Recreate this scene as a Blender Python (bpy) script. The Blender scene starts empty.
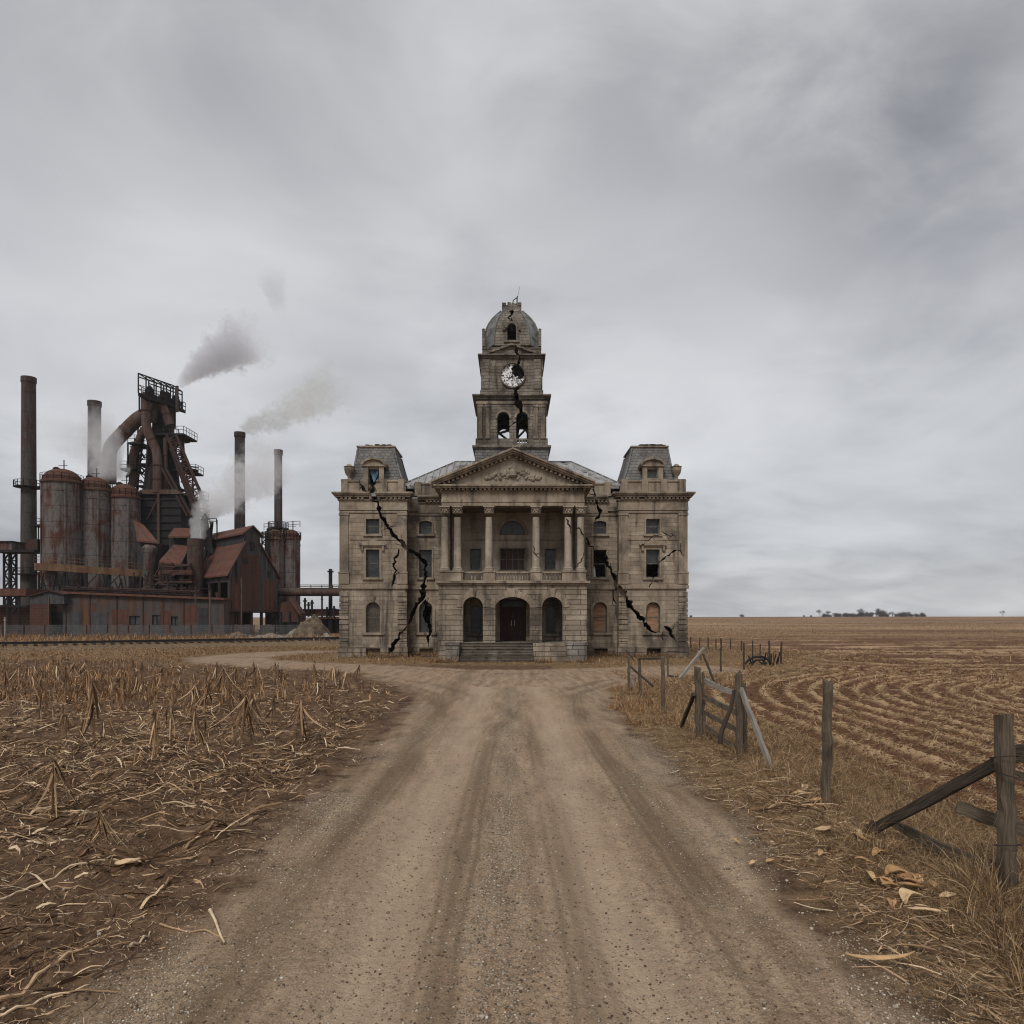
import bpy, bmesh, math, random
import numpy as np
from mathutils import Vector, Matrix
random.seed(7)
rng = np.random.default_rng(11)
S = bpy.context.scene
COL = S.collection
R = math.radians

# ------------------------------------------------------------------ camera
F, H, HZ = 740.0, 2.5, 617.0
cd = bpy.data.cameras.new('camera'); cam = bpy.data.objects.new('camera', cd); COL.objects.link(cam)
cam.location = (0, 0, H); cam.rotation_euler = (R(90), 0, 0)
cd.sensor_width = 36; cd.lens = 36 * F / 1024; cd.shift_y = (HZ - 512) / 1024
cd.clip_start = 0.1; cd.clip_end = 9000
S.camera = cam
S.view_settings.view_transform = 'Standard'; S.view_settings.look = 'None'
S.view_settings.exposure = 0.33; S.view_settings.gamma = 1.0
S.cycles.max_bounces = 6; S.cycles.diffuse_bounces = 3; S.cycles.glossy_bounces = 2
S.cycles.transmission_bounces = 3; S.cycles.transparent_max_bounces = 8; S.cycles.volume_bounces = 3
S.cycles.volume_step_rate = 1.0; S.cycles.volume_max_steps = 96
S.cycles.use_denoising = True; S.cycles.pixel_filter_type = 'BLACKMAN_HARRIS'; S.cycles.filter_width = 1.15
S.cycles.sample_clamp_indirect = 4

# ------------------------------------------------------------------ node helper
class NT:
    def __init__(s, tree): s.t = tree; s.n = tree.nodes; s.l = tree.links
    def new(s, typ, **kw):
        n = s.n.new(typ)
        for k, v in kw.items():
            if k == 'inp':
                for kk, vv in v.items(): s.set(n.inputs[kk], vv)
            else: setattr(n, k, v)
        return n
    def set(s, sock, v):
        if isinstance(v, bpy.types.NodeSocket): s.l.new(v, sock)
        elif v is not None:
            try: sock.default_value = v
            except Exception:
                sock.default_value = (*v, 1.0)[:4]
    def m(s, op, a, b=None, c=None, clamp=False):
        n = s.n.new('ShaderNodeMath'); n.operation = op; n.use_clamp = clamp
        for i, v in enumerate((a, b, c)):
            if v is not None: s.set(n.inputs[i], v)
        return n.outputs[0]
    def v(s, op, a, b=None, scale=None):
        n = s.n.new('ShaderNodeVectorMath'); n.operation = op
        s.set(n.inputs[0], a)
        if b is not None: s.set(n.inputs[1], b)
        if scale is not None: s.set(n.inputs['Scale'], scale)
        return n.outputs['Value'] if op in ('LENGTH', 'DISTANCE', 'DOT_PRODUCT') else n.outputs[0]
    def mix(s, f, a, b, mode='MIX'):
        n = s.n.new('ShaderNodeMix'); n.data_type = 'RGBA'; n.blend_type = mode
        s.set(n.inputs[0], f); s.set(n.inputs[6], a); s.set(n.inputs[7], b)
        return n.outputs[2]
    def noise(s, vec, scale, detail=4, rough=.55, dist=0.0):
        n = s.n.new('ShaderNodeTexNoise')
        if vec is not None: s.l.new(vec, n.inputs['Vector'])
        n.inputs['Scale'].default_value = scale; n.inputs['Detail'].default_value = detail
        n.inputs['Roughness'].default_value = rough; n.inputs['Distortion'].default_value = dist
        return n.outputs['Fac']
    def rng(s, v, a, b, c=0.0, d=1.0, smooth=False):
        n = s.n.new('ShaderNodeMapRange'); n.clamp = True
        if smooth: n.interpolation_type = 'SMOOTHSTEP'
        s.set(n.inputs[0], v)
        for i, x in enumerate((a, b, c, d)): n.inputs[i + 1].default_value = x
        return n.outputs[0]
    def ramp(s, v, stops):
        n = s.n.new('ShaderNodeValToRGB'); s.l.new(v, n.inputs[0])
        e = n.color_ramp.elements
        while len(e) < len(stops): e.new(0.5)
        for i, (p, c) in enumerate(stops):
            e[i].position = p; e[i].color = (*c, 1) if len(c) == 3 else c
        return n.outputs[0]
    def pos(s): return s.n.new('ShaderNodeNewGeometry').outputs['Position']
    def obj(s): return s.n.new('ShaderNodeTexCoord').outputs['Object']
    def attr(s, name): 
        n = s.n.new('ShaderNodeAttribute'); n.attribute_name = name; return n
    def xyz(s, v):
        n = s.n.new('ShaderNodeSeparateXYZ'); s.l.new(v, n.inputs[0]); return n.outputs
    def comb(s, x, y, z):
        n = s.n.new('ShaderNodeCombineXYZ')
        for i, q in enumerate((x, y, z)): s.set(n.inputs[i], q)
        return n.outputs[0]
    def bump(s, h, strength=.5, dist=.02, nrm=None):
        n = s.n.new('ShaderNodeBump'); s.l.new(h, n.inputs['Height'])
        n.inputs['Strength'].default_value = strength; n.inputs['Distance'].default_value = dist
        if nrm is not None: s.l.new(nrm, n.inputs['Normal'])
        return n.outputs[0]

def material(name):
    m = bpy.data.materials.new(name); m.use_nodes = True
    t = NT(m.node_tree); b = m.node_tree.nodes['Principled BSDF']
    b.inputs['Specular IOR Level'].default_value = .25
    return m, t, b

# ------------------------------------------------------------------ world: overcast sky
W = bpy.data.worlds.new('World'); S.world = W; W.use_nodes = True
t = NT(W.node_tree); bg = W.node_tree.nodes['Background']
d = t.v('NORMALIZE', t.new('ShaderNodeTexCoord').outputs['Generated'])
sx, sy, sz = t.xyz(d)
zz = t.m('MAXIMUM', sz, 0.0)
den = t.m('ADD', zz, 0.24)
pv = t.comb(t.m('DIVIDE', sx, den), t.m('DIVIDE', sy, den), 0.0)
big = t.noise(t.v('ADD', pv, (1.7, 4.2, 0.)), .8, 3, .5, .6)
mid = t.noise(t.v('ADD', pv, (7.3, 2.1, 0.)), 1.25, 5, .52, .8)
fin = t.noise(t.v('MULTIPLY', pv, (1., 1.2, 1.)), 3.4, 6, .55, .4)
cl = t.m('ADD', t.m('MULTIPLY', t.m('SUBTRACT', big, .5), .40), t.m('MULTIPLY', t.m('SUBTRACT', mid, .5), .36))
cl = t.m('ADD', cl, t.m('MULTIPLY', t.m('SUBTRACT', fin, .5), .24))
def spot(px, py, r, amp):
    c = Vector(((px - 512) / F, 1, (HZ - py) / F)).normalized()
    dd = t.v('DISTANCE', t.v('ADD', d, t.v('SCALE', t.comb(t.m('SUBTRACT', mid, .5), 0.0, t.m('SUBTRACT', fin, .5)), scale=.5)), tuple(c))
    return t.m('MULTIPLY', t.rng(dd, 0.0, r, 1.0, 0.0, True), amp)
for a in ((930, 190, .40, -.12), (860, 260, .22, -.07), (640, 140, .22, -.07), (330, 60, .45, -.05), (520, 60, .14, .035), (250, 280, .33, .05), (800, 500, .35, .06),
          (110, 90, .40, -.075), (440, 200, .18, .03), (640, 330, .25, .03), (860, 60, .3, -.04), (60, 480, .4, .05), (760, 40, .14, .03)):
    cl = t.m('ADD', cl, spot(*a))
base = t.ramp(zz, [(0.0, (.365, .375, .402)), (.06, (.385, .394, .418)), (.20, (.455, .462, .480)), (.34, (.505, .510, .526)), (.55, (.445, .449, .461)), (1.0, (.37, .374, .384))])
ccol = t.v('ADD', base, t.comb(cl, cl, t.m('MULTIPLY', cl, .97)))
sky = t.new('ShaderNodeTexSky', sky_type='NISHITA', sun_disc=False, sun_elevation=R(48), sun_rotation=R(200))
mixed = t.mix(.06, ccol, t.v('SCALE', sky.outputs[0], scale=.10))
t.l.new(mixed, bg.inputs[0]); bg.inputs[1].default_value = 1.0
W.cycles.sampling_method = 'MANUAL'; W.cycles.sample_map_resolution = 512

sd = bpy.data.lights.new('sun', 'SUN'); so = bpy.data.objects.new('sun', sd); COL.objects.link(so)
sd.energy = 1.5; sd.angle = R(16); sd.color = (1, .97, .93)
so.rotation_euler = (R(42), 0, R(-20)); so.location = (0, 0, 60)

# ------------------------------------------------------------------ materials
MAT = {}
def stone_mat(name, c0, c1, bw=.85, bh=.32, mortar=.014, bumps=.6, grime=.6, mort_c=(.05, .042, .034)):
    m, t, b = material(name)
    p = t.pos(); x, y, z = t.xyz(p)
    n3 = t.noise(p, 2.2, 3)
    wob = t.m('MULTIPLY', t.m('SUBTRACT', n3, .5), .05)
    bv = t.comb(t.m('ADD', x, y), t.m('ADD', z, wob), 0.0)
    br = t.new('ShaderNodeTexBrick', inp={'Vector': bv, 'Scale': 1.0, 'Mortar Size': mortar, 'Mortar Smooth': .4, 'Bias': 0.0,
               'Brick Width': bw, 'Row Height': bh, 'Color1': (0, 0, 0, 1), 'Color2': (1, 1, 1, 1), 'Mortar': (.5, .5, .5, 1)})
    br.offset = .5
    n1 = t.noise(p, 1.1, 6, .62)
    n2 = t.noise(p, 9, 5, .65)
    streak = t.noise(t.v('MULTIPLY', p, (2.4, 2.4, .32)), 1.0, 5, .6)
    patch = t.noise(t.v('ADD', p, (31., 4., 9.)), .42, 5, .6, .5)
    col = t.mix(t.rng(n1, .35, .68), c0, c1)
    col = t.mix(t.m('MULTIPLY', br.outputs['Color'], .5), col, tuple(v * .55 for v in c0))
    col = t.mix(t.rng(n2, .45, .8, 0, .45), col, tuple(v * .5 for v in c0))
    col = t.mix(t.rng(streak, .50, .68, 0, grime), col, (.05, .04, .032))
    col = t.mix(t.rng(patch, .50, .66, 0, grime), col, (.066, .053, .042))
    col = t.mix(t.rng(t.noise(t.v('ADD', p, (3., 8., 77.)), .9, 4), .62, .75, 0, .45), col, (.40, .36, .30))
    col = t.mix(t.m('MULTIPLY', br.outputs['Fac'], .8), col, mort_c)
    t.l.new(col, b.inputs['Base Color']); b.inputs['Roughness'].default_value = .92
    h = t.m('SUBTRACT', t.m('ADD', t.m('MULTIPLY', n2, .35), t.m('MULTIPLY', n1, .5)), t.m('MULTIPLY', br.outputs['Fac'], 1.0))
    t.l.new(t.bump(h, bumps, .05), b.inputs['Normal'])
    MAT[name] = m
ST0, ST1 = (.275, .218, .16), (.48, .395, .30)
stone_mat('stone', ST0, ST1, 1.1, .27, .009, .6, .85, (.09, .075, .06))
stone_mat('stone_rustic', tuple(v * .88 for v in ST0), tuple(v * .92 for v in ST1), 1.7, .29, .02, .9, .9, (.06, .05, .04))
stone_mat('stone_trim', (.26, .205, .15), (.44, .36, .272), 2.2, 9.0, .006, .45, .8)
stone_mat('stone_column', (.29, .24, .18), (.46, .395, .31), 9, 1.9, .004, .5, .5)
stone_mat('stone_tower', (.155, .132, .108), (.335, .292, .238), .7, .22, .012, .9, .95)
stone_mat('stone_pale', (.24, .22, .19), (.46, .43, .38), .7, .35, .02, .8, .7)
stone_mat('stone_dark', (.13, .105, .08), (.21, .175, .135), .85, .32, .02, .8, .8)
stone_mat('slate', (.155, .148, .14), (.26, .25, .235), .34, .2, .014, .7, .45, (.04, .04, .042))

def simple_mat(name, c0, c1, scale=4, rough=.8, metal=0., bumps=.3, det=5, stretch=(1, 1, 1), spec=.25, lo=.38, hi=.66, extra=None):
    m, t, b = material(name)
    p = t.v('MULTIPLY', t.pos(), stretch)
    n = t.noise(p, scale, det, .6)
    col = t.mix(t.rng(n, lo, hi), c0, c1)
    if extra:
        n2 = t.noise(t.v('ADD', t.pos(), (5., 9., 2.)), extra[1], 4)
        col = t.mix(t.rng(n2, extra[2], extra[3]), col, extra[0])
    t.l.new(col, b.inputs['Base Color']); b.inputs['Roughness'].default_value = rough
    b.inputs['Metallic'].default_value = metal; b.inputs['Specular IOR Level'].default_value = spec
    t.l.new(t.bump(n, bumps, .03), b.inputs['Normal'])
    MAT[name] = m
simple_mat('metal_roof', (.25, .245, .24), (.34, .335, .33), 1.2, .62, 0, .3, 5, (2, .6, .6), extra=((.12, .10, .085), .9, .55, .68))
simple_mat('dome_metal', (.12, .118, .112), (.20, .197, .19), 1.8, .6, 0, .3, 5, (1.5, 1.5, .4), extra=((.07, .062, .055), 2.2, .5, .64))
simple_mat('glass_dusty', (.018, .020, .021), (.055, .058, .057), 1.6, .35, 0, .05, 5, spec=.5)
simple_mat('glass_brown', (.04, .032, .022), (.10, .08, .055), 2.0, .4, 0, .05, 5, spec=.5)
simple_mat('glass_dark', (.008, .009, .010), (.03, .032, .033), 2.0, .25, 0, .03, 4, spec=.4)
simple_mat('frame_paint', (.06, .055, .048), (.15, .14, .12), 8, .8)
simple_mat('plywood', (.20, .115, .065), (.33, .20, .125), 2.0, .85, 0, .3, 5, (.6, 1, 3))
simple_mat('door_wood', (.030, .016, .012), (.06, .032, .025), 5, .7, 0, .4, 4, (3, 3, .4))
simple_mat('brown_infill', (.13, .085, .05), (.20, .14, .09), 3, .9)
simple_mat('iron_dark', (.012, .011, .011), (.035, .03, .028), 5, .75)
simple_mat('tarp', (.03, .07, .12), (.10, .19, .28), 3, .6)
simple_mat('white_scrap', (.5, .53, .55), (.7, .72, .74), 3, .8)
simple_mat('rebar', (.02, .016, .013), (.05, .036, .028), 5, .8)
def clock_mat():
    m, t, b = material('clock_face')
    p = t.pos()
    n = t.noise(p, 3.4, 3, .6); n2 = t.noise(t.v('ADD', p, (4., 4., 4.)), 9, 4, .65)
    col = t.mix(t.rng(n, .40, .50), (.30, .285, .26), (.80, .80, .78))
    col = t.mix(t.rng(n2, .53, .57), col, (.09, .08, .07))
    t.l.new(col, b.inputs['Base Color']); b.inputs['Roughness'].default_value = .7
    MAT['clock_face'] = m
clock_mat()

def rust_mat(name, grey, rust, dark, corr=0.0, amt=.5, sc=.35, brick=False, seam=0.0):
    m, t, b = material(name)
    p = t.pos(); x, y, z = t.xyz(p)
    n1 = t.noise(p, sc, 6, .65, .3)
    st = t.noise(t.v('MULTIPLY', p, (1.3, 1.3, .12)), 1.0, 6, .68)
    n2 = t.noise(t.v('MULTIPLY', p, (1., 1., .45)), 3.2, 5, .7)
    f = t.m('ADD', t.m('MULTIPLY', n1, .55), t.m('MULTIPLY', st, .45))
    f2 = t.rng(f, .62 - amt * .3, .70 - amt * .3)
    col = t.mix(f2, grey, rust)
    col = t.mix(t.rng(st, .50, .72, 0, .75), col, dark)
    col = t.mix(t.rng(n2, .50, .62, 0, .6), col, tuple(v * .6 for v in rust))
    h = t.m('MULTIPLY', n2, .4)
    if corr:
        w = t.m('SINE', t.m('MULTIPLY', t.m('ADD', x, y), 6.283 / corr))
        h = t.m('ADD', h, t.m('MULTIPLY', w, .8))
        col = t.mix(t.rng(w, -1, 0, .22, 0), col, dark)
    if seam:
        fr = t.m('FRACT', t.m('DIVIDE', z, seam))
        sl = t.m('LESS_THAN', fr, .035)
        col = t.mix(t.m('MULTIPLY', sl, .6), col, dark)
    if brick:
        br = t.new('ShaderNodeTexBrick', inp={'Vector': t.comb(t.m('ADD', x, y), z, 0.0), 'Scale': 1.0, 'Mortar Size': .03, 'Brick Width': .9, 'Row Height': .36})
        col = t.mix(t.m('MULTIPLY', br.outputs['Fac'], .55), col, dark)
    t.l.new(col, b.inputs['Base Color']); b.inputs['Roughness'].default_value = .85
    t.l.new(t.bump(h, .5, .06), b.inputs['Normal'])
    MAT[name] = m
DK = (.018, .013, .011)
rust_mat('silo_metal', (.125, .112, .104), (.085, .032, .021), (.014, .009, .008), amt=.46, sc=.30, seam=2.3)
rust_mat('silo_dome', (0.0878, 0.0550, 0.0409), (0.0902, 0.0396, 0.0246), DK, amt=.75)
rust_mat('stack_metal', (0.0606, 0.0545, 0.0501), (0.0648, 0.0298, 0.0202), DK, amt=.4, sc=.18, seam=3.1)
rust_mat('pipe_metal', (0.1022, 0.0741, 0.0600), (0.0846, 0.0471, 0.0340), (.028, .018, .015), amt=.6)
rust_mat('plant_dark', (0.0166, 0.0166, 0.0189), (0.0258, 0.0138, 0.0108), (.010, .009, .009), amt=.3)
rust_mat('plant_steel', (0.0405, 0.0274, 0.0239), (0.0534, 0.0237, 0.0167), (.012, .010, .009), amt=.5)
rust_mat('corrugated_wall', (0.0615, 0.0607, 0.0633), (0.0646, 0.0313, 0.0217), DK, corr=.9, amt=.32, sc=.14)
rust_mat('corrugated_dark', (0.0348, 0.0348, 0.0374), (0.0495, 0.0224, 0.0163), DK, corr=.9, amt=.3, sc=.2)
rust_mat('rust_roof', (.10, .060, .046), (.12, .050, .034), (.035, .018, .014), corr=1.4, amt=.7)
rust_mat('rust_brick', (0.0724, 0.0405, 0.0311), (0.0864, 0.0348, 0.0236), DK, brick=True, amt=.6)
rust_mat('orange_rail', (.14, .085, .046), (.12, .056, .03), (.04, .022, .014), amt=.5, sc=.6)
rust_mat('rust_panel', (0.0825, 0.0395, 0.0285), (0.1009, 0.0409, 0.0279), DK, amt=.7, corr=1.1)
rust_mat('low_wall', (.060, .058, .058), (.125, .058, .030), (.016, .012, .010), corr=1.2, amt=.52, sc=.16)

def wood_mat(name, c0, c1, dark):
    m, t, b = material(name)
    a = t.attr('tc').outputs['Vector']
    rnd = t.new('ShaderNodeObjectInfo').outputs['Random']
    a = t.v('ADD', a, t.comb(t.m('MULTIPLY', rnd, 31.), t.m('MULTIPLY', rnd, 17.), 0.0))
    g = t.noise(t.v('MULTIPLY', a, (1.6, 16., 1.)), 2.2, 6, .65, .6)
    g2 = t.noise(t.v('MULTIPLY', a, (1.1, 40., 1.)), 3.0, 3, .6)
    pt = t.noise(a, 2.5, 4)
    col = t.mix(t.rng(g, .35, .65), c0, c1)
    col = t.mix(t.rng(g2, .55, .68, 0, .75), col, dark)
    col = t.mix(t.rng(pt, .5, .7, 0, .5), col, dark)
    t.l.new(col, b.inputs['Base Color']); b.inputs['Roughness'].default_value = .88
    t.l.new(t.bump(t.m('ADD', g, t.m('MULTIPLY', g2, -.7)), .7, .015), b.inputs['Normal'])
    MAT[name] = m
wood_mat('wood_post', (.07, .052, .035), (.175, .138, .10), (.018, .013, .010))
wood_mat('wood_dark', (.035, .026, .02), (.09, .07, .052), (.012, .009, .007))
wood_mat('wood_pale', (.21, .185, .155), (.36, .33, .285), (.07, .055, .043))

def straw_mat(name, stops, tr=.0):
    m, t, b = material(name)
    r = t.attr('rnd').outputs['Fac']
    oi = t.new('ShaderNodeObjectInfo').outputs['Random']
    n = t.noise(t.pos(), 14, 3)
    v = t.m('FRACT', t.m('ADD', r, t.m('MULTIPLY', oi, .37)))
    col = t.ramp(v, stops)
    col = t.mix(t.rng(n, .42, .68, 0, .55), col, t.v('SCALE', col, scale=.45))
    t.l.new(col, b.inputs['Base Color']); b.inputs['Roughness'].default_value = .8
    MAT[name] = m
straw_mat('corn_straw', [(0, (.045, .025, .013)), (.35, (.15, .084, .042)), (.65, (.35, .215, .115)), (.87, (.60, .41, .24)), (1, (.72, .56, .38))])
straw_mat('corn_far', [(0, (.07, .034, .016)), (.4, (.19, .10, .046)), (.8, (.38, .215, .10)), (1, (.54, .35, .18))])
straw_mat('dry_grass', [(0, (.06, .034, .017)), (.35, (.18, .108, .052)), (.75, (.39, .25, .125)), (1, (.64, .46, .27))])
straw_mat('husk', [(0, (.34, .18, .08)), (.5, (.50, .31, .15)), (1, (.68, .50, .30))])
straw_mat('stones', [(0, (.15, .108, .07)), (.45, (.30, .232, .165)), (.85, (.48, .40, .31)), (1, (.72, .65, .54))])
straw_mat('clods', [(0, (.07, .045, .03)), (.6, (.12, .08, .053)), (1, (.20, .14, .095))])

# ------------------------------------------------------------------ mesh builder
def wloc(o):
    v = Vector((0, 0, 0))
    while o is not None: v += o.location; o = o.parent
    return v
class MB:
    def __init__(s): s.v = []; s.f = []; s.tc = []
    def add(s, vs, fs, tc=None):
        k = len(s.v); s.v += [tuple(p) for p in vs]; s.f += [tuple(i + k for i in f) for f in fs]
        s.tc += list(tc) if tc else [tuple(p) for p in vs]
        return s
    def box(s, x0, x1, y0, y1, z0, z1):
        v = [(x, y, z) for x in (x0, x1) for y in (y0, y1) for z in (z0, z1)]
        return s.add(v, [(0, 1, 3, 2), (4, 6, 7, 5), (0, 4, 5, 1), (2, 3, 7, 6), (0, 2, 6, 4), (1, 5, 7, 3)])
    def hexa(s, b, tp):
        return s.add(list(b) + list(tp), [(3, 2, 1, 0), (4, 5, 6, 7), (0, 1, 5, 4), (1, 2, 6, 5), (2, 3, 7, 6), (3, 0, 4, 7)])
    def prism(s, poly, y0, y1):
        n = len(poly)
        v = [(x, y0, z) for x, z in poly] + [(x, y1, z) for x, z in poly]
        return s.add(v, [tuple(range(n)), tuple(range(2 * n - 1, n - 1, -1))] + [(i, (i + 1) % n, (i + 1) % n + n, i + n) for i in range(n)])
    def prismx(s, poly, x0, x1):  # poly in (y,z)
        n = len(poly)
        v = [(x0, y, z) for y, z in poly] + [(x1, y, z) for y, z in poly]
        return s.add(v, [tuple(range(n)), tuple(range(2 * n - 1, n - 1, -1))] + [(i, (i + 1) % n, (i + 1) % n + n, i + n) for i in range(n)])
    def ring(s, outer, inner, y0, y1, closed=True):
        n = len(outer); v = []
        for (a, b), (c, e) in zip(outer, inner): v += [(a, y0, b), (c, y0, e), (c, y1, e), (a, y1, b)]
        f = []
        for i in range(n if closed else n - 1):
            j = (i + 1) % n
            for q in range(4): f.append((4 * i + q, 4 * i + (q + 1) % 4, 4 * j + (q + 1) % 4, 4 * j + q))
        if not closed: f += [(0, 1, 2, 3), (4 * n - 1, 4 * n - 2, 4 * n - 3, 4 * n - 4)]
        return s.add(v, f)
    def tube(s, pts, rad, n=8, cap=True, twist=0.0):
        pts = [Vector(p) for p in pts]; m = len(pts)
        if not hasattr(rad, '__len__'): rad = [rad] * m
        v = []; tc = []; L = 0
        prev = None
        for i, p in enumerate(pts):
            if i: L += (p - pts[i - 1]).length
            dr = (pts[min(i + 1, m - 1)] - pts[max(i - 1, 0)]).normalized()
            if prev is None:
                up = Vector((0, 0, 1)) if abs(dr.z) < .9 else Vector((0, 1, 0))
                a = dr.cross(up).normalized()
            else: a = (prev - dr * prev.dot(dr)).normalized()
            prev = a; b = dr.cross(a)
            for k in range(n):
                th = 2 * math.pi * (k + .5) / n + twist
                v.append(p + (a * math.cos(th) + b * math.sin(th)) * rad[i]); tc.append((L, k / n, 0))
        f = [(i * n + k, i * n + (k + 1) % n, (i + 1) * n + (k + 1) % n, (i + 1) * n + k) for i in range(m - 1) for k in range(n)]
        if cap: f += [tuple(range(n - 1, -1, -1)), tuple(range((m - 1) * n, m * n))]
        return s.add(v, f, tc)
    def bar(s, p0, p1, w=.1, h=None): return s.tube([p0, p1], w * .707, 4)
    def lathe(s, prof, c, n=16, cap=True, ph=0.0):
        v = []; m = len(prof)
        for r, z in prof:
            for k in range(n):
                th = 2 * math.pi * k / n + ph
                v.append((c[0] + r * math.cos(th), c[1] + r * math.sin(th), c[2] + z))
        f = [(i * n + k, i * n + (k + 1) % n, (i + 1) * n + (k + 1) % n, (i + 1) * n + k) for i in range(m - 1) for k in range(n)]
        if cap: f += [tuple(range(n - 1, -1, -1)), tuple(range((m - 1) * n, m * n))]
        return s.add(v, f)
    def build(s, name, mat, parent=None, smooth=False, recalc=True):
        me = bpy.data.meshes.new(name)
        off = wloc(parent) if parent else Vector((0, 0, 0))
        me.from_pydata([(p[0] - off.x, p[1] - off.y, p[2] - off.z) for p in s.v], [], s.f)
        at = me.attributes.new('tc', 'FLOAT_VECTOR', 'POINT')
        at.data.foreach_set('vector', np.array(s.tc, dtype=np.float32).ravel())
        if recalc:
            bm = bmesh.new(); bm.from_mesh(me); bmesh.ops.recalc_face_normals(bm, faces=bm.faces); bm.to_mesh(me); bm.free()
        if smooth:
            me.polygons.foreach_set('use_smooth', [True] * len(me.polygons))
            me.set_sharp_from_angle(angle=R(38))
        me.materials.append(MAT[mat] if isinstance(mat, str) else mat)
        o = bpy.data.objects.new(name, me); COL.objects.link(o); o.parent = parent
        return o
def thing(name, label, cat, loc=(0, 0, 0), group=None):
    o = bpy.data.objects.new(name, None); COL.objects.link(o); o.location = loc; o.empty_display_size = .2
    return tag(o, label, cat, group)
def tag(o, label=None, cat=None, group=None, kind=None):
    if label: o['label'] = label
    if cat: o['category'] = cat
    if group: o['group'] = group
    if kind: o['kind'] = kind
    return o
def recenter(o, loc):
    v = Vector(loc); o.data.transform(Matrix.Translation(-v)); o.location = v; return o

def PX(px, Y): return (px - 512) * Y / F
def PZ(py, Y): return H + (HZ - py) * Y / F
def PP(px, py, Y): return Vector((PX(px, Y), Y, PZ(py, Y)))
def GY(py): return F * H / (py - HZ)
def GP(px, py): Y = GY(py); return Vector((PX(px, Y), Y, 0))

def mesh_np(name, V, Q, mat, rnd=None, parent=None, smooth=False, attrs=None):
    me = bpy.data.meshes.new(name)
    V = np.asarray(V, np.float32); Q = np.asarray(Q, np.int32)
    k = Q.shape[1]
    me.vertices.add(len(V)); me.vertices.foreach_set('co', V.ravel())
    me.loops.add(Q.size); me.loops.foreach_set('vertex_index', Q.ravel())
    me.polygons.add(len(Q)); me.polygons.foreach_set('loop_start', np.arange(0, Q.size, k, dtype=np.int32))
    if smooth: me.polygons.foreach_set('use_smooth', np.ones(len(Q), bool))
    me.update(calc_edges=True)
    if rnd is not None:
        a = me.attributes.new('rnd', 'FLOAT', 'POINT'); a.data.foreach_set('value', np.asarray(rnd, np.float32))
    for nm, arr in (attrs or {}).items():
        a = me.attributes.new(nm, 'FLOAT_COLOR', 'POINT'); a.data.foreach_set('color', np.asarray(arr, np.float32).ravel())
    me.materials.append(MAT[mat] if isinstance(mat, str) else mat)
    o = bpy.data.objects.new(name, me); COL.objects.link(o); o.parent = parent
    return o

# numpy value noise
def _h(ix, iy, seed):
    n = (ix.astype(np.int64) * 374761393 + iy.astype(np.int64) * 668265263 + seed * 974711) & 0xffffffff
    n = ((n ^ (n >> 13)) * 1274126177) & 0xffffffff
    return ((n ^ (n >> 16)) & 0xffff) / 65535.0
def vn(x, y, seed=0):
    ix = np.floor(x); iy = np.floor(y); fx = x - ix; fy = y - iy
    fx = fx * fx * (3 - 2 * fx); fy = fy * fy * (3 - 2 * fy)
    a = _h(ix, iy, seed); b = _h(ix + 1, iy, seed); c = _h(ix, iy + 1, seed); d = _h(ix + 1, iy + 1, seed)
    return (a + (b - a) * fx) * (1 - fy) + (c + (d - c) * fx) * fy
def fbm(x, y, seed=0, o=4, g=.5):
    s = 0; a = 1; n = 0
    for i in range(o): s = s + a * vn(x * 2 ** i + 17.3 * i, y * 2 ** i + 5.1 * i, seed + i); n += a; a *= g
    return s / n
def sstep(a, b, x): q = np.clip((x - a) / (b - a), 0, 1); return q * q * (3 - 2 * q)

# ------------------------------------------------------------------ terrain
def seg_d(x, y, pts):
    d = np.full(np.shape(x), 1e9)
    for (ax, ay), (bx, by) in zip(pts[:-1], pts[1:]):
        ux, uy = bx - ax, by - ay; L = ux * ux + uy * uy
        q = np.clip(((x - ax) * ux + (y - ay) * uy) / L, 0, 1)
        d = np.minimum(d, np.hypot(x - ax - q * ux, y - ay - q * uy))
    return d
LANE_L = [(-1, 30.5), (-6, 35.4), (-11.5, 38.6), (-15.5, 41.5), (-17.5, 45.5), (-17, 50), (-14.5, 53)]
LANE_R = [(1, 31), (5, 34), (8.6, 35.6)]
FIELDC = (24.0, 19.0)
def road_sdf(x, y):  # <0 inside
    a = np.where(y < 32, np.abs(x + .03) - 2.62, 1e3); a = np.maximum(a, y - 33)
    b = seg_d(x, y, LANE_L) - 2.3
    c = seg_d(x, y, LANE_R) - 2.5
    k = 2.2
    e = np.exp(-np.clip(a, -20, 60) / k) + np.exp(-np.clip(b, -20, 60) / k) + np.exp(-np.clip(c, -20, 60) / k)
    s = -k * np.log(np.maximum(e, 1e-12))
    return s + (fbm(x * 1.1, y * .7, 3) - .5) * 1.1 + .05
def furrow(x, y):
    dx = np.maximum(FIELDC[0] - x, 0); dy = np.maximum(y - FIELDC[1], 0)
    d = np.hypot(dx, dy)
    d = np.where((dx <= 0) & (dy <= 0), -np.minimum(x - FIELDC[0], FIELDC[1] - y), d)
    d = d + (fbm(x * .12, y * .12, 21, 2) - .5) * .9 + (fbm(x * 1.2, y * 1.2, 23, 2) - .5) * .10
    return d
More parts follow.
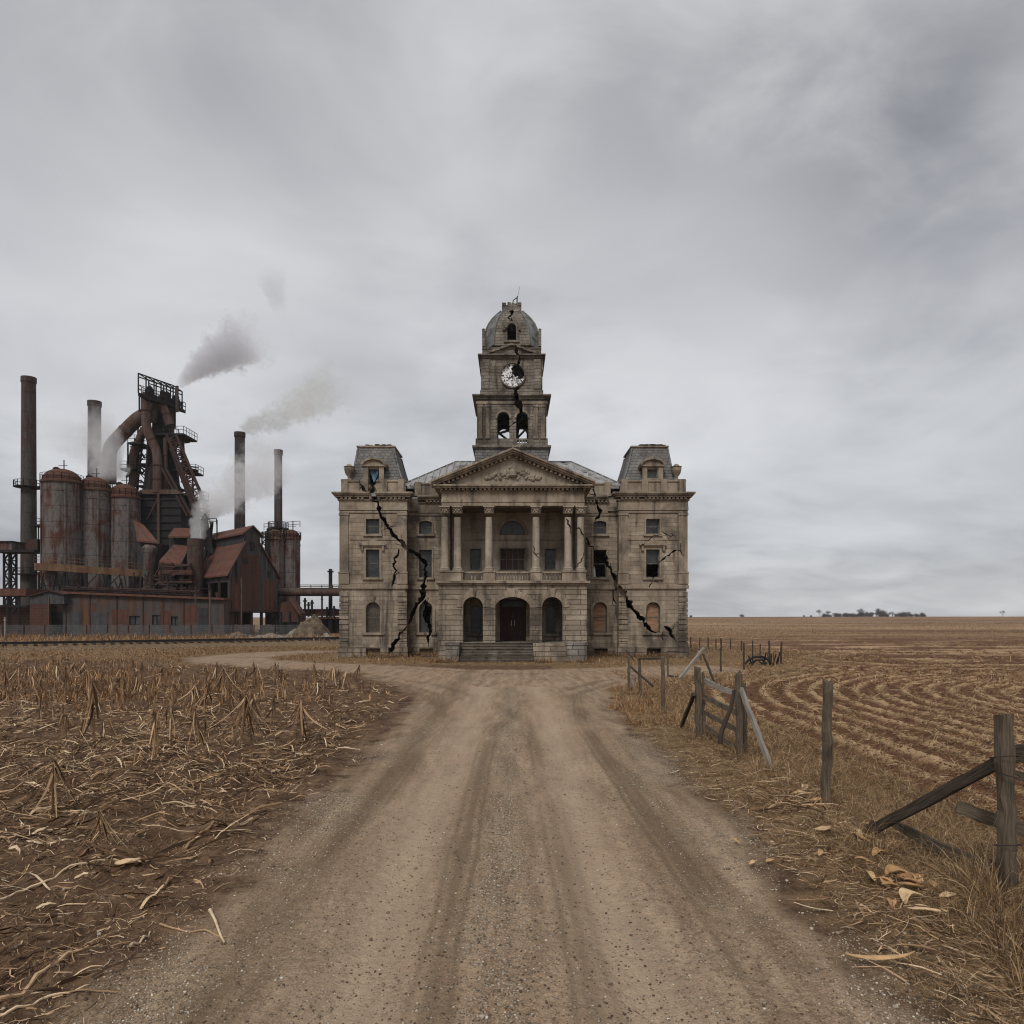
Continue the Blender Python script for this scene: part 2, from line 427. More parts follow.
def masks(x, y):
    rd = road_sdf(x, y)
    n = fbm(x * .9, y * .9, 40, 4)
    road = 1 - sstep(-.6, .6, rd)
    far = sstep(150, 260, y)
    # right field: beyond the fence line
    lim = 4.6 + (n - .5) * 1.0
    rf = sstep(0, 1.0, x - lim) * sstep(.2, 1.4, rd) * (1 - .0 * far)
    keep = 1 - sstep(36.5, 38.5, np.hypot(np.maximum(FIELDC[0] - x, 0), 0) * .0 + y - .12 * x)
    lf = sstep(0.1, .9, rd) * sstep(0, .8, -x - 2.6) * (1 - sstep(33, 37, y + .18 * x + (n - .5) * 5))
    furm = rf * np.where((y < 37 + .25 * (x - 14)) | (x > 14.8), 1, 0) * (1 - far)
    return rd, road, lf, rf, furm, n
def height(x, y):
    rd, road, lf, rf, furm, n = masks(x, y)
    z = (fbm(x * .25, y * .25, 1, 3) - .5) * .10 * (1 - road * .8)
    z = z + lf * ((fbm(x * 1.3, y * 1.3, 5, 5, .62) - .5) * .34 + (fbm(x * 8, y * 8, 9, 4, .65) - .5) * .085)
    z = z + (1 - lf) * (x < -2.4) * (1 - road) * (y < 40) * (fbm(x * 8, y * 8, 9, 4, .65) - .5) * .05
    ru = np.exp(-((x + 1.02) / .38) ** 2) + np.exp(-((x - .86) / .38) ** 2) + .5 * np.exp(-((x + 1.95) / .25) ** 2) + .4 * np.exp(-((x - 1.85) / .25) ** 2)
    z = z + road * (-.06 * ru * (y < 33) + (fbm(x * 3, y * 1.2, 12, 5, .62) - .5) * .05 + (fbm(x * 22, y * 22, 14, 3, .6) - .5) * .016)
    fu = furrow(x, y)
    ph = fu / .76
    amp = .13 * (1 - sstep(60, 140, y))
    z = z + furm * ((.5 + .5 * np.cos(ph * 2 * np.pi)) ** 1.5 * amp - .04 + (fbm(x * 5, y * 5, 31, 5, .7) - .5) * .15)
    vg = (1 - road) * (1 - lf) * (1 - furm)
    z = z + vg * (fbm(x * 2.2, y * 2.2, 51, 4, .55) - .5) * .13 * np.clip(1 - y / 120, 0, 1)
    # verge bank beside the fence
    z = z + .03 * np.exp(-((x - 4.1) / .7) ** 2) * (y < 26)
    # flatten round the courthouse
    fl = sstep(39, 41, y) * (1 - sstep(60, 64, y)) * (1 - sstep(11.5, 13, np.abs(x)))
    z = z * (1 - fl) + fl * .01
    # railway bank and distant swell
    z = z + np.where(x < -9, 1, 0) * (.30 * np.exp(-((y - (85.0 + .648 * x)) / 2.4) ** 2))
    z = z + sstep(150, 680, y) * (1.8 + .9 * (fbm(x * .004, y * .004, 61, 2) - .5) * 2 + np.clip(x, 0, 500) * .0022) - sstep(760, 900, y) * 9
    return z
def hz1(x, y): return float(height(np.array([float(x)]), np.array([float(y)]))[0])
def hz(x, y): return height(np.asarray(x, float), np.asarray(y, float))

def ground_mat():
    m, t, b = material('ground')
    A = t.attr('ma').outputs['Color']; Bn = t.attr('mb'); B = Bn.outputs['Color']; trk = Bn.outputs['Alpha']
    sa = t.new('ShaderNodeSeparateColor'); t.l.new(A, sa.inputs[0])
    sb = t.new('ShaderNodeSeparateColor'); t.l.new(B, sb.inputs[0])
    road, lf, fur = sa.outputs; grass, grav, rut = sb.outputs
    p = t.pos()
    n_l = t.noise(p, .35, 5, .6); n_m = t.noise(p, 2.4, 6, .65); n_f = t.noise(p, 14, 5, .7); n_ff = t.noise(p, 60, 3, .6)
    # soil
    soil = t.mix(t.rng(n_m, .35, .68), (.052, .029, .018), (.20, .124, .073))
    soil = t.mix(t.rng(n_l, .45, .7, 0, .5), soil, (.13, .075, .042))
    soil = t.mix(t.rng(n_f, .5, .72, 0, .55), soil, (.20, .13, .075))
    soil = t.mix(t.rng(n_ff, .5, .7, 0, .4), soil, (.035, .022, .015))
    # reddish furrowed field
    straw = t.noise(t.v('MULTIPLY', p, (1., 1., 1.)), 15, 6, .8)
    red = t.mix(t.rng(n_m, .35, .7), (.088, .041, .021), (.165, .083, .044))
    sf = t.m('ADD', fur, t.m('MULTIPLY', t.m('SUBTRACT', straw, .5), 1.9))
    sf = t.m('ADD', sf, t.m('MULTIPLY', t.m('SUBTRACT', n_l, .5), .7))
    band = t.noise(t.v('MULTIPLY', p, (.02, .11, 1.)), 1.0, 7, .72)
    sf = t.m('ADD', sf, t.m('MULTIPLY', t.m('SUBTRACT', band, .5), 1.3))
    rfc = t.mix(t.rng(sf, .30, .85), red, (.39, .262, .145))
    # dry grass ground
    gr = t.mix(t.rng(n_m, .35, .68), (.12, .075, .038), (.31, .205, .105))
    gr = t.mix(t.rng(n_f, .5, .7, 0, .7), gr, (.07, .042, .024))
    # road
    stretch = t.noise(t.v('MULTIPLY', p, (2.4, .28, 1.)), 1.6, 6, .62)
    rc = t.mix(t.rng(stretch, .35, .66), (.20, .133, .086), (.42, .31, .208))
    rc = t.mix(t.rng(n_f, .48, .64, 0, .65), rc, (.14, .092, .06))
    rc = t.mix(t.rng(n_ff, .54, .66, 0, .55), rc, (.54, .41, .28))
    rc = t.mix(t.rng(n_ff, .46, .36, 0, .5), rc, (.09, .058, .035))
    rc = t.mix(t.rng(n_m, .5, .7, 0, .4), rc, (.16, .112, .075))
    rc = t.mix(t.rng(n_l, .45, .65, 0, .3), rc, (.36, .235, .145))
    rc = t.mix(t.m('MULTIPLY', rut, .68), rc, (.13, .085, .052))
    rc = t.mix(t.m('MULTIPLY', trk, .62), rc, (.43, .325, .228))
    # gravel speckle
    vo = t.new('ShaderNodeTexVoronoi', inp={'Vector': p, 'Scale': 38.0})
    sc = t.new('ShaderNodeSeparateColor'); t.l.new(vo.outputs['Color'], sc.inputs[0])
    stn = t.mix(sc.outputs[0], (.20, .155, .11), (.58, .51, .41))
    gm = t.m('MULTIPLY', t.m('GREATER_THAN', t.m('ADD', t.m('ADD', sc.outputs[1], t.m('MULTIPLY', t.m('SUBTRACT', n_m, .5), 1.6)), grav), 1.12), t.rng(vo.outputs['Distance'], .35, .55, 1, 0))
    vo2 = t.new('ShaderNodeTexVoronoi', inp={'Vector': p, 'Scale': 11.0})
    # compose: base soil -> right field -> left -> grass -> road
    col = t.mix(lf, rfc, soil)
    col = t.mix(t.m('MULTIPLY', grass, t.rng(n_m, .2, .5, .7, 1)), col, gr)
    rm = t.rng(t.m('ADD', t.m('ADD', road, t.m('MULTIPLY', t.m('SUBTRACT', n_f, .5), 1.0)), t.m('MULTIPLY', t.m('SUBTRACT', n_m, .5), 1.1)), .2, .8)
    col = t.mix(rm, col, rc)
    col = t.mix(t.m('MULTIPLY', gm, .9), col, stn)
    t.l.new(col, b.inputs['Base Color']); b.inputs['Roughness'].default_value = .95
    b.inputs['Specular IOR Level'].default_value = .12
    h = t.m('ADD', t.m('ADD', t.m('MULTIPLY', n_f, .6), t.m('MULTIPLY', n_m, .8)), t.m('MULTIPLY', n_ff, .22))
    h = t.m('ADD', h, t.m('MULTIPLY', gm, .5))
    t.l.new(t.bump(h, 1.0, .05), b.inputs['Normal'])
    MAT['ground'] = m
ground_mat()

def make_terrain():
    pyy = np.concatenate([np.linspace(1500, 1040, 60, endpoint=False), np.linspace(1040, 628, 520, endpoint=False), np.linspace(628, 619.2, 40)])
    Y = F * H / (pyy - HZ)
    Y = np.concatenate([[-1.5, -.5, .5, 1.3], Y, [840 + 12 * i for i in range(1, 6)]])
    Y = np.sort(np.unique(Y))
    u = np.concatenate([np.linspace(-2.6, -.75, 70, endpoint=False), np.linspace(-.75, .75, 860, endpoint=False), np.linspace(.75, 2.6, 71)])
    Yu = np.maximum(Y, 2.2)
    X = Yu[:, None] * u[None, :]; YY = np.repeat(Y[:, None], len(u), 1)
    rd, road, lf, rf, furm, n = masks(X, YY)
    Z = height(X, YY)
    ny, nx = X.shape
    ph = furrow(X, YY) / .76
    ridge = (.5 + .5 * np.cos(ph * 2 * np.pi)) ** 2.0 * (.35 + 1.1 * fbm(X * 1.4, YY * 1.4, 96, 4))
    fade = 1 - sstep(45, 110, YY)
    far_band = fbm(X * .006, YY * .03, 77, 3)
    fur = np.where(furm > .5, ridge * fade + (.15 + .7 * far_band) * (1 - fade), .15 + .7 * far_band)
    # grass masks
    fenceg = np.exp(-((X - 4.3) / .9) ** 2) * (YY < 30)
    fieldg = (1 - sstep(4.6, 5.5, X + (n - .5) * 2)) * (X > 3)
    front = sstep(37.5, 39.5, YY) * (1 - sstep(60, 66, YY)) * (1 - sstep(16, 22, np.abs(X)))
    corner = ((X > 2) & (X < 14) & (YY > 26) & (YY < 62) & (YY > 20 + X * .9)).astype(float)
    leftfar = (X < -6) * sstep(36, 41, YY + .18 * X + (n - .5) * 6)
    plant = (X < -8) * sstep(60, 68, YY)
    vergeR = sstep(2.4, 3.0, X) * (X < 6) * (YY < 30) * (.35 + .9 * fbm(X * 1.5, YY * 1.5, 88, 3))
    gr = np.clip(np.maximum.reduce([.8 * fenceg, .85 * fieldg * (YY < 36), front * .95, corner * .75, leftfar * .8, plant * .7, vergeR]), 0, 1) * (1 - road)
    gravel = np.exp(-((X + 2.35) / .55) ** 2) * (YY < 27) * .5 * sstep(.35, .7, fbm(X * 1.2, YY * .6, 93, 3)) * 1.5 + np.exp(-((X - 2.5) / .6) ** 2) * (YY < 26) * .5 * sstep(.35, .7, fbm(X * 1.2, YY * .6, 94, 3)) * 1.5 + np.exp(-((X + .12) / .28) ** 2) * (YY < 26) * .55
    ballast = (X < -9) * np.exp(-((YY - (85.0 + .648 * X) + 3.4) / 3.4) ** 2) * .85
    gravel = np.clip(np.maximum(gravel + road * .12, ballast), 0, 1)
    rl = [seg_d(X, YY, q) for q in ([(-1.9, 3), (-1.75, 18), (-2.4, 24), (-5, 29.5), (-11, 35)], [(1.75, 3), (1.6, 17), (2.1, 24), (5, 30.5), (9, 34)], [(-.55, 3), (-.5, 16), (.4, 22), (3.5, 29), (8, 33)], [(.55, 3), (.5, 15), (-.3, 21), (-2.6, 27), (-8, 34.5)], [(-1.2, 16), (-2.6, 23), (-5.5, 30.5), (-12, 37)], [(-6, 36.4), (0, 32.5), (6, 35)])]
    wb = (fbm(X * .5, YY * .5, 95, 3) - .5) * .5
    lin = sum(np.exp(-((q + wb * .3) / .05) ** 2) + .8 * np.exp(-((np.abs(q) - .13 + wb * .2) / .035) ** 2) + .25 * np.exp(-(q / .25) ** 2) for q in rl) * sstep(.3, .62, fbm(X * 1.3, YY * .35, 91, 4)) * 1.1
    rut = np.clip(.9 * lin * road * (YY < 40) + np.exp(-((X + 1.95) / .3) ** 2) * .6 + np.exp(-((X - 1.8) / .28) ** 2) * .8 * (YY < 24) * .6 * (.4 + fbm(X * 2, YY * .35, 90, 3)), 0, 1)
    ma = np.stack([road, 1 - np.maximum(sstep(3.6, 5.4, X + (n - .5) * 2), sstep(100, 140, YY)), fur, np.ones_like(X)], -1); tb = X + .35 * (fbm(X * 0 + 3, YY * .12, 97, 2) - .5)
    trk = (np.exp(-((tb + 1.05) / .42) ** 2) + np.exp(-((tb - .88) / .42) ** 2)) * (YY < 27) * (.35 + .9 * fbm(X * 2.2, YY * .22, 98, 3))
    mb = np.stack([gr, gravel * (1 - .75 * np.clip(trk, 0, 1)), rut, np.clip(trk, 0, 1)], -1)
    ii = np.arange(ny - 1)[:, None] * nx + np.arange(nx - 1)[None, :]
    Q = np.stack([ii, ii + 1, ii + nx + 1, ii + nx], -1).reshape(-1, 4)
    qx = X[:-1, :-1].ravel(); qy = YY[:-1, :-1].ravel()
    qr = road[:-1, :-1].ravel(); qg = gr[:-1, :-1].ravel()
    cls = np.where(qr > .5, 0, np.where((qx < -2) & (qy < 37), 1, np.where((qx > 5.2) | (qy > 70) & (qx > -9), 2, np.where((qx < -6) & (qy > 60), 4, 3))))
    V = np.stack([X, YY, Z], -1).reshape(-1, 3); ma = ma.reshape(-1, 4); mb = mb.reshape(-1, 4)
    names = ['dirt_road', 'left_field', 'right_field', 'grass_verge', 'plant_ground']
    for c, nm in enumerate(names):
        q = Q[cls == c]
        if not len(q): continue
        ids, inv = np.unique(q, return_inverse=True)
        o = mesh_np(nm, V[ids], inv.reshape(-1, 4), 'ground', smooth=True, attrs={'ma': ma[ids], 'mb': mb[ids]})
        o['kind'] = 'structure'
    # land beyond the detailed ground, all the way round
    mb_ = MB(); mb_.box(-5000, 5000, -3000, 6000, -3.0, -.45)
    o = mb_.build('surrounding_land', 'ground'); o['kind'] = 'structure'
    me = o.data
    for nm, cc in (('ma', (0, 0, .5, 1)), ('mb', (.3, .0, 0, 0))):
        a = me.attributes.new(nm, 'FLOAT_COLOR', 'POINT'); a.data.foreach_set('color', np.tile(np.array(cc, np.float32), len(me.vertices)))
make_terrain()

# ------------------------------------------------------------------ booleans
def cut(o, cutters, selfx=True):
    for c in cutters:
        m = o.modifiers.new('b', 'BOOLEAN'); m.operation = 'DIFFERENCE'; m.solver = 'EXACT'; m.object = c; m.use_self = selfx
    bpy.context.view_layer.update()
    dg = bpy.context.evaluated_depsgraph_get()
    me = bpy.data.meshes.new_from_object(o.evaluated_get(dg))
    o.modifiers.clear()
    if len(me.polygons) > 3:
        me.name = o.data.name; o.data = me
CUTS = []
def cutter(mb):
    o = mb.build('cutter', 'iron_dark'); CUTS.append(o); return o

def arch_poly(x0, x1, z0, z1, kind=None, n=12):
    w = (x1 - x0) / 2; cx = (x0 + x1) / 2
    if kind is None: return [(x0, z0), (x1, z0), (x1, z1), (x0, z1)]
    rz = w if kind == 'round' else w * .35
    s = z1 - rz
    pts = [(x0, z0), (x1, z0)]
    for i in range(n + 1):
        a = math.pi * i / n
        pts.append((cx + w * math.cos(a), s + rz * math.sin(a)))
    return pts
def off_poly(x0, x1, z0, z1, kind, o, bot=None):
    return arch_poly(x0 - o, x1 + o, z0 - (o if bot is None else bot), z1 + o, kind)

# ------------------------------------------------------------------ courthouse
CH = thing('courthouse', 'large derelict grey-brown stone courthouse with cracked walls, columned portico and broken clock tower', 'courthouse', (0, 46, 0))
YW, YR, YP = 46.0, 47.2, 42.0       # wing, recess, portico planes
crackables = []   # (obj, zone)
def part(mb, name, mat, zone=None, parent=CH, smooth=False):
    o = mb.build(name, mat, parent, smooth)
    if zone: crackables.append((o, zone))
    return o

XL0, XL1 = PX(340.5, YW), PX(406, YW)
XR0, XR1 = PX(619.6, YW), PX(686.6, YW)
PXL, PXR = PX(438.4, YP), PX(587, YP)
ZC, ZS = 4.36, 9.75                 # string course, cornice bottom
TH = .45
# window cutters per wall
wins = {'lw': [], 'rw': [], 'lr': [], 'rr': []}
def window(xa, xb, za, zb, yp, kind=None, pane='glass_dusty', sur=.14, bars=1, missing=None, name='window', sill=True, ped=False, key=False, vert=0, lab=None, deep=.2, yback=None):
    """returns cutter polygon; builds frame mesh with pane child"""
    y0 = yp + deep
    mb = MB()
    fw = .06
    inn = off_poly(xa, xb, za, zb, kind, -fw, -fw); out = off_poly(xa, xb, za, zb, kind, 0.004, 0.004)
    mb.ring(out, inn, y0, y0 + .09)
    mid = za + (zb - za) * .5
    for i in range(bars):
        zc = za + (zb - za) * (i + 1) / (bars + 1)
        mb.box(xa + fw, xb - fw, y0 + .012, y0 + .07, zc - .03, zc + .03)
    for i in range(vert):
        xc = xa + (xb - xa) * (i + 1) / (vert + 1)
        mb.box(xc - .02, xc + .02, y0 + .02, y0 + .06, za + fw, (zb - (xb - xa) / 2 if kind == 'round' else zb) - fw)
    w = mb.build(name, 'frame_paint', CH)
    if lab: w['label'] = lab
    if yp > 45: crackables.append((w, 'W'))
    if missing == 'lower': pp = [(xa + .02, mid), (xb - .02, mid), (xb - .02, zb - .02), (xa + .02, zb - .02)]
    elif missing == 'all': pp = None
    else: pp = off_poly(xa, xb, za, zb, kind, -.02, -.02)
    if pp:
        pn = MB().prism(pp, y0 + .035, y0 + .05).build('pane', pane, w)
        if yp > 45: crackables.append((pn, 'W'))
    if sur:
        s_ = MB()
        s_.ring(off_poly(xa, xb, za, zb, kind, sur, 0), off_poly(xa, xb, za, zb, kind, 0.0, .002), yp - .055, yp + .012) if kind else \
            s_.ring([(xa, za), (xa - sur, za), (xa - sur, zb + sur), (xb + sur, zb + sur), (xb + sur, za), (xb, za)][1:5], [(xa, za), (xa, zb), (xb, zb), (xb, za)], yp - .055, yp + .012, closed=False)
        if sill: s_.box(xa - sur - .07, xb + sur + .07, yp - .13, yp + .015, za - .13, za - .003)
        if key:
            cx = (xa + xb) / 2
            s_.prism([(cx - .09, zb - .02), (cx + .09, zb - .02), (cx + .14, zb + .34), (cx - .14, zb + .34)], yp - .11, yp + .01)
        if ped:
            a, b_ = xa - .42, xb + .42; zt = zb + sur + .10
            s_.box(a + .12, b_ - .12, yp - .09, yp + .01, zb + sur + .003, zt)
            s_.box(a, b_, yp - .2, yp + .01, zt, zt + .09)
            cx = (a + b_) / 2
            s_.prism([(a, zt + .093), (b_, zt + .093), (b_ - .15, zt + .2), (cx, zt + .36), (a + .15, zt + .2)], yp - .19, yp + .01)
            s_.box(a + .12, a + .25, yp - .15, yp + .01, zt - .32, zt - .004); s_.box(b_ - .25, b_ - .12, yp - .15, yp + .01, zt - .32, zt - .004)
        so_ = s_.build('surround', 'stone_trim', w); crackables.append((so_, 'W'))
    return off_poly(xa, xb, za, zb, kind, 0, 0)

def X46(p): return PX(p, YW)
def Z46(p): return PZ(p, YW)
def X47(p): return PX(p, YR)
def Z47(p): return PZ(p, YR)
# ---- left wing
for side, (a1, b1, X, Z, yp, key) in {'lw': (366, 379.5, X46, Z46, YW, 'lw'), 'rw': (646, 659.5, X46, Z46, YW, 'rw'),
                                      'lr': (419.3, 432, X47, Z47, YR, 'lr'), 'rr': (593.3, 606.3, X47, Z47, YR, 'rr')}.items():
    wing = side[1] == 'w'; right = side[0] == 'r'
    L = wins[key]
    L.append(window(X(a1), X(b1), Z(534), Z(519 if wing else 521), yp, None if wing else 'seg', bars=1, sur=.1, lab='small attic window'))
    if wing: L.append(window(X(a1), X(b1), Z(577.5), Z(549.5), yp, None, bars=1, ped=True, missing='lower' if right else None,
                             lab='tall window with its lower sash missing' if right else 'tall window with dusty glass'))
    else: L.append(window(X(a1), X(b1), Z(577.5), Z(549.8), yp, None, bars=1, sur=.1, missing='all' if right else None,
                          lab='black window opening without glass' if right else None))
    L.append(window(X(a1), X(b1 + .6), Z(632.6), Z(602), yp, 'round', bars=1, sur=.17, key=True,
                    pane='plywood' if right else 'glass_dusty', lab='arched window boarded up with plywood' if right else 'arched ground floor window') if side != 'lw' else window(X(a1), X(b1 + .6), Z(632.6), Z(602), yp, 'round', bars=1, sur=.17, key=True, pane='glass_brown', lab='arched window with brownish boards behind dusty glass'))
    # basement opening
    pl = arch_poly(X(a1 + .3), X(b1 + 1.2), .02, Z(648.3))
    w_ = MB().prism(pl, yp + .12, yp + .2).build('basement_vent', 'brown_infill' if not right else 'iron_dark', CH)
    L.append([(pl[0][0], -.02), (pl[1][0], -.02), pl[2], pl[3]])
# curtain scrap in the broken window
MB().prism([(X47(593.8), Z47(577)), (X47(596), Z47(577)), (X47(595.6), Z47(570)), (X47(594.6), Z47(566)), (X47(593.8), Z47(568))], YR + .16, YR + .18).build('curtain_scrap', 'white_scrap', CH)

def wall_with(key, x0, x1, yp, z0, z1, mat, zone, name='wall'):
    c = MB()
    for pl in wins[key]: c.prism(pl, yp - .6, yp + TH + .2)
    co = cutter(c)
    o = MB().box(x0, x1, yp, yp + TH, z0, z1).build(name, mat, CH)
    cut(o, [co], False)
    crackables.append((o, zone)); return o
wall_with('lw', XL0, XL1, YW, -.1, ZS + .3, 'stone', 'W')
wall_with('rw', XR0, XR1, YW, -.1, ZS + .3, 'stone', 'W')
wall_with('lr', XL1 - .05, PXL + .3, YR, -.1, ZS + .3, 'stone', 'W')
wall_with('rr', PXR - .3, XR0 + .05, YR, -.1, ZS + .3, 'stone', 'W')
YB = 60.0
m = MB()
m.box(XL0, XL0 + TH, YW + TH, YB, -.1, ZS + .3); part(m, 'side_wall', 'stone')
m = MB(); m.box(XR1 - TH, XR1, YW + TH, YB, -.1, ZS + .3); part(m, 'side_wall', 'stone')
m = MB(); m.box(XL1 - TH, XL1 - .003, YW + TH, YR, -.1, ZS + .3); part(m, 'return_wall', 'stone'); m = MB(); m.box(XR0 + .003, XR0 + TH, YW + TH, YR, -.1, ZS + .3); part(m, 'return_wall', 'stone')
m = MB(); m.box(XL0, XR1, YB, YB + TH, -.1, ZS + .3); part(m, 'rear_wall', 'stone')
m = MB(); m.box(PXL + .3, PXR - .3, YR + .2, YR + TH, -.1, 11.5); part(m, 'inner_wall', 'stone')
m = MB()
for z in (.0, 4.2, 9.9): m.box(XL0 + .46, XR1 - .46, YR + TH + .01, YB - .01, z - .1, z)
for z in (.0, 4.2, 9.9):
    m.box(XL0 + .46, XL1 - .46, YW + TH + .01, YR + TH, z - .1, z); m.box(XR0 + .46, XR1 - .46, YW + TH + .01, YR + TH, z - .1, z)
part(m, 'floor_slab', 'stone_dark')
m = MB(); m.box(XL1 - .2, XL1 + .05, YR + TH, YB, 0, 9.8); m.box(XR0 - .05, XR0 + .2, YR + TH, YB, 0, 9.8); m.box(XL0 + .46, XR1 - .46, 51, 51.2, 0, 9.8); part(m, 'partition', 'stone_dark')
m = MB(); m.box(XL0 + .1, XR1 - .1, YR + .6, YB, 10.05, 10.25); m.box(XL0 + .1, XL1 - .1, YW + .3, YR + .59, 10.05, 10.25); m.box(XR0 + .1, XR1 - .1, YW + .3, YR + .59, 10.05, 10.25); part(m, 'flat_roof', 'metal_roof')

def cornice_run(x0, x1, yp, z, ext_l, ext_r, dep, zone, parts_name='cornice', ret_l=None, ret_r=None):
    """classical cornice along x; ext_* side overhang, ret_* depth to return to"""
    m = MB()
    prof = [(.10, z - .62, z - .50), (.08, z - .50, z - .02), (.16, z - .02, z + .06), (.30, z + .17, z + .27), (.38, z + .27, z + .36), (.46, z + .36, z + .47)]
    for k, (o, a, b) in enumerate(prof):
        o2 = o * dep
        el = o2 if ext_l else 0; er = o2 if ext_r else 0
        y1 = yp + .02 + .001 * k
        m.box(x0 - el, x1 + er, yp - o2, yp + .3, a, b - .002)
        if ret_l: m.box(x0 - el, x0 - .001, yp + .3, ret_l, a, b - .002)
        if ret_r: m.box(x1 + .001, x1 + er, yp + .3, ret_r, a, b - .002)
    part(m, parts_name, 'stone_trim', zone)
    m = MB(); sp = .26; n = int((x1 - x0) / sp); 
    for i in range(n + 1):
        xc = x0 + (x1 - x0) * (i + .5) / (n + 1)
        if random.random() < .08: continue
        m.box(xc - .075, xc + .075, yp - .26 * dep, yp + .05, z + .06, z + .168)
    part(m, 'dentils', 'stone_trim', zone)
cornice_run(XL0, XL1, YW, ZS, 1, 1, 1.0, 'W', ret_l=YB, ret_r=YR - .6)
cornice_run(XR0, XR1, YW, ZS, 1, 1, 1.0, 'W', ret_l=YR - .6, ret_r=YB)
cornice_run(XL1 + .6, PXL - .15, YR, ZS, 0, 0, .9, 'W')
cornice_run(PXR + .15, XR0 - .6, YR, ZS, 0, 0, .9, 'W')
# parapets
def parapet(x0, x1, yp, z0, z1, piers, zone):
    m = MB()
    m.box(x0, x1, yp + .02, yp + .26, z0, z0 + .14); m.box(x0 + .02, x1 - .02, yp + .06, yp + .22, z0 + .14, z1 - .1); m.box(x0 - .03, x1 + .03, yp - .01, yp + .3, z1 - .1, z1)
    for p in piers: m.box(p - .2, p + .2, yp - .04, yp + .34, z0 + .003, z1 + .05)
    part(m, 'parapet', 'stone_trim', zone)
zc = ZS + .47
parapet(XL0 + .05, XL1 - .02, YW, zc, 11.02, [XL0 + .25, X46(365), X46(384), XL1 - .3], 'W')
parapet(XR0 + .02, XR1 - .05, YW, zc, 11.02, [XR0 + .3, X46(645), X46(664), XR1 - .25], 'W')
parapet(XL1 + .35, PXL - .1, YR, zc, 11.06, [XL1 + .6, -4.6], 'W')
parapet(PXR + .1, XR0 - .35, YR, zc, 11.06, [4.7, XR0 - .6], 'W')
m = MB(); m.box(XL0 + .05, XL0 + .3, YW + .3, YB, zc, 11.0); m.box(XR1 - .3, XR1 - .05, YW + .3, YB, zc, 11.0); m.box(XL0, XR1, YB, YB + .3, zc, 11.0); part(m, 'parapet', 'stone_trim')
# string courses, plinth, bands, pilasters
def band(x0, x1, yp, z0, z1, o, el=0, er=0, rl=None, rr=None, mat='stone_trim', zone='W', name='string_course'):
    m = MB(); m.box(x0 - o * el, x1 + o * er, yp - o, yp + .05, z0, z1)
    if rl: m.box(x0 - o, x0 - .001, yp + .05, rl, z0, z1)
    if rr: m.box(x1 + .001, x1 + o, yp + .05, rr, z0, z1)
    part(m, name, mat, zone)
for x0, x1, rl, rr in ((XL0, XL1, YB, YR), (XR0, XR1, YR, YB)):
    band(x0, x1, YW, ZC - .1, ZC + .12, .12, 1, 1, rl, rr)
    band(x0, x1, YW, ZC + .12, ZC + .2, .07, 1, 1, rl, rr)
    band(x0, x1, YW, Z46(513), Z46(511), .06, 1, 1, rl, rr)
    band(x0, x1, YW, Z46(508.5), Z46(506), .09, 1, 1, rl, rr)
    band(x0 + .55, x1 - .55, YW, Z46(540), Z46(538.4), .04)
for x0, x1 in ((XL1, PXL + .05), (PXR - .05, XR0)):
    band(x0, x1, YR, ZC - .1, ZC + .12, .12); band(x0, x1, YR, ZC + .12, ZC + .2, .07)
    band(x0, x1, YR, Z46(513), Z46(511), .06); band(x0, x1, YR, Z46(508.5), Z46(506), .09)
def plinth(x0, x1, yp, key, z1, o, el, er):
    m = MB(); m.box(x0 - o * el, x1 + o * er, yp - o, yp - .002, -.1, z1)
    ob = m.build('plinth', 'stone_rustic', CH)
    pl = wins[key][-1]; cut(ob, [cutter(MB().prism([(pl[0][0], -.3), (pl[1][0], -.3), pl[2], pl[3]], yp - .5, yp + .4))], False)
    crackables.append((ob, 'W'))
plinth(XL0, XL1, YW, 'lw', Z46(647), .12, 1, 1); plinth(XR0, XR1, YW, 'rw', Z46(647), .12, 1, 1)
plinth(XL1 + .13, PXL, YR, 'lr', Z47(647), .1, 0, 0); plinth(PXR, XR0 - .13, YR, 'rr', Z47(647), .1, 0, 0)
m = MB(); m.box(XL0 - .12, XL0 - .002, YW, YB, -.1, Z46(647)); part(m, 'plinth', 'stone_rustic'); m = MB(); m.box(XR1 + .002, XR1 + .12, YW, YB, -.1, Z46(647)); part(m, 'plinth', 'stone_rustic')
for x0, x1 in ((XL0 - .05, XL0 + .5), (XL1 - .5, XL1 + .05), (XR0 - .05, XR0 + .5), (XR1 - .5, XR1 + .05)):
    m = MB()
    m.box(x0, x1, YW - .07, YW + .03, ZC + .85, Z46(513.2))
    m.box(x0 - .05, x1 + .05, YW - .12, YW + .03, ZC + .2, ZC + .85); m.box(x0 - .07, x1 + .07, YW - .15, YW + .03, ZC + .85, ZC + .95)
    m.box(x0 - .04, x1 + .04, YW - .11, YW + .03, Z46(515.5), Z46(513.2))
    part(m, 'pilaster', 'stone_trim', 'W')
    m = MB(); z = Z46(647) + .02
    while z < ZC - .5:
        m.box(x0 - .01, x1 + .01, YW - .08, YW + .02, z, z + .30); z += .345
    part(m, 'quoins', 'stone_rustic', 'W')
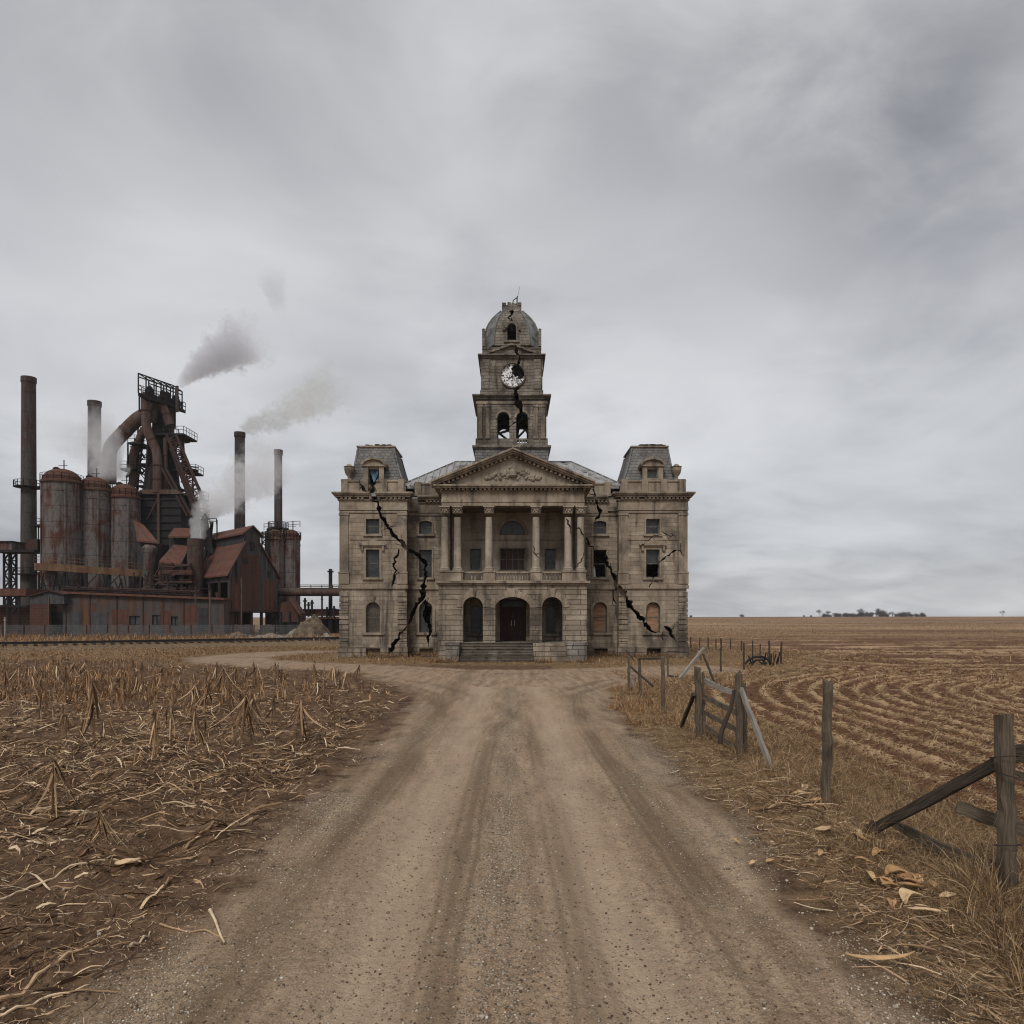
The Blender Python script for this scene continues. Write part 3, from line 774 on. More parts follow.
# mansards
for sgn, (px0, px1, qx0, qx1) in ((-1, (349, 404.5, 358, 394)), (1, (621.5, 677, 632, 667.5))):
    Y0, Y1, T0, T1 = 46.5, 51.4, 47.5, 50.6
    a0, a1 = PX(px0, Y0), PX(px1, Y0); b0, b1 = PX(qx0, T0), PX(qx1, T0)
    zb, zt = 10.9, PZ(448.5, T0)
    m = MB(); prev = None; N = 7
    rings = []
    for i in range(N + 1):
        q = i / N; e = q ** .70
        ring_ = [(a0 + (b0 - a0) * e, Y0 + (T0 - Y0) * e), (a1 + (b1 - a1) * e, Y0 + (T0 - Y0) * e), (a1 + (b1 - a1) * e, Y1 + (T1 - Y1) * e), (a0 + (b0 - a0) * e, Y1 + (T1 - Y1) * e)]
        rings.append([(x, y, zb + (zt - zb) * q) for x, y in ring_])
    v = [p for r_ in rings for p in r_]; f = [(0, 3, 2, 1), tuple(4 * N + i for i in range(4))]
    for i in range(N):
        for k in range(4): f.append((4 * i + k, 4 * i + (k + 1) % 4, 4 * i + 4 + (k + 1) % 4, 4 * i + 4 + k))
    m.add(v, f); mo = part(m, 'mansard_roof', 'slate', 'W')
    for k in range(4): MB().tube([r_[k] for r_ in rings], .07, 6).build('hip_roll', 'dome_metal', mo)
    m = MB(); m.box(a0 + .1, a1 - .1, Y0 + .1, Y1 - .1, 10.25, 10.9); part(m, 'mansard_base', 'stone_trim', 'W')
    m = MB()
    for o, za_, zb_ in ((-.08, zt - .12, zt), (.0, zt, zt + .08), (.08, zt + .08, zt + .17)):
        m.box(b0 - o, b1 + o, T0 - o, T1 + o, za_, zb_ - .002)
    for i in range(26):
        xx = random.uniform(b0 + .4, b1 - .3); m.box(xx, xx + random.uniform(.1, .3), T0, T0 + .4, zt + .15, zt + .17 + random.uniform(.03, .12))
    part(m, 'roof_crest', 'stone_trim')
    # dormer
    dl, dr = (PX(365.5, 46.4), PX(382.5, 46.4)) if sgn < 0 else (PX(643.5, 46.4), PX(661, 46.4))
    yf = 46.32
    cx = (dl + dr) / 2; zt2 = PZ(467, 46.4)
    wl, wr = cx - .32, cx + .32
    body = MB().box(dl, dr, yf, 48.2, 10.95, zt2).build('dormer', 'stone_trim', CH)
    cut(body, [cutter(MB().box(wl, wr, yf - .2, yf + .5, 11.2, zt2 - .16))], False)
    crackables.append((body, 'W'))
    m = MB(); m.box(dl - .1, dl + .18, yf - .08, yf + .02, 11.02, zt2 - .02); m.box(dr - .18, dr + .1, yf - .08, yf + .02, 11.02, zt2 - .02)
    m.box(dl - .22, dr + .22, yf - .16, 48.1, zt2, zt2 + .1)
    arc = [(cx + (dr - cx + .26) * math.cos(math.pi * i / 12), zt2 + .1 + .46 * math.sin(math.pi * i / 12)) for i in range(13)]
    arci = [(cx + (dr - cx + .10) * math.cos(math.pi * i / 12), zt2 + .1 + .33 * math.sin(math.pi * i / 12)) for i in range(13)]
    m.ring(arc, arci, yf - .2, 47.9, closed=False); m.prism(arci[::-1], yf - .05, 47.8)
    m.build('pediment', 'stone_trim', body)
    if sgn > 0:
        mm = MB(); mm.ring(arch_poly(wl, wr, 11.2, zt2 - .16), arch_poly(wl + .06, wr - .06, 11.26, zt2 - .22), yf + .15, yf + .22); mm.box(wl + .05, wr - .05, yf + .16, yf + .2, 11.55, 11.6)
        mm.build('window_frame', 'frame_paint', body)
        MB().prism(arch_poly(wl + .03, wr - .03, 11.22, zt2 - .2), yf + .19, yf + .2).build('pane', 'glass_dusty', body)
    else:
        MB().add([(wl, yf + .1, 11.9), (wl + .3, yf + .2, 11.75), (wr, yf + .1, 12.0), (wl + .5, yf + .12, 11.3), (wl + .33, yf + .02, 10.9), (wl + .2, yf + .2, 11.2)],
                 [(0, 1, 5), (1, 2, 3, 5), (3, 4, 5)]).build('torn_tarp', 'tarp', body, recalc=False)
    # urn
    ux = PX(348.6, 46.5) if sgn < 0 else PX(677, 46.5)
    m = MB(); m.lathe([(.24, 0), (.24, .12), (.1, .18), (.12, .3), (.26, .5), (.33, .78), (.30, .86), (.36, .92), (.2, .98), (.12, 1.08), (.03, 1.12)], (ux, 46.7, 11.05), 14)
    part(m, 'urn', 'stone_trim', smooth=True)
# main hip roof with standing seams
def hip_roof():
    E = [(-7.3, 47.75, 10.95), (7.3, 47.75, 10.95), (7.3, 57, 10.95), (-7.3, 57, 10.95)]
    T = [(-3.95, 52.0, 13.4), (4.15, 52.0, 13.4)]
    th = .16
    def slope(poly, name):
        n = len(poly); m = MB()
        m.add(list(poly) + [(x, y, z - th) for x, y, z in poly], [tuple(range(n)), tuple(range(2 * n - 1, n - 1, -1))] + [(i, (i + 1) % n, (i + 1) % n + n, i + n) for i in range(n)])
        return part(m, name, 'metal_roof')
    fr = slope([E[0], E[1], T[1], T[0]], 'roof'); bk = slope([E[2], E[3], T[0], T[1]], 'roof')
    l_ = slope([E[3], E[0], T[0]], 'roof'); r_ = slope([E[1], E[2], T[1]], 'roof')
    # rotten holes in the front right slope
    hs = []
    for hx, hy, s in ((4.95, 50.3, .26), (5.25, 49.6, .18), (5.7, 49.0, .2), (3.75, 51.7, .3), (6.1, 48.7, .16), (4.5, 50.6, .12)):
        c = MB(); n = 9
        rr = [s * random.uniform(.6, 1.3) for _ in range(n)]
        b = [(hx + rr[i] * 1.2 * math.cos(6.283 * i / n), hy + rr[i] * math.sin(6.283 * i / n)) for i in range(n)]
        c.add([(x, y, 10) for x, y in b] + [(x, y, 15) for x, y in b], [tuple(range(n - 1, -1, -1)), tuple(range(n, 2 * n))] + [(i, (i + 1) % n, (i + 1) % n + n, i + n) for i in range(n)])
        hs.append(cutter(c))
    m = MB()
    x = -7.0
    while x < 7.1:
        if x < T[0][0]: q = (x - E[0][0]) / (T[0][0] - E[0][0])
        elif x > T[1][0]: q = (E[1][0] - x) / (E[1][0] - T[1][0])
        else: q = 1
        if q > .03: m.tube([(x, 47.75, 10.975), (x, 47.75 + 4.25 * q, 10.975 + 2.45 * q)], .045, 4)
        x += .42
    s1 = m.build('roof_seam', 'metal_roof', fr)
    cut(fr, hs); cut(s1, hs)
    m = MB(); m.tube([E[0], T[0], T[1], E[1]], .07, 6); m.build('ridge_cap', 'dome_metal', fr)
hip_roof()

# ---- portico
arches = [(463, 483), (495.3, 529.8), (542, 562.7)]
XP = lambda p: PX(p, YP); ZP = lambda p: PZ(p, YP)
zfl = 1.06
w = MB().box(PXL, PXR, YP, YP + .55, -.1, 4.32).build('arcade_wall', 'stone_rustic', CH)
c = MB()
apolys = [arch_poly(XP(a), XP(b), zfl, ZP(597), 'round' if i != 1 else 'round') for i, (a, b) in enumerate(arches)]
# centre arch is a flattened one
def flat_arch(x0, x1, z0, z1, k=.62, n=14):
    w_ = (x1 - x0) / 2; cx = (x0 + x1) / 2; rz = w_ * k
    return [(x0, z0), (x1, z0)] + [(cx + w_ * math.cos(math.pi * i / n), z1 - rz + rz * math.sin(math.pi * i / n)) for i in range(n + 1)]
apolys[1] = flat_arch(XP(495.3), XP(529.8), zfl, ZP(597))
for p in apolys: c.prism(p, YP - .4, YP + 1)
cut(w, [cutter(c)], False); crackables.append((w, 'P'))
for i, (a, b) in enumerate(arches):
    m = MB(); x0, x1, z1 = XP(a), XP(b), ZP(597)
    n = 14; w_ = (x1 - x0) / 2; cx = (x0 + x1) / 2; k = .62 if i == 1 else 1.0
    for j in range(n):   # voussoirs
        a0 = math.pi * (j + .04) / n; a1 = math.pi * (j + .96) / n
        s0 = z1 - w_ * k
        def q(a_, o): return (cx + (w_ + o) * math.cos(a_), s0 + (w_ * k + o) * math.sin(a_))
        o_ = .36 if abs(j - (n - 1) / 2) > .6 else .5
        m.prism([q(a0, .003), q(a1, .003), q(a1, o_), q(a0, o_)], YP - .05, YP + .01)
    m.prism([(cx - .11, z1 + .0), (cx + .11, z1 + .0), (cx + .17, z1 + .5), (cx - .17, z1 + .5)], YP - .13, YP + .01)
    part(m, 'arch_stones', 'stone_trim', 'P')
m = MB(); m.box(PXL, PXL + .5, YP + .55, YR - .001, -.1, 4.32); part(m, 'portico_side_wall', 'stone_rustic'); m = MB(); m.box(PXR - .5, PXR, YP + .55, YR - .001, -.1, 4.32); part(m, 'portico_side_wall', 'stone_rustic')
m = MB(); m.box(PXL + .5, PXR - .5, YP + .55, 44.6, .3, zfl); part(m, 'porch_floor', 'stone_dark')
# porch back wall with door and windows
yb = 44.3
dx0, dx1 = PX(500, yb), PX(526, yb)
bw = MB().box(PXL + .5, PXR - .5, yb, yb + .4, zfl, 4.2).build('porch_back_wall', 'stone', CH)
c = MB(); c.box(dx0, dx1, yb - .2, yb + .6, zfl - .2, 3.55)
wl = [(470.5, 481.5), (545.5, 556)]
for a, b in wl: c.prism(arch_poly(PX(a, yb), PX(b, yb), PZ(633.5, yb), PZ(605, yb), 'round'), yb - .2, yb + .6)
cut(bw, [cutter(c)], False)
for a, b in wl: window(PX(a, yb), PX(b, yb), PZ(633.5, yb), PZ(605, yb), yb, 'round', sur=.1, bars=1, pane='glass_dark', deep=.12, lab='arched window under the arcade')
m = MB(); m.box(dx0, dx0 + .09, yb + .1, yb + .22, zfl, 3.5); m.box(dx1 - .09, dx1, yb + .1, yb + .22, zfl, 3.5); m.box(dx0, dx1, yb + .1, yb + .22, 3.46, 3.55); m.box(dx0 + .09, dx1 - .09, yb + .1, yb + .22, 3.02, 3.12)
df = part(m, 'front_door', 'door_wood')
cx = (dx0 + dx1) / 2
for s in (-1, 1):
    m = MB(); a, b = (dx0 + .1, cx - .01) if s < 0 else (cx + .01, dx1 - .1)
    m.box(a, b, yb + .15, yb + .2, zfl, 3.02)
    for z0, z1 in ((1.25, 1.8), (1.95, 2.85)):
        m.ring(arch_poly(a + .1, b - .1, z0, z1), arch_poly(a + .16, b - .16, z0 + .06, z1 - .06), yb + .13, yb + .152)
    m.build('door_leaf', 'door_wood', df)
    MB().tube([(cx + s * .1, yb + .1, 1.95), (cx + s * .1, yb + .1, 2.3)], .02, 6).build('handle', 'white_scrap', df)
MB().box(dx0 + .1, dx1 - .1, yb + .17, yb + .18, 3.13, 3.45).build('fanlight', 'glass_dusty', df)
# ledge over the arcade, loggia floor
m = MB(); m.box(PXL - .06, PXR + .06, YP - .10, YP + .6, 4.32, 4.42); m.box(PXL - .16, PXR + .16, YP - .22, YP + .6, 4.42, 4.54); m.box(PXL - .08, PXL + .4, YP + .6, YR - .002, 4.32, 4.54); m.box(PXR - .4, PXR + .08, YP + .6, YR - .002, 4.32, 4.54)
part(m, 'ledge', 'stone_trim', 'P')
m = MB(); m.box(PXL + .4, PXR - .4, YP + .6, YR - .003, 4.3, 4.5); part(m, 'loggia_floor', 'stone_dark')
# loggia back wall
yl = 44.8
XLg = lambda p: PX(p, yl); ZLg = lambda p: PZ(p, yl)
lw = MB().box(PXL + .55, PXR - .55, yl, yl + .4, 4.5, 8.82).build('loggia_wall', 'stone_column', CH)
c = MB()
lst = [arch_poly(XLg(470.2), XLg(480.3), ZLg(570), ZLg(549)), arch_poly(XLg(545), XLg(555.5), ZLg(570), ZLg(549)), arch_poly(XLg(500), XLg(525), ZLg(570.5), ZLg(548.5))]
fl = [(XLg(500), ZLg(535)), (XLg(525), ZLg(535))] + [(XLg(512.5) + (XLg(525) - XLg(512.5)) * math.cos(math.pi * i / 14), ZLg(535) + .02 + .86 * math.sin(math.pi * i / 14)) for i in range(15)]
for p in lst + [fl]: c.prism(p, yl - .2, yl + .6)
cut(lw, [cutter(c)], False)
window(XLg(470.2), XLg(480.3), ZLg(570), ZLg(549), yl, sur=.06, bars=2, deep=.12, lab='narrow window behind the portico columns', sill=False)
window(XLg(545), XLg(555.5), ZLg(570), ZLg(549), yl, sur=.06, bars=2, deep=.12, lab='narrow window behind the portico columns', sill=False)
window(XLg(500), XLg(525), ZLg(570.5), ZLg(548.5), yl, sur=.1, bars=1, vert=3, pane='door_wood', deep=.12, lab='wide balcony window with dark wooden shutters', sill=False)
m = MB(); cxf = XLg(512.5); rr = XLg(525) - cxf
def arc(o, k=14, z=.88): return [(cxf + (rr + o) * math.cos(math.pi * i / k), ZLg(535) + .02 + (z - .02 + o) * math.sin(math.pi * i / k)) for i in range(k + 1)]
m.ring(arc(.0), arc(-.07), yl + .1, yl + .18, closed=False); m.box(cxf - rr, cxf + rr, yl + .1, yl + .18, ZLg(535), ZLg(535) + .07); m.box(cxf - .025, cxf + .025, yl + .11, yl + .17, ZLg(535) + .07, ZLg(535) + .84)
fo = part(m, 'fanlight_window', 'frame_paint'); MB().prism(fl, yl + .13, yl + .14).build('pane', 'glass_dusty', fo)
m = MB(); m.ring(arc(.2), arc(.06), yl - .05, yl + .01, closed=False)
for a, b in ((470, 481), (545, 556)):
    m.ring(arch_poly(XLg(a), XLg(b), ZLg(533), ZLg(519)), arch_poly(XLg(a) + .07, XLg(b) - .07, ZLg(533) + .07, ZLg(519) - .07), yl - .04, yl + .01)
m.box(PXL + .6, PXR - .6, yl - .06, yl + .01, ZLg(540.5), ZLg(538.8))
part(m, 'wall_molding', 'stone_trim')
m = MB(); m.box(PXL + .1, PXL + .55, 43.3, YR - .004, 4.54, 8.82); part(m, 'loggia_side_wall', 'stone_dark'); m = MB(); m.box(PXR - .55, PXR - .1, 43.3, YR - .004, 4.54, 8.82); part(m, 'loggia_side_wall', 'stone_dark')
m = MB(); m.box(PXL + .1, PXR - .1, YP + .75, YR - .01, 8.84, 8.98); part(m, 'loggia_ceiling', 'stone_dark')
# columns
colx = [445, 457.5, 489, 536, 568, 580.6]
yc = YP + .36
def column(px):
    x = PX(px, yc); z0, z1 = 5.14, 8.82
    m = MB(); Hc = z1 - z0
    prof = [(.30, 0), (.30, .06), (.27, .08), (.285, .13), (.25, .17), (.225, .2)]
    for i in range(9): q = i / 8; prof.append((.222 - .032 * q ** 1.6, .22 + (Hc - .22 - .62) * q))
    n = 20; m.lathe(prof, (x, yc, z0), n)
    o = part(m, 'column', 'stone_column', 'P', smooth=True)
    c_ = MB(); zc_ = z1 - .42
    c_.lathe([(.20, 0), (.225, .02), (.20, .045), (.20, .12), (.235, .2), (.22, .22), (.265, .3), (.30, .33)], (x, yc, zc_), 16)
    for lv, (rz, zz_, k) in enumerate(((.235, .06, 8), (.262, .17, 8), (.30, .28, 4))):
        for j in range(k):
            th = 2 * math.pi * (j + .5 * (lv % 2)) / k + (math.pi / 4 if k == 4 else 0)
            c_.lathe([(.02, -.05), (.05, -.01), (.055, .04), (.02, .07)], (x + rz * math.cos(th), yc + rz * math.sin(th), zc_ + zz_), 6)
    c_.box(x - .31, x + .31, yc - .31, yc + .31, zc_ + .345, zc_ + .42 - .003)
    c_.build('capital', 'stone_column', o)
for p in colx: column(p)
# pedestals and balustrade
m = MB()
def ped(a, b):
    x0, x1 = PX(a, YP), PX(b, YP)
    m.box(x0, x1, YP + .02, YP + .7, 4.54, 5.04); m.box(x0 - .04, x1 + .04, YP - .02, YP + .74, 5.04, 5.14); m.box(x0 - .03, x1 + .03, YP - .01, YP + .72, 4.545, 4.64)
ped(439.5, 463); ped(483.5, 494.5); ped(530.5, 542); ped(562, 586)
part(m, 'pedestal', 'stone_trim', 'P')
for a, b in ((463, 483.5), (494.5, 530.5), (542, 562)):
    x0, x1 = PX(a, YP), PX(b, YP)
    m = MB(); m.box(x0, x1, YP + .16, YP + .42, 5.0, 5.09); m.box(x0, x1, YP + .16, YP + .42, 4.54, 4.6)
    o = part(m, 'balustrade', 'stone_trim'); m = MB()
    n = int((x1 - x0) / .17)
    for i in range(n):
        if a == 463 and i in (1, 4): continue
        m.lathe([(.035, 0), (.05, .05), (.06, .14), (.03, .26), (.04, .36), (.05, .4)], (x0 + (x1 - x0) * (i + .5) / n, YP + .29, 4.6), 8)
    m.build('balusters', 'stone_trim', o, True)
# entablature
m = MB(); ex0, ex1 = PX(441.5, YP), PX(584.5, YP)
m.box(ex0, ex1, YP + .05, YP + .75, 8.82, 9.02); m.box(ex0 - .03, ex1 + .03, YP + .02, YP + .75, 9.02, 9.17); m.box(ex0, ex1, YP + .05, YP + .75, 9.17, 9.62)
m.box(ex0, ex0 + .5, YP + .75, YR - .01, 8.82, 9.62); m.box(ex1 - .5, ex1, YP + .75, YR - .01, 8.82, 9.62)
part(m, 'entablature', 'stone_trim', 'P')
zt = 9.62
m = MB()
for o, a, b in ((.08, zt, zt + .07), (.32, zt + .17, zt + .27), (.42, zt + .27, zt + .36)):
    m.box(ex0 - o, ex1 + o, YP + .05 - o, YR, a, b - .002)
part(m, 'pediment_cornice', 'stone_trim', 'P')
m = MB(); n = 34
for i in range(n): x = ex0 - .1 + (ex1 - ex0 + .2) * (i + .5) / n; m.box(x - .07, x + .07, YP - .18, YP + .3, zt + .07, zt + .168)
part(m, 'dentils', 'stone_trim')
zp0 = zt + .36; apx = (ex0 + ex1) / 2; apz = ZP(452.5); hw = (ex1 - ex0) / 2 + .45
m = MB(); m.prism([(apx - hw + .4, zp0), (apx + hw - .4, zp0), (apx, apz - .12)], YP + .12, YP + .5); part(m, 'tympanum', 'stone_column', 'P')
slp = (apz - zp0) / hw
for s in (-1, 1):
    m = MB()
    for o, t0, t1 in ((.30, -.12, -.02), (.42, -.02, .09), (.52, .09, .20)):
        m.prism([(apx + s * (hw + .12), zp0 + t0 - .0), (apx, apz + t0), (apx, apz + t1), (apx + s * (hw + .12), zp0 + t1)], YP + .05 - o, YP + .3)
    part(m, 'raking_cornice', 'stone_trim', 'P')
    m = MB()
    for i in range(18):
        q = (i + .6) / 18.5; x = apx + s * hw * (1 - q); z = zp0 + (apz - zp0) * q - .12
        m.box(x - .065, x + .065, YP - .16, YP + .2, z - .13, z - .0)
    part(m, 'dentils', 'stone_trim')
    m = MB(); m.prism([(apx + s * (hw + .1), zp0 + .06), (apx, apz + .06), (apx, apz + .18), (apx + s * (hw + .1), zp0 + .18)], YP + .3, 50); part(m, 'portico_roof', 'metal_roof')
m = MB(); random.seed(5)
for i in range(110):
    sx_ = random.uniform(-1.6, 1.6); zz_ = zp0 + .36 + random.uniform(0, .75) * (1 - abs(sx_) / 2.0) ** 1.2
    r_ = random.uniform(.04, .12)
    m.lathe([(r_ * .5, -r_), (r_, -r_ * .3), (r_ * .9, r_ * .5), (r_ * .3, r_)], (apx + sx_, YP + .1, zz_), 7)
m.lathe([(.12, -.2), (.24, -.1), (.25, .15), (.12, .26)], (apx, YP + .08, zp0 + .65), 10)
part(m, 'relief_carving', 'stone_column', smooth=True)
# steps and flank blocks
m = MB(); sx0, sx1 = PX(459, 41.4), PX(533, 41.4); ns = 7
for i in range(ns):
    m.box(sx0, sx1, 40.78 + i * .18, 42.0, zfl * i / ns + (.002 if i else -.05), zfl * (i + 1) / ns - .045); m.box(sx0 + .01, sx1 - .01, 40.74 + i * .18, 42.0, zfl * (i + 1) / ns - .045, zfl * (i + 1) / ns)
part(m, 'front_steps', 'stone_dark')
m = MB(); m.box(sx1 + .003, PX(566, 41.5), 41.2, 41.998, -.05, zfl - .04); part(m, 'flank_wall', 'stone_rustic')
m = MB(); m.box(PX(446, 41), PX(459, 41) - .003, 40.8, 41.998, -.05, .95); m.box(PX(446, 41) - .05, PX(459, 41) + .04, 40.74, 41.997, .952, 1.06); part(m, 'step_block', 'stone_pale')
m = MB(); m.box(PX(566.5, 41.2), PX(586.5, 41.2), 41.1, 41.998, -.05, .95); m.box(PX(566, 41.2), PX(587.5, 41.2), 41.04, 41.997, .952, 1.08); part(m, 'step_block', 'stone_pale')

# ---- clock tower
TY = 50.0; TC = 52.4; TX = PX(511.7, TY); U = .01187
def tz(v): return 24.6 - v * U
def tzd(v, hw_): return H + (327 - v / 5.692) * (TC - hw_) / F
def tbox(m, hw_, z0, z1): m.box(TX - hw_, TX + hw_, TC - hw_, TC + hw_, z0, z1)
m = MB(); tbox(m, 2.48, 11.0, tz(905)); part(m, 'tower_base', 'slate')
m = MB(); tbox(m, 2.58, tz(906), tz(898)); tbox(m, 2.66, tz(898) + .001, tz(888)); part(m, 'tower_cornice', 'stone_tower')
# belfry walls
zb0, zb1 = tz(888), tz(622)
a1 = (PX(497.2, TY), PX(509.4, TY)); a2 = (PX(516.2, TY), PX(528, TY)); za0, za1 = tz(850), tz(693)
def four_walls(hw_, z0, z1, th, name, mat, cuts_front=None):
    fr = MB().box(TX - hw_, TX + hw_, TC - hw_, TC - hw_ + th, z0, z1).build(name, mat, CH)
    bk = MB().box(TX - hw_, TX + hw_, TC + hw_ - th, TC + hw_, z0, z1).build(name, mat, CH)
    sl = MB().box(TX - hw_, TX - hw_ + th, TC - hw_ + th, TC + hw_ - th, z0, z1).build(name, mat, CH)
    sr = MB().box(TX + hw_ - th, TX + hw_, TC - hw_ + th, TC + hw_ - th, z0, z1).build(name, mat, CH)
    return fr, bk, sl, sr
fr, bk, sl, sr = four_walls(2.35, zb0, zb1, .42, 'belfry_wall', 'stone_tower')
c = MB()
for a in (a1, a2): c.prism(arch_poly(a[0], a[1], za0, za1, 'round'), TC - 4, TC + 4)
cy = cutter(c); cut(fr, [cy], False); cut(bk, [cy], False); crackables.append((fr, 'T'))
c = MB()
for s in (-.63, .63): c.prismx([(TC + x - TX, z) for x, z in arch_poly(TX + s - .4, TX + s + .4, za0, za1, 'round')], TX - 4, TX + 4)
cs = cutter(c); cut(sl, [cs], False); cut(sr, [cs], False)
m = MB()
for s in (-1, 1):
    for o in (0, 1):
        xc = TX + s * (1.62 + .5 * o); m.box(xc - .13, xc + .13, TY - .08, TY + .08, tz(835), tz(668)); m.box(xc - .17, xc + .17, TY - .12, TY + .08, tz(668), tz(655)); m.box(xc - .17, xc + .17, TY - .12, TY + .08, tz(848), tz(835))
m.box(TX - 2.42, TX + 2.42, TC - 2.42, TC - 2.351, tz(648), tz(634)); m.box(TX - 2.42, TX - 2.351, TC - 2.35, TC + 2.42, tz(648), tz(634)); m.box(TX + 2.351, TX + 2.42, TC - 2.35, TC + 2.42, tz(648), tz(634))
for a in (a1, a2):
    k = 10; w_ = (a[1] - a[0]) / 2; cx = (a[0] + a[1]) / 2
    m.ring([(cx + (w_ + .13) * math.cos(math.pi * i / k), za1 - w_ + (w_ + .13) * math.sin(math.pi * i / k)) for i in range(k + 1)], [(cx + w_ * math.cos(math.pi * i / k), za1 - w_ + w_ * math.sin(math.pi * i / k)) for i in range(k + 1)], TY - .02, TY + .06, closed=False)
part(m, 'belfry_trim', 'stone_trim', 'T')
m = MB(); m.box(TX - 2.44, TX + 2.44, TC - 2.44, TC - 2.3, tz(884), tz(846))
m2 = m.build('belfry_parapet', 'stone_tower', CH)
c = MB(); 
for i in range(4): c.box(a2[0] + .06 + i * .19, a2[0] + .18 + i * .19, TC - 3, TC + 3, tz(872), tz(856))
cut(m2, [cutter(c)], False); cut(fr, [CUTS[-1]]); cut(bk, [CUTS[-1]], False)
m = MB(); 
for hw_, a, b in ((2.46, 622, 612), (2.56, 612, 606), (2.66, 606, 598)): tbox(m, hw_, tz(a) + .001, tz(b))
part(m, 'tower_cornice', 'stone_tower', 'T')
m = MB(); tbox(m, 1.9, zb0 + .0, zb0 + .12); part(m, 'belfry_floor', 'iron_dark')
m = MB(); m.tube([(TX - 1.3, TC - 1.9, 14.9), (TX + .1, TC - 1.2, 15.5), (TX + .9, TC - .6, 16.6)], .09, 5); m.tube([(TX - 1.0, TC - 1.2, 15.3), (TX - .2, TC - 1.6, 14.6)], .08, 5)
m.tube([(TX + .3, TC - 1.6, 14.7), (TX + .9, TC - 1.5, 15.35), (TX + 1.2, TC - 1.8, 15.1)], .08, 5); m.tube([(TX + .2, TC, 14.3), (TX + .6, TC, 17.2)], .14, 5)
part(m, 'fallen_beams', 'iron_dark')
# clock stage
zc0, zc1 = tz(598), tz(372)
fr, bk, sl, sr = four_walls(2.02, zc0, zc1, .4, 'clock_stage_wall', 'stone_tower')
ckx, ckz, ckr = PX(512.7, TY + .3), PZ(374.9, TY + .3), .80
circ = [(ckx + ckr * math.cos(2 * math.pi * i / 32), ckz + ckr * math.sin(2 * math.pi * i / 32)) for i in range(32)]
cut(fr, [cutter(MB().prism(circ, TC - 3, TC - 1.2))], False); crackables.append((fr, 'T'))
m = MB()
m.box(TX - 2.1, TX + 2.1, TC - 2.13, TC - 2.021, zc0, tz(560)); 
for s in (-1, 1):
    m.box(TX + s * 1.75 - .24, TX + s * 1.75 + .24, TC - 2.16, TC - 2.0, tz(556), tz(385))
    for o, a, b in ((.22, 598, 560), (.12, 545, 440), (.2, 440, 372)):
        m.box(min(TX + s * 2.021, TX + s * (2.03 + o * .55)), max(TX + s * 2.021, TX + s * (2.03 + o * .55)), TC - 2.0, TC + 2.0, tz(a), tz(b))
    m.prism([(TX + s * 1.2, tz(560)), (TX + s * 1.5, tz(560)), (TX + s * 1.5, tz(470)), (TX + s * 1.42, tz(500)), (TX + s * 1.3, tz(530))], TC - 2.12, TC - 2.0)
part(m, 'clock_stage_trim', 'stone_tower', 'T')
m = MB()
o_ = [(ckx + (ckr + .10) * math.cos(2 * math.pi * i / 32), ckz + (ckr + .10) * math.sin(2 * math.pi * i / 32)) for i in range(32)]
m.ring(o_, circ, TC - 2.12, TC - 1.95); ck = part(m, 'clock', 'stone_dark', 'T')
# broken white dial with a jagged missing part
n = 40; dial = []
for i in range(n + 1):
    a = R(78) + R(228) * i / n * 1.22
    dial.append((ckx + (ckr - .01) * math.cos(a), ckz + (ckr - .01) * math.sin(a)))
jag = [(.52, -.28), (.30, -.18), (.38, -.05), (.12, -.12), (.08, .06), (-.06, .10), (-.02, .3), (-.12, .48), (.02, .6)]
dial += [(ckx + x * ckr / .8, ckz + z * ckr / .8) for x, z in jag]
MB().prism(dial, TC - 1.98, TC - 1.95).build('dial', 'clock_face', ck)
m = MB()
for i in range(12):
    a = 2 * math.pi * i / 12
    if -20 < math.degrees(a) < 80: continue
    m.tube([(ckx + .60 * math.cos(a), TC - 2.0, ckz + .60 * math.sin(a)), (ckx + .72 * math.cos(a), TC - 2.0, ckz + .72 * math.sin(a))], .028, 4)
m.tube([(ckx, TC - 2.01, ckz), (ckx - .3, TC - 2.01, ckz - .25)], .03, 4); m.tube([(ckx, TC - 2.02, ckz), (ckx + .1, TC - 2.02, ckz + .5)], .022, 4)
m.build('clock_hand', 'iron_dark', ck)
m = MB()
for hw_, a, b in ((2.1, 378, 372), (2.2, 372, 366), (2.3, 366, 359)): tbox(m, hw_, tz(a) + .001, tz(b))
part(m, 'tower_cornice', 'stone_tower', 'T')
m = MB(); zc_ = tz(359)
pd = [(-2.0, .0), (-1.3, .18), (-.6, .42), (0, .62), (.6, .42), (1.3, .18), (2.0, .0)]
m.ring([(TX + x, zc_ + z + .1) for x, z in pd], [(TX + x * .93, zc_ + z - .02) for x, z in pd], TC - 2.28, TC - 1.6, closed=False)
m.prism([(TX + x * .93, zc_ + z * .97) for x, z in pd], TC - 2.08, TC - 1.7)
part(m, 'tower_pediment', 'stone_tower', 'T')
m = MB(); tbox(m, 1.96, tz(359) + .002, tz(322)); tbox(m, 2.02, tz(322) + .001, tz(316)); part(m, 'dome_drum', 'stone_tower', 'T')
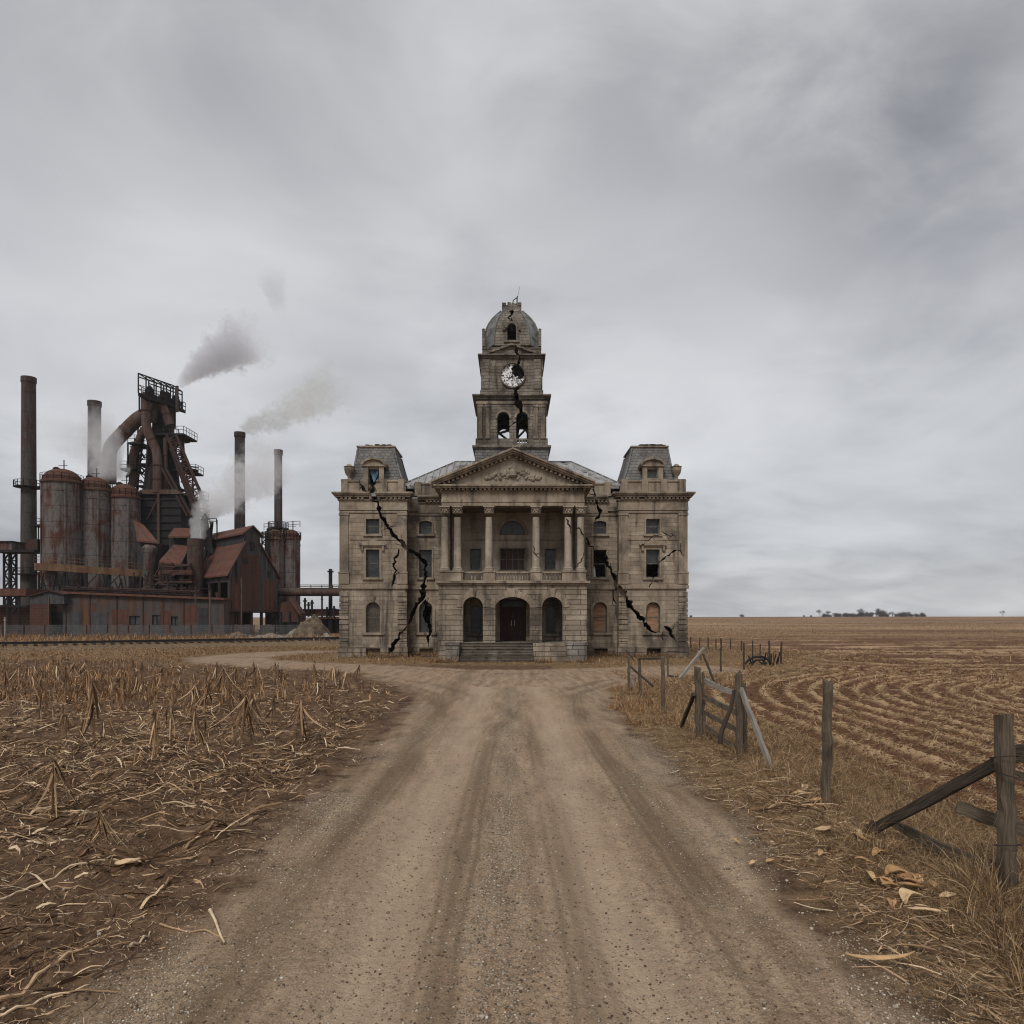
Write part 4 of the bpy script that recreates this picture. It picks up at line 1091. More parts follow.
# dome
prof = [(1.9, 316), (1.86, 280), (1.80, 240), (1.70, 205), (1.54, 175), (1.30, 150), (1.0, 128), (.72, 112)]
def octa(hw_, z): 
    hw_ *= 1.03; f = .62
    return [(TX + sx_ * hw_, TC + sy_ * hw_, z) for sx_, sy_ in ((-f, -1), (f, -1), (1, -f), (1, f), (f, 1), (-f, 1), (-1, f), (-1, -f))]
fine = []
for i in range(22):
    q = i / 21 * (len(prof) - 1); k = min(int(q), len(prof) - 2); e = q - k
    fine.append((prof[k][0] + (prof[k + 1][0] - prof[k][0]) * e, prof[k][1] + (prof[k + 1][1] - prof[k][1]) * e))
def shell(profile, th, cols, name, mat):
    v = []; f = []
    N = len(profile)
    for (h_, v_) in profile: v += [octa(h_, tzd(v_, h_))[c] for c in cols] + [octa(h_ - th, tzd(v_, h_) - th * .3)[c] for c in cols]
    nc = len(cols); st = nc * 2
    for i in range(N - 1):
        for c in range(nc - 1):
            f.append((i * st + c, i * st + c + 1, (i + 1) * st + c + 1, (i + 1) * st + c))
            f.append((i * st + nc + c, (i + 1) * st + nc + c, (i + 1) * st + nc + c + 1, i * st + nc + c + 1))
        f.append((i * st, (i + 1) * st, (i + 1) * st + nc, i * st + nc)); f.append((i * st + nc - 1, i * st + 2 * nc - 1, (i + 1) * st + 2 * nc - 1, (i + 1) * st + nc - 1))
    for i in (0, N - 1):
        for c in range(nc - 1): f.append((i * st + c, i * st + nc + c, i * st + nc + c + 1, i * st + c + 1))
    return MB().add(v, f).build(name, mat, CH)
df_ = shell(fine, .3, [0, 1], 'dome_front', 'stone_tower')
shell(fine, .12, [1, 2, 3, 4, 5, 6, 7, 0], 'dome', 'dome_metal')
dw = (TX - .30, TX + .30)
cut(df_, [cutter(MB().prism(arch_poly(dw[0], dw[1], tzd(283, 2), tzd(190, 1.9), 'round'), TC - 3, TC - .5))], False); crackables.append((df_, 'T'))
for c in (0, 1, 2, 7):
    m = MB(); m.tube([octa(h_ + .02, tzd(v_, h_))[c] for h_, v_ in fine], .055, 6); part(m, 'dome_rib', 'dome_metal')
m = MB(); m.ring(arch_poly(dw[0] - .17, dw[1] + .17, tzd(285, 2.0), tzd(176, 2.0), 'round'), arch_poly(dw[0], dw[1], tzd(285, 2.0), tzd(190, 2.0), 'round'), TC - 2.04, TC - 1.3, closed=False)
m.prism([(TX - .62, tzd(225, 2.0)), (TX - .46, tzd(225, 2.0)), (TX, tzd(160, 2.0)), (TX + .46, tzd(225, 2.0)), (TX + .62, tzd(225, 2.0)), (TX, tzd(150, 2.0))], TC - 2.0, TC - 1.4)
m.box(TX - .55, TX + .55, TC - 2.06, TC - 1.6, tzd(296, 2.0), tzd(285, 2.0))
part(m, 'dome_dormer', 'stone_tower')
m = MB()
for s in (-1, 1):
    m.box(TX + s * 1.93 - .09, TX + s * 1.93 + .09, TC - 1.9, TC - 1.6, tzd(315, 2.0), tzd(222, 2.0)); m.lathe([(.07, 0), (.12, .06), (.06, .12)], (TX + s * 1.93, TC - 1.75, tzd(222, 2.0)), 8)
    m.box(TX + s * 1.93 - .09, TX + s * 1.93 + .09, TC + 1.6, TC + 1.9, tzd(315, 2.0), tzd(222, 2.0))
part(m, 'pinnacle', 'stone_tower')
m = MB(); random.seed(3)
m.box(TX - .64, TX + .64, TC - .64, TC + .64, tzd(114, .66), tzd(84, .66))
for i in range(30):
    xx = random.uniform(-.6, .45); yy = random.uniform(-.6, .4); m.box(TX + xx, TX + xx + random.uniform(.12, .26), TC + yy, TC + yy + .22, tzd(86, .66), tzd(84, .66) + random.uniform(.02, .24))
m.box(TX - .68, TX - .4, TC - .68, TC + .3, tzd(86, .66), tzd(72, .66)); m.box(TX + .42, TX + .68, TC - .68, TC + .3, tzd(86, .66), tzd(70, .66))
part(m, 'crown', 'stone_tower', 'T')
m = MB(); zt_ = tzd(70, .66)
m.tube([(TX + .02, TC - .5, zt_ - .15), (TX + .12, TC - .5, zt_ + .22), (TX + .35, TC - .5, zt_ + .38), (TX + .42, TC - .5, zt_ + .5)], .035, 5)
m.tube([(TX + .36, TC - .5, zt_ - .1), (TX + .38, TC - .5, zt_ + .42)], .045, 5); m.tube([(TX + .38, TC - .5, zt_ + .3), (TX + .5, TC - .5, zt_ + .8), (TX + .56, TC - .5, zt_ + 1.15)], .012, 4)
part(m, 'broken_finial', 'rebar')
m = MB(); m.box(TX - 1.5, TX + 1.5, TC - 1.5, TC - 1.2, 17.7, 20); m.box(TX - 1.5, TX + 1.5, TC - 1.2, TC + 1.2, 20.4, 20.6); m.box(TX - .5, TX + .5, TC - .9, TC - .7, 20.9, 23.2); part(m, 'tower_core', 'iron_dark')

# ---- cracks, cut right through the walls
def crack(pts, wid, Y, y0, y1, zone, sc, ox, oy, seed=0):
    """pts in zoomed picture units -> px; a jagged tapering slot"""
    rr = random.Random(seed)
    P = [(PX(ox + u / sc, Y), PZ(oy + v / sc, Y)) for u, v in pts]
    s = Y / F
    W_ = wid if hasattr(wid, '__len__') else [wid] * len(P)
    fine_, fw = [], []
    for i in range(len(P) - 1):
        (ax, az), (bx, bz) = P[i], P[i + 1]
        L = math.hypot(bx - ax, bz - az); k = max(1, int(L / .15))
        for j in range(k):
            q = j / k; o = rr.uniform(-1, 1) * min(.085, L * .2) if j else 0
            nx, nz = -(bz - az) / L, (bx - ax) / L
            fine_.append((ax + (bx - ax) * q + nx * o, az + (bz - az) * q + nz * o)); fw.append((W_[i] + (W_[i + 1] - W_[i]) * q) * rr.uniform(.4, 1.6))
    fine_.append(P[-1]); fw.append(W_[-1] * .5)
    v = []; n = len(fine_)
    for i, (x, z) in enumerate(fine_):
        a = fine_[max(i - 1, 0)]; b = fine_[min(i + 1, n - 1)]
        dx, dz = b[0] - a[0], b[1] - a[1]; L = math.hypot(dx, dz) or 1
        nx, nz = -dz / L, dx / L; w = max(.012, fw[i] / sc * s / 2)
        v += [(x + nx * w, y0, z + nz * w), (x - nx * w, y0, z - nz * w), (x - nx * w, y1, z - nz * w), (x + nx * w, y1, z + nz * w)]
    f = [(0, 1, 2, 3), (4 * n - 1, 4 * n - 2, 4 * n - 3, 4 * n - 4)]
    for i in range(n - 1):
        for q in range(4): f.append((4 * i + q, 4 * i + (q + 1) % 4, 4 * i + 4 + (q + 1) % 4, 4 * i + 4 + q))
    cm = MB().add(v, f)
    for b_ in range(max(1, n // 6)):      # fine side branches
        i = rr.randrange(1, n - 1); x, z = fine_[i]; an = rr.uniform(0, 6.28); bl = []; 
        for q in range(rr.choice([3, 4, 5])): bl.append((x, z)); an += rr.uniform(-.7, .7); st_ = rr.uniform(.08, .17); x += st_ * math.cos(an); z += st_ * math.sin(an)
        vb = []; nb = len(bl)
        for q, (bx_, bz_) in enumerate(bl):
            a = bl[max(q - 1, 0)]; c_ = bl[min(q + 1, nb - 1)]; dx, dz = c_[0] - a[0], c_[1] - a[1]; L = math.hypot(dx, dz) or 1; w = .026 * (1 - q / nb) + .006
            nx, nz = -dz / L * w, dx / L * w; vb += [(bx_ + nx, y0 + .01, bz_ + nz), (bx_ - nx, y0 + .01, bz_ - nz), (bx_ - nx, y1 - .01, bz_ - nz), (bx_ + nx, y1 - .01, bz_ + nz)]
        fb = [(0, 1, 2, 3), (4 * nb - 1, 4 * nb - 2, 4 * nb - 3, 4 * nb - 4)] + [(4 * i_ + q, 4 * i_ + (q + 1) % 4, 4 * i_ + 4 + (q + 1) % 4, 4 * i_ + 4 + q) for i_ in range(nb - 1) for q in range(4)]
        cm.add(vb, fb)
    o = cutter(cm); return (o, zone)
Z1 = (4.096, 320, 430); Z2 = (4.096, 500, 430); Z3 = (5.692, 450, 290)
CR = []
def addc(pts, w, where, z, seed):
    if where == 'W': CR.append(crack(pts, w, YW, YW - .9, YW + 1.1, 'W', *z, seed))
    if where == 'R': CR.append(crack(pts, w, YR, YR - .7, YR + .62, 'W', *z, seed))
    if where == 'P': CR.append(crack(pts, w, YP, YP - .7, YP + .75, 'P', *z, seed))
    if where == 'T': CR.append(crack(pts, w, TY, TC - 2.9, TC - (.35 if seed == 23 else 1.3), 'T', *z, seed))
addc([(198, 172), (208, 196), (214, 228), (224, 275), (240, 310), (247, 345), (262, 365), (276, 392), (292, 418), (312, 438), (332, 455), (352, 483), (370, 496)], [14, 28, 26, 18, 18, 12, 20, 16, 12, 10, 12, 14, 10], 'W', Z1, 1)
addc([(348, 480), (375, 497), (405, 515), (428, 540), (432, 580), (428, 620), (420, 660), (418, 690), (395, 712), (382, 745), (362, 790), (345, 812)], [12, 14, 14, 12, 12, 18, 20, 14, 14, 12, 10, 8], 'R', Z1, 2)
addc([(360, 800), (340, 825), (312, 862), (290, 900), (268, 932)], [6, 8, 12, 18, 10], 'W', Z1, 3)
addc([(236, 178), (226, 190), (215, 215)], [8, 16, 20], 'W', Z1, 31)
addc([(167, 192), (166, 228), (178, 244), (196, 254)], [6, 12, 12, 6], 'W', Z1, 4)
addc([(324, 486), (312, 520), (301, 548), (313, 577), (304, 612), (298, 656)], [4, 8, 8, 8, 8, 4], 'W', Z1, 5)
addc([(426, 700), (440, 730), (436, 770), (450, 815), (443, 860), (445, 888)], [14, 26, 22, 12, 8, 4], 'R', Z1, 6)
addc([(384, 220), (390, 265), (398, 308), (411, 332), (405, 357), (388, 374)], [8, 8, 9, 12, 8, 4], 'R', Z2, 7)
addc([(352, 442), (362, 465), (384, 490)], [8, 9, 7], 'R', Z2, 8)
addc([(428, 496), (440, 545), (463, 592), (475, 630), (490, 655), (512, 690)], [9, 12, 16, 22, 26, 22], 'R', Z2, 9)
addc([(480, 640), (497, 662), (520, 700), (546, 737), (580, 772), (606, 802), (625, 825), (652, 826)], [18, 30, 22, 14, 14, 16, 8, 4], 'W', Z2, 10)
addc([(672, 804), (695, 818), (708, 846), (720, 868)], [5, 16, 12, 4], 'W', Z2, 11)
addc([(610, 646), (628, 605), (650, 550), (680, 517), (712, 496), (740, 496), (754, 518)], [4, 8, 7, 6, 6, 6, 3], 'W', Z2, 12)
addc([(662, 414), (688, 440), (694, 456)], [3, 4, 2], 'W', Z2, 13)
addc([(690, 440), (720, 436)], [3, 2], 'W', Z2, 14)
addc([(668, 826), (668, 862)], [3, 3], 'W', Z2, 15)
addc([(463, 655), (464, 690), (480, 712), (488, 716)], [6, 5, 4, 2], 'R', Z2, 16)
addc([(580, 470), (620, 440), (660, 430)], [2, 3, 2], 'W', Z2, 22)
addc([(272, 362), (290, 402), (296, 426)], [4, 7, 3], 'P', Z2, 17)
addc([(322, 396), (345, 430), (362, 466)], [5, 9, 5], 'P', Z2, 18)
addc([(138, 474), (139, 500), (163, 524)], [3, 6, 3], 'P', Z2, 19)
addc([(346, 498), (320, 558)], [3, 6], 'P', Z2, 20)
addc([(345, 62), (352, 96), (332, 124), (356, 145), (362, 168), (330, 186)], [18, 16, 16, 22, 18, 8], 'T', Z3, 23)
addc([(366, 300), (376, 335), (396, 368), (394, 395), (386, 420)], [12, 14, 12, 12, 14], 'T', Z3, 24)
addc([(384, 535), (374, 575), (378, 600), (384, 640), (404, 688), (410, 720)], [12, 14, 34, 44, 24, 20], 'T', Z3, 25)
addc([(300, 812), (336, 782), (384, 744)], [5, 7, 5], 'T', Z3, 26)
def bbox(o):
    a = [o.matrix_world @ Vector(c) for c in o.bound_box]
    return [min(p[i] for p in a) for i in range(3)], [max(p[i] for p in a) for i in range(3)]
bpy.context.view_layer.update()
for o, zone in crackables:
    lo, hi = bbox(o); use = []
    for c, zn in CR:
        if zn != zone: continue
        l2, h2 = bbox(c)
        if all(lo[i] < h2[i] and l2[i] < hi[i] for i in range(3)): use.append(c)
    if use: cut(o, use)
for c in CUTS:
    me = c.data; bpy.data.objects.remove(c); bpy.data.meshes.remove(me)

# ------------------------------------------------------------------ steelworks
def pp(px, py, Y): return tuple(PP(px, py, Y))
def root(name, label, cat, px, Y, group=None): return thing(name, label, cat, (PX(px, Y), Y, 0), group)
def railing(m, pts, h=1.1, r=.045, step=1.6):
    pts = [Vector(p) for p in pts]
    for zz in (h * .5, h): m.tube([p + Vector((0, 0, zz)) for p in pts], r, 4)
    for a, b in zip(pts[:-1], pts[1:]):
        n = max(1, int((b - a).length / step))
        for i in range(n + 1): p = a.lerp(b, i / n); m.tube([p, p + Vector((0, 0, h))], r, 4)
def circ_pts(x, y, z, r, n=14, a0=0, a1=2 * math.pi): return [(x + r * math.cos(a0 + (a1 - a0) * i / n), y + r * math.sin(a0 + (a1 - a0) * i / n), z) for i in range(n + 1)]
def stack(label, px, Y, top, r0, r1, rings, group='tall smokestacks of the steelworks'):
    o = root('smokestack', label, 'smokestack', px, Y, group); x = PX(px, Y); zt = PZ(top, Y)
    m = MB(); m.lathe([(r0, -.3), (r0 * .96, zt * .3), (r1, zt), (r1 - .22, zt), (r1 - .22, zt - 3), (0.02, zt - 3)], (x, Y, 0), 24, cap=True); m.build('chimney_shaft', 'stack_metal', o, True)
    m = MB(); m.lathe([(r1 + .01, zt - .9), (r1 + .1, zt - .8), (r1 + .1, zt), (r1 - .05, zt + .03)], (x, Y, 0), 24, cap=False); m.build('rim', 'stack_metal', o)
    for py in rings:
        z = PZ(py, Y); r = r0 + (r1 - r0) * z / zt; m = MB()
        m.lathe([(r, z - .15), (r + 1.0, z - .1), (r + 1.0, z), (r, z)], (x, Y, 0), 20, cap=False); railing(m, circ_pts(x, Y, z, r + .95), .9, .05, 1.2); m.build('walkway', 'plant_dark', o)
    return o
stack('tallest dark grey smokestack at the far left edge of the steelworks', 28.7, 115, 377.5, 1.15, .98, (487, 574))
stack('soot streaked smokestack rising behind the three big silos', 94.5, 125, 401.5, 1.15, 1.0, (500,))
stack('smokestack with pale smoke above it behind the rust roofed shed', 239.8, 130, 432.5, .98, .86, ())
stack('slim smokestack rising behind the pair of silos near the courthouse', 278.3, 122, 450, .70, .62, (528,))
def thin_pole(label, px, Y, top, r, mat='plant_dark', name='pole', bot=0):
    m = MB(); x = PX(px, Y); m.tube([(x, Y, bot - .2), (x, Y, PZ(top, Y))], [r, r * .85], 8)
    m.tube([(x, Y, PZ(top, Y) - .5), (x, Y, PZ(top, Y) - .3)], r * 1.5, 8)
    o = m.build(name, mat); recenter(o, (x, Y, 0)); tag(o, label, 'pole'); return o
thin_pole('thin black pipe standing beside the courthouse left corner', 330.5, 112, 569, .32)
thin_pole('thin mast rising from the trestle near the courthouse', 322, 118, 597, .12)
thin_pole('rusty lamp pole in front of the long corrugated building', 210, 93, 591, .10, 'pipe_metal')
thin_pole('short rusty pole left of the lamp pole', 195.5, 94, 593, .09, 'pipe_metal')
thin_pole('pale leaning post by the wire fence at far left', 5, 90.5, 617, .10, 'wood_pale')
thin_pole('thin pole before the gabled shed with a brick wall', 241.5, 95, 577, .10, 'pipe_metal')

# three big silos with shared walkway
def silo(label, px0, px1, top, rim, Y, group, mat='silo_metal'):
    px = (px0 + px1) / 2; r = (px1 - px0) / 2 * Y / F; x = PX(px, Y)
    o = root('silo', label, 'silo', px, Y, group); zr = PZ(rim, Y); zt = PZ(top, Y); hd = zt - zr
    MB().lathe([(r, -.3), (r, zr)], (x, Y, 0), 32).build('shell', mat, o, True)
    for z in (zr * .25, zr * .5, zr * .75): pass
    m = MB(); m.lathe([(r * 1.10, 0), (r * 1.10, hd * .12), (r * 1.0, hd * .2)] + [(r * math.cos(a), hd * .2 + hd * .8 * math.sin(a)) for a in [i / 9 * math.pi / 2 for i in range(1, 10)]], (x, Y, zr), 32); m.build('domed_top', 'silo_dome', o, True)
    m = MB(); railing(m, circ_pts(x, Y, zr + hd * .12, r * 1.08, 18), 1.0, .04, 1.3); m.tube([(x + .3, Y, zt - .3), (x + .3, Y, zt + 1.3)], .08, 5); m.tube([(x - .5, Y, zt + .5), (x + .8, Y, zt + .5)], .05, 4); m.lathe([(.5, -.2), (.5, .3), (.2, .5)], (x - .8, Y, zt - .2), 8); m.build('top_railing', 'plant_dark', o)
    m = MB()
    for k in (1, 5):
        a = R(200 + 22 * k); m.tube([(x + (r + .06) * math.cos(a), Y + (r + .06) * math.sin(a), .5), (x + (r + .06) * math.cos(a), Y + (r + .06) * math.sin(a), zr)], .12, 5)
    for z in [zr * q for q in (.32, .94)]: m.lathe([(r + .005, z), (r + .06, z + .02), (r + .06, z + .16), (r + .005, z + .18)], (x, Y, 0), 32, cap=False)
    m.build('stiffener', mat, o)
    return o
G3 = 'row of three big domed silos'
silo('nearest and leftmost of the three big domed silos', 44.5, 79.5, 469, 484, 108, G3)
silo('middle one of the three big domed silos', 80, 109.5, 477, 492, 111, G3)
silo('right hand of the three big domed silos next to the furnace tower', 110.5, 139, 484, 499, 113, G3)
silo('left one of the paired silos near the courthouse', 266, 284, 529.5, 540, 112, 'paired silos near the courthouse')
silo('right one of the paired silos near the courthouse', 282, 300, 529.5, 540, 113.5, 'paired silos near the courthouse')
o = root('silo_walkway', 'ochre rusted walkway girder running round the three big silos', 'walkway', 90, 103); m = MB()
q = [(34, 563, 103.5), (62, 564, 102.8), (100, 567, 104), (146, 570, 106)]
for (a, b) in zip(q[:-1], q[1:]):
    A, B = Vector(pp(*a)), Vector(pp(*b)); m.hexa([A + Vector((0, 0, -1.0)), B + Vector((0, 0, -1.0)), B + Vector((0, 1.6, -1.0)), A + Vector((0, 1.6, -1.0))], [A, B, B + Vector((0, 1.6, 0)), A + Vector((0, 1.6, 0))])
m.build('girder', 'orange_rail', o); m = MB(); railing(m, [pp(*a) for a in q], .9, .045, 1.2); m.build('handrail', 'orange_rail', o)
m = MB()
for px, Y in ((36, 103), (62, 102.9), (84, 103.4), (107, 104.3), (128, 105), (144, 106)): x = PX(px, Y); m.tube([(x, Y + .6, -.1), (x, Y + .6, PZ(572, Y))], .16, 6); m.tube([(x, Y + .5, PZ(586, Y)), (x + 1.6, Y + .5, PZ(574, Y))], .07, 4)
m.build('support', 'plant_dark', o)
# base building under the silos
def shed(name, label, cat, px0, px1, Y, D, zw, roof, wallmat, roofmat, base=0.0, ov=.3):
    """roof: list of (frac, z) ridge profile across x"""
    o = root(name, label, cat, (px0 + px1) / 2, Y); x0, x1 = PX(px0, Y), PX(px1, Y)
    return o, x0, x1
o, x0, x1 = shed('engine_house', 'dark low building between the three silos and the ground', 'building', 36, 150, 101.5, 8, 0, None, None, None)
MB().box(x0, x1, 103.2, 104.4, -.1, PZ(598, 103)).build('wall', 'plant_steel', o); m = MB()
for i in range(9): xx = x0 + (x1 - x0) * (i + .5) / 9; m.box(xx - .8, xx + .8, 103.1, 103.19, .4, 3.2)
m.build('opening', 'plant_dark', o); MB().box(x0 - .2, x1 + .2, 102.6, 104.6, PZ(598, 103) + .002, PZ(596, 103)).build('roof', 'rust_roof', o)
# long low corrugated building
YL = 97
o = root('long_shed', 'long low corrugated building with rust streaks behind the wire fence', 'building', 135, YL)
x0, x1 = PX(63, YL), PX(224, YL); zl, zr_ = PZ(593.5, YL), PZ(600, YL)
wl_ = MB(); wl_.prism([(x0, -.1), (x1, -.1), (x1, zr_), (x0, zl)], YL, YL + 5.5)
wobj = wl_.build('wall', 'low_wall', o)
c1 = MB()
for a, b, t_, d_ in ((152, 160.5, 615, 625), (171, 178, 616.5, 626), (129, 140, 616, 625)): c1.box(PX(a, YL), PX(b, YL), YL - .5, YL + .35, PZ(d_, YL), PZ(t_, YL))
cobj = c1.build('cutter', 'iron_dark'); cut(wobj, [cobj], False); bpy.data.objects.remove(cobj)
for a, b, t_, d_ in ((152, 160.5, 615, 625), (171, 178, 616.5, 626), (129, 140, 616, 625)):
    m = MB(); m.ring(arch_poly(PX(a, YL), PX(b, YL), PZ(d_, YL), PZ(t_, YL)), arch_poly(PX(a, YL) + .08, PX(b, YL) - .08, PZ(d_, YL) + .08, PZ(t_, YL) - .08), YL + .1, YL + .2); m.box(PX((a + b) / 2, YL) - .04, PX((a + b) / 2, YL) + .04, YL + .1, YL + .18, PZ(d_, YL), PZ(t_, YL))
    f_ = m.build('window', 'plant_dark', o); MB().box(PX(a, YL) + .05, PX(b, YL) - .05, YL + .2, YL + .22, PZ(d_, YL), PZ(t_, YL)).build('pane', 'glass_dusty', f_)
m = MB(); m.prism([(x0 - .3, zl), (x1 + .2, zr_), (x1 + .2, zr_ + .28), (x0 - .3, zl + .28)], YL - .5, YL + 6); m.build('roof', 'rust_roof', o)
for px in (66, 90, 117, 143, 163.5, 184): x = PX(px, YL); m = MB(); m.box(x - .08, x + .08, YL - .09, YL - .005, -.1, zl + (zr_ - zl) * (px - 63) / 161 - .02); m.build('pilaster', 'plant_steel', o)
for a, b, t_, d_ in ((112, 128, 609, 624), (161, 170, 611, 626), (88, 96, 603, 616), (183, 197, 606, 622)): m = MB(); m.box(PX(a, YL), PX(b, YL), YL - .04, YL - .003, PZ(d_, YL), PZ(t_, YL)); m.build('rust_patch', 'rust_panel', o)
for px, w_, t_, mt in ((100, 16, 612, 'corrugated_wall'), (168, 6, 614, 'rust_panel'), (76, 12, 611, 'corrugated_wall'), (203, 10, 608, 'corrugated_dark')):
    m = MB(); m.box(PX(px - w_ / 2, YL), PX(px + w_ / 2, YL), YL - .06, YL - .003, .1, PZ(t_, YL)); m.build('patch_panel', mt, o)
# roof clutter between the long shed and the silos
o = root('pipe_rack', 'tangle of rusty pipes and handrails above the long low building', 'pipe rack', 140, 99.5); m = MB()
random.seed(21)
for k in range(5): py = 588 + 2.2 * k; m.tube([pp(62, py - 1, 99 + k * .4), pp(190, py + 3, 99 + k * .4)], .10 + .05 * (k % 2), 6)
m.build('pipe', 'plant_steel', o); m = MB(); railing(m, [pp(100, 599, 98.5), pp(176, 602, 98.5)], 1.1, .05, 1.5); railing(m, [pp(176, 600, 98.2), pp(212, 601, 98.2)], 1.6, .05, 1.4); m.build('handrail', 'plant_dark', o); m = MB()
for px in range(70, 200, 14): m.tube([pp(px, 637, 99.4), pp(px, 586, 99.4)], .11, 5)
for px in (72, 104): m.tube([pp(px, 600, 98.7), pp(px + 6, 585, 98.7)], .09, 5)
m.build('upright', 'plant_steel', o)
# far left shed and gable annex
o = root('open_shed', 'low rust roofed open shed at the left edge of the photo', 'shed', 16, 99)
x0, x1 = PX(-60, 99), PX(33, 99)
MB().box(x0, x1, 97.5, 104, PZ(596, 99), PZ(589, 99)).build('roof', 'rust_roof', o)
MB().box(x0, x1, 100, 100.4, -.1, PZ(606, 100)).build('wall', 'rust_brick', o)
m = MB()
for px in (-30, -5, 8, 19, 31): m.tube([(PX(px, 98), 98, -.1), (PX(px, 98), 98, PZ(596, 98))], .16, 6)
m.tube([pp(12, 613, 98), pp(20, 603, 98)], .12, 5); m.box(x0, x1, 97.9, 98.2, PZ(607, 98), PZ(605, 98)); m.build('frame', 'plant_dark', o)
o = root('gable_annex', 'small grey gabled annex with a brick front left of the long building', 'building', 47, 96)
x0, x1, xm = PX(30, 96), PX(64, 96), PX(50, 96)
m = MB(); m.prism([(x0, PZ(604, 96)), (x1, PZ(604, 96)), (x1, PZ(595, 96)), (xm, PZ(591.5, 96)), (x0, PZ(597, 96))], 96, 101); m.build('gable', 'corrugated_wall', o)
MB().box(x0, PX(49, 96), 96.02, 96.5, -.1, PZ(604, 96) - .002).build('brick_wall', 'rust_brick', o)
MB().box(PX(49, 96), x1, 99, 99.3, -.1, PZ(604, 96) - .002).build('inner_wall', 'plant_dark', o)
m = MB(); m.prism([(x0 - .2, PZ(597, 96)), (xm, PZ(591.3, 96)), (x1 + .2, PZ(595, 96)), (x1 + .2, PZ(594, 96)), (xm, PZ(590.3, 96)), (x0 - .2, PZ(596, 96))], 95.7, 101.3); m.build('roof', 'plant_steel', o)
m = MB(); m.box(PX(48.5, 96), PX(49.5, 96), 95.9, 96.01, -.1, PZ(597, 96)); m.build('corner_post', 'pipe_metal', o)
# control cabin on lattice leg
o = root('control_cabin', 'grey flat cabin on a lattice leg beside the tallest smokestack', 'cabin', 20, 108); Yc = 108
MB().box(PX(6, Yc), PX(21, Yc), Yc - 2, Yc + 1, PZ(551, Yc), PZ(543.5, Yc)).build('cabin', 'silo_metal', o)
m = MB(); m.box(PX(1, Yc), PX(44, Yc), Yc - 2.2, Yc + 1.2, PZ(553.3, Yc), PZ(551, Yc) - .003); m.box(PX(5, Yc), PX(22, Yc), Yc - 2.2, Yc + 1.2, PZ(543.5, Yc) + .003, PZ(542.3, Yc)); m.build('deck', 'plant_dark', o)
MB().box(PX(33, Yc), PX(44, Yc), Yc - 1.5, Yc + 1, PZ(551, Yc), PZ(540, Yc)).build('duct', 'plant_steel', o)
def lattice(m, px0, px1, py0, py1, Y, n, r=.1, dep=0):
    x0, x1, z0, z1 = PX(px0, Y), PX(px1, Y), PZ(py1, Y), PZ(py0, Y)
    for yy in ([Y] if not dep else [Y, Y + dep]):
        for x in (x0, x1): m.tube([(x, yy, z0), (x, yy, z1)], r * 1.3, 4)
        for i in range(n):
            a = z0 + (z1 - z0) * i / n; b = z0 + (z1 - z0) * (i + 1) / n
            m.tube([(x0, yy, a), (x1, yy, b)] if i % 2 else [(x1, yy, a), (x0, yy, b)], r, 4); m.tube([(x0, yy, b), (x1, yy, b)], r, 4)
m = MB(); lattice(m, 4, 9.5, 553, 637, Yc, 12, .13, 1.5); m.build('lattice_leg', 'plant_dark', o)
o = root('platform_cage', 'small railed platform between the tallest stack and silos', 'platform', 40, 112); m = MB(); m.box(PX(34, 112), PX(46, 112), 111, 113, PZ(527, 112), PZ(525, 112)); railing(m, [pp(34, 525, 111), pp(46, 525, 111)], 1.0, .05, .8)
for px in (35.5, 38.5, 41, 44): m.tube([pp(px, 540, 112), pp(px, 526, 112)], .09, 4)
m.build('platform', 'plant_dark', o)

o = root('pipework', 'dense tangle of dark pipes and beams among the sheds below the furnace', 'pipework', 178, 103); random.seed(44); m = MB(); m2 = MB()
for k in range(70):
    px = random.uniform(140, 182); py = random.uniform(566, 600); Y = random.uniform(99.5, 103.5); kind = random.random()
    if kind < .45: m.tube([pp(px, py, Y), pp(px + random.uniform(6, 20), py + random.uniform(-1, 2), Y)], random.choice([.08, .12, .2]), 6)
    elif kind < .8: m.tube([pp(px, py, Y), pp(px, py + random.uniform(8, 40), Y)], random.choice([.08, .12, .18]), 6)
    else: m2.tube([pp(px, py, Y), pp(px + random.uniform(-12, 12), py + 14, Y)], .09, 4)
for k in range(26):
    px = random.uniform(40, 140); Y = random.uniform(101.8, 102.8); m2.tube([pp(px, random.uniform(572, 582), Y), pp(px + random.uniform(-8, 8), 596, Y)], .09, 4)
m.build('pipe', 'plant_steel', o); m2.build('brace', 'plant_dark', o)
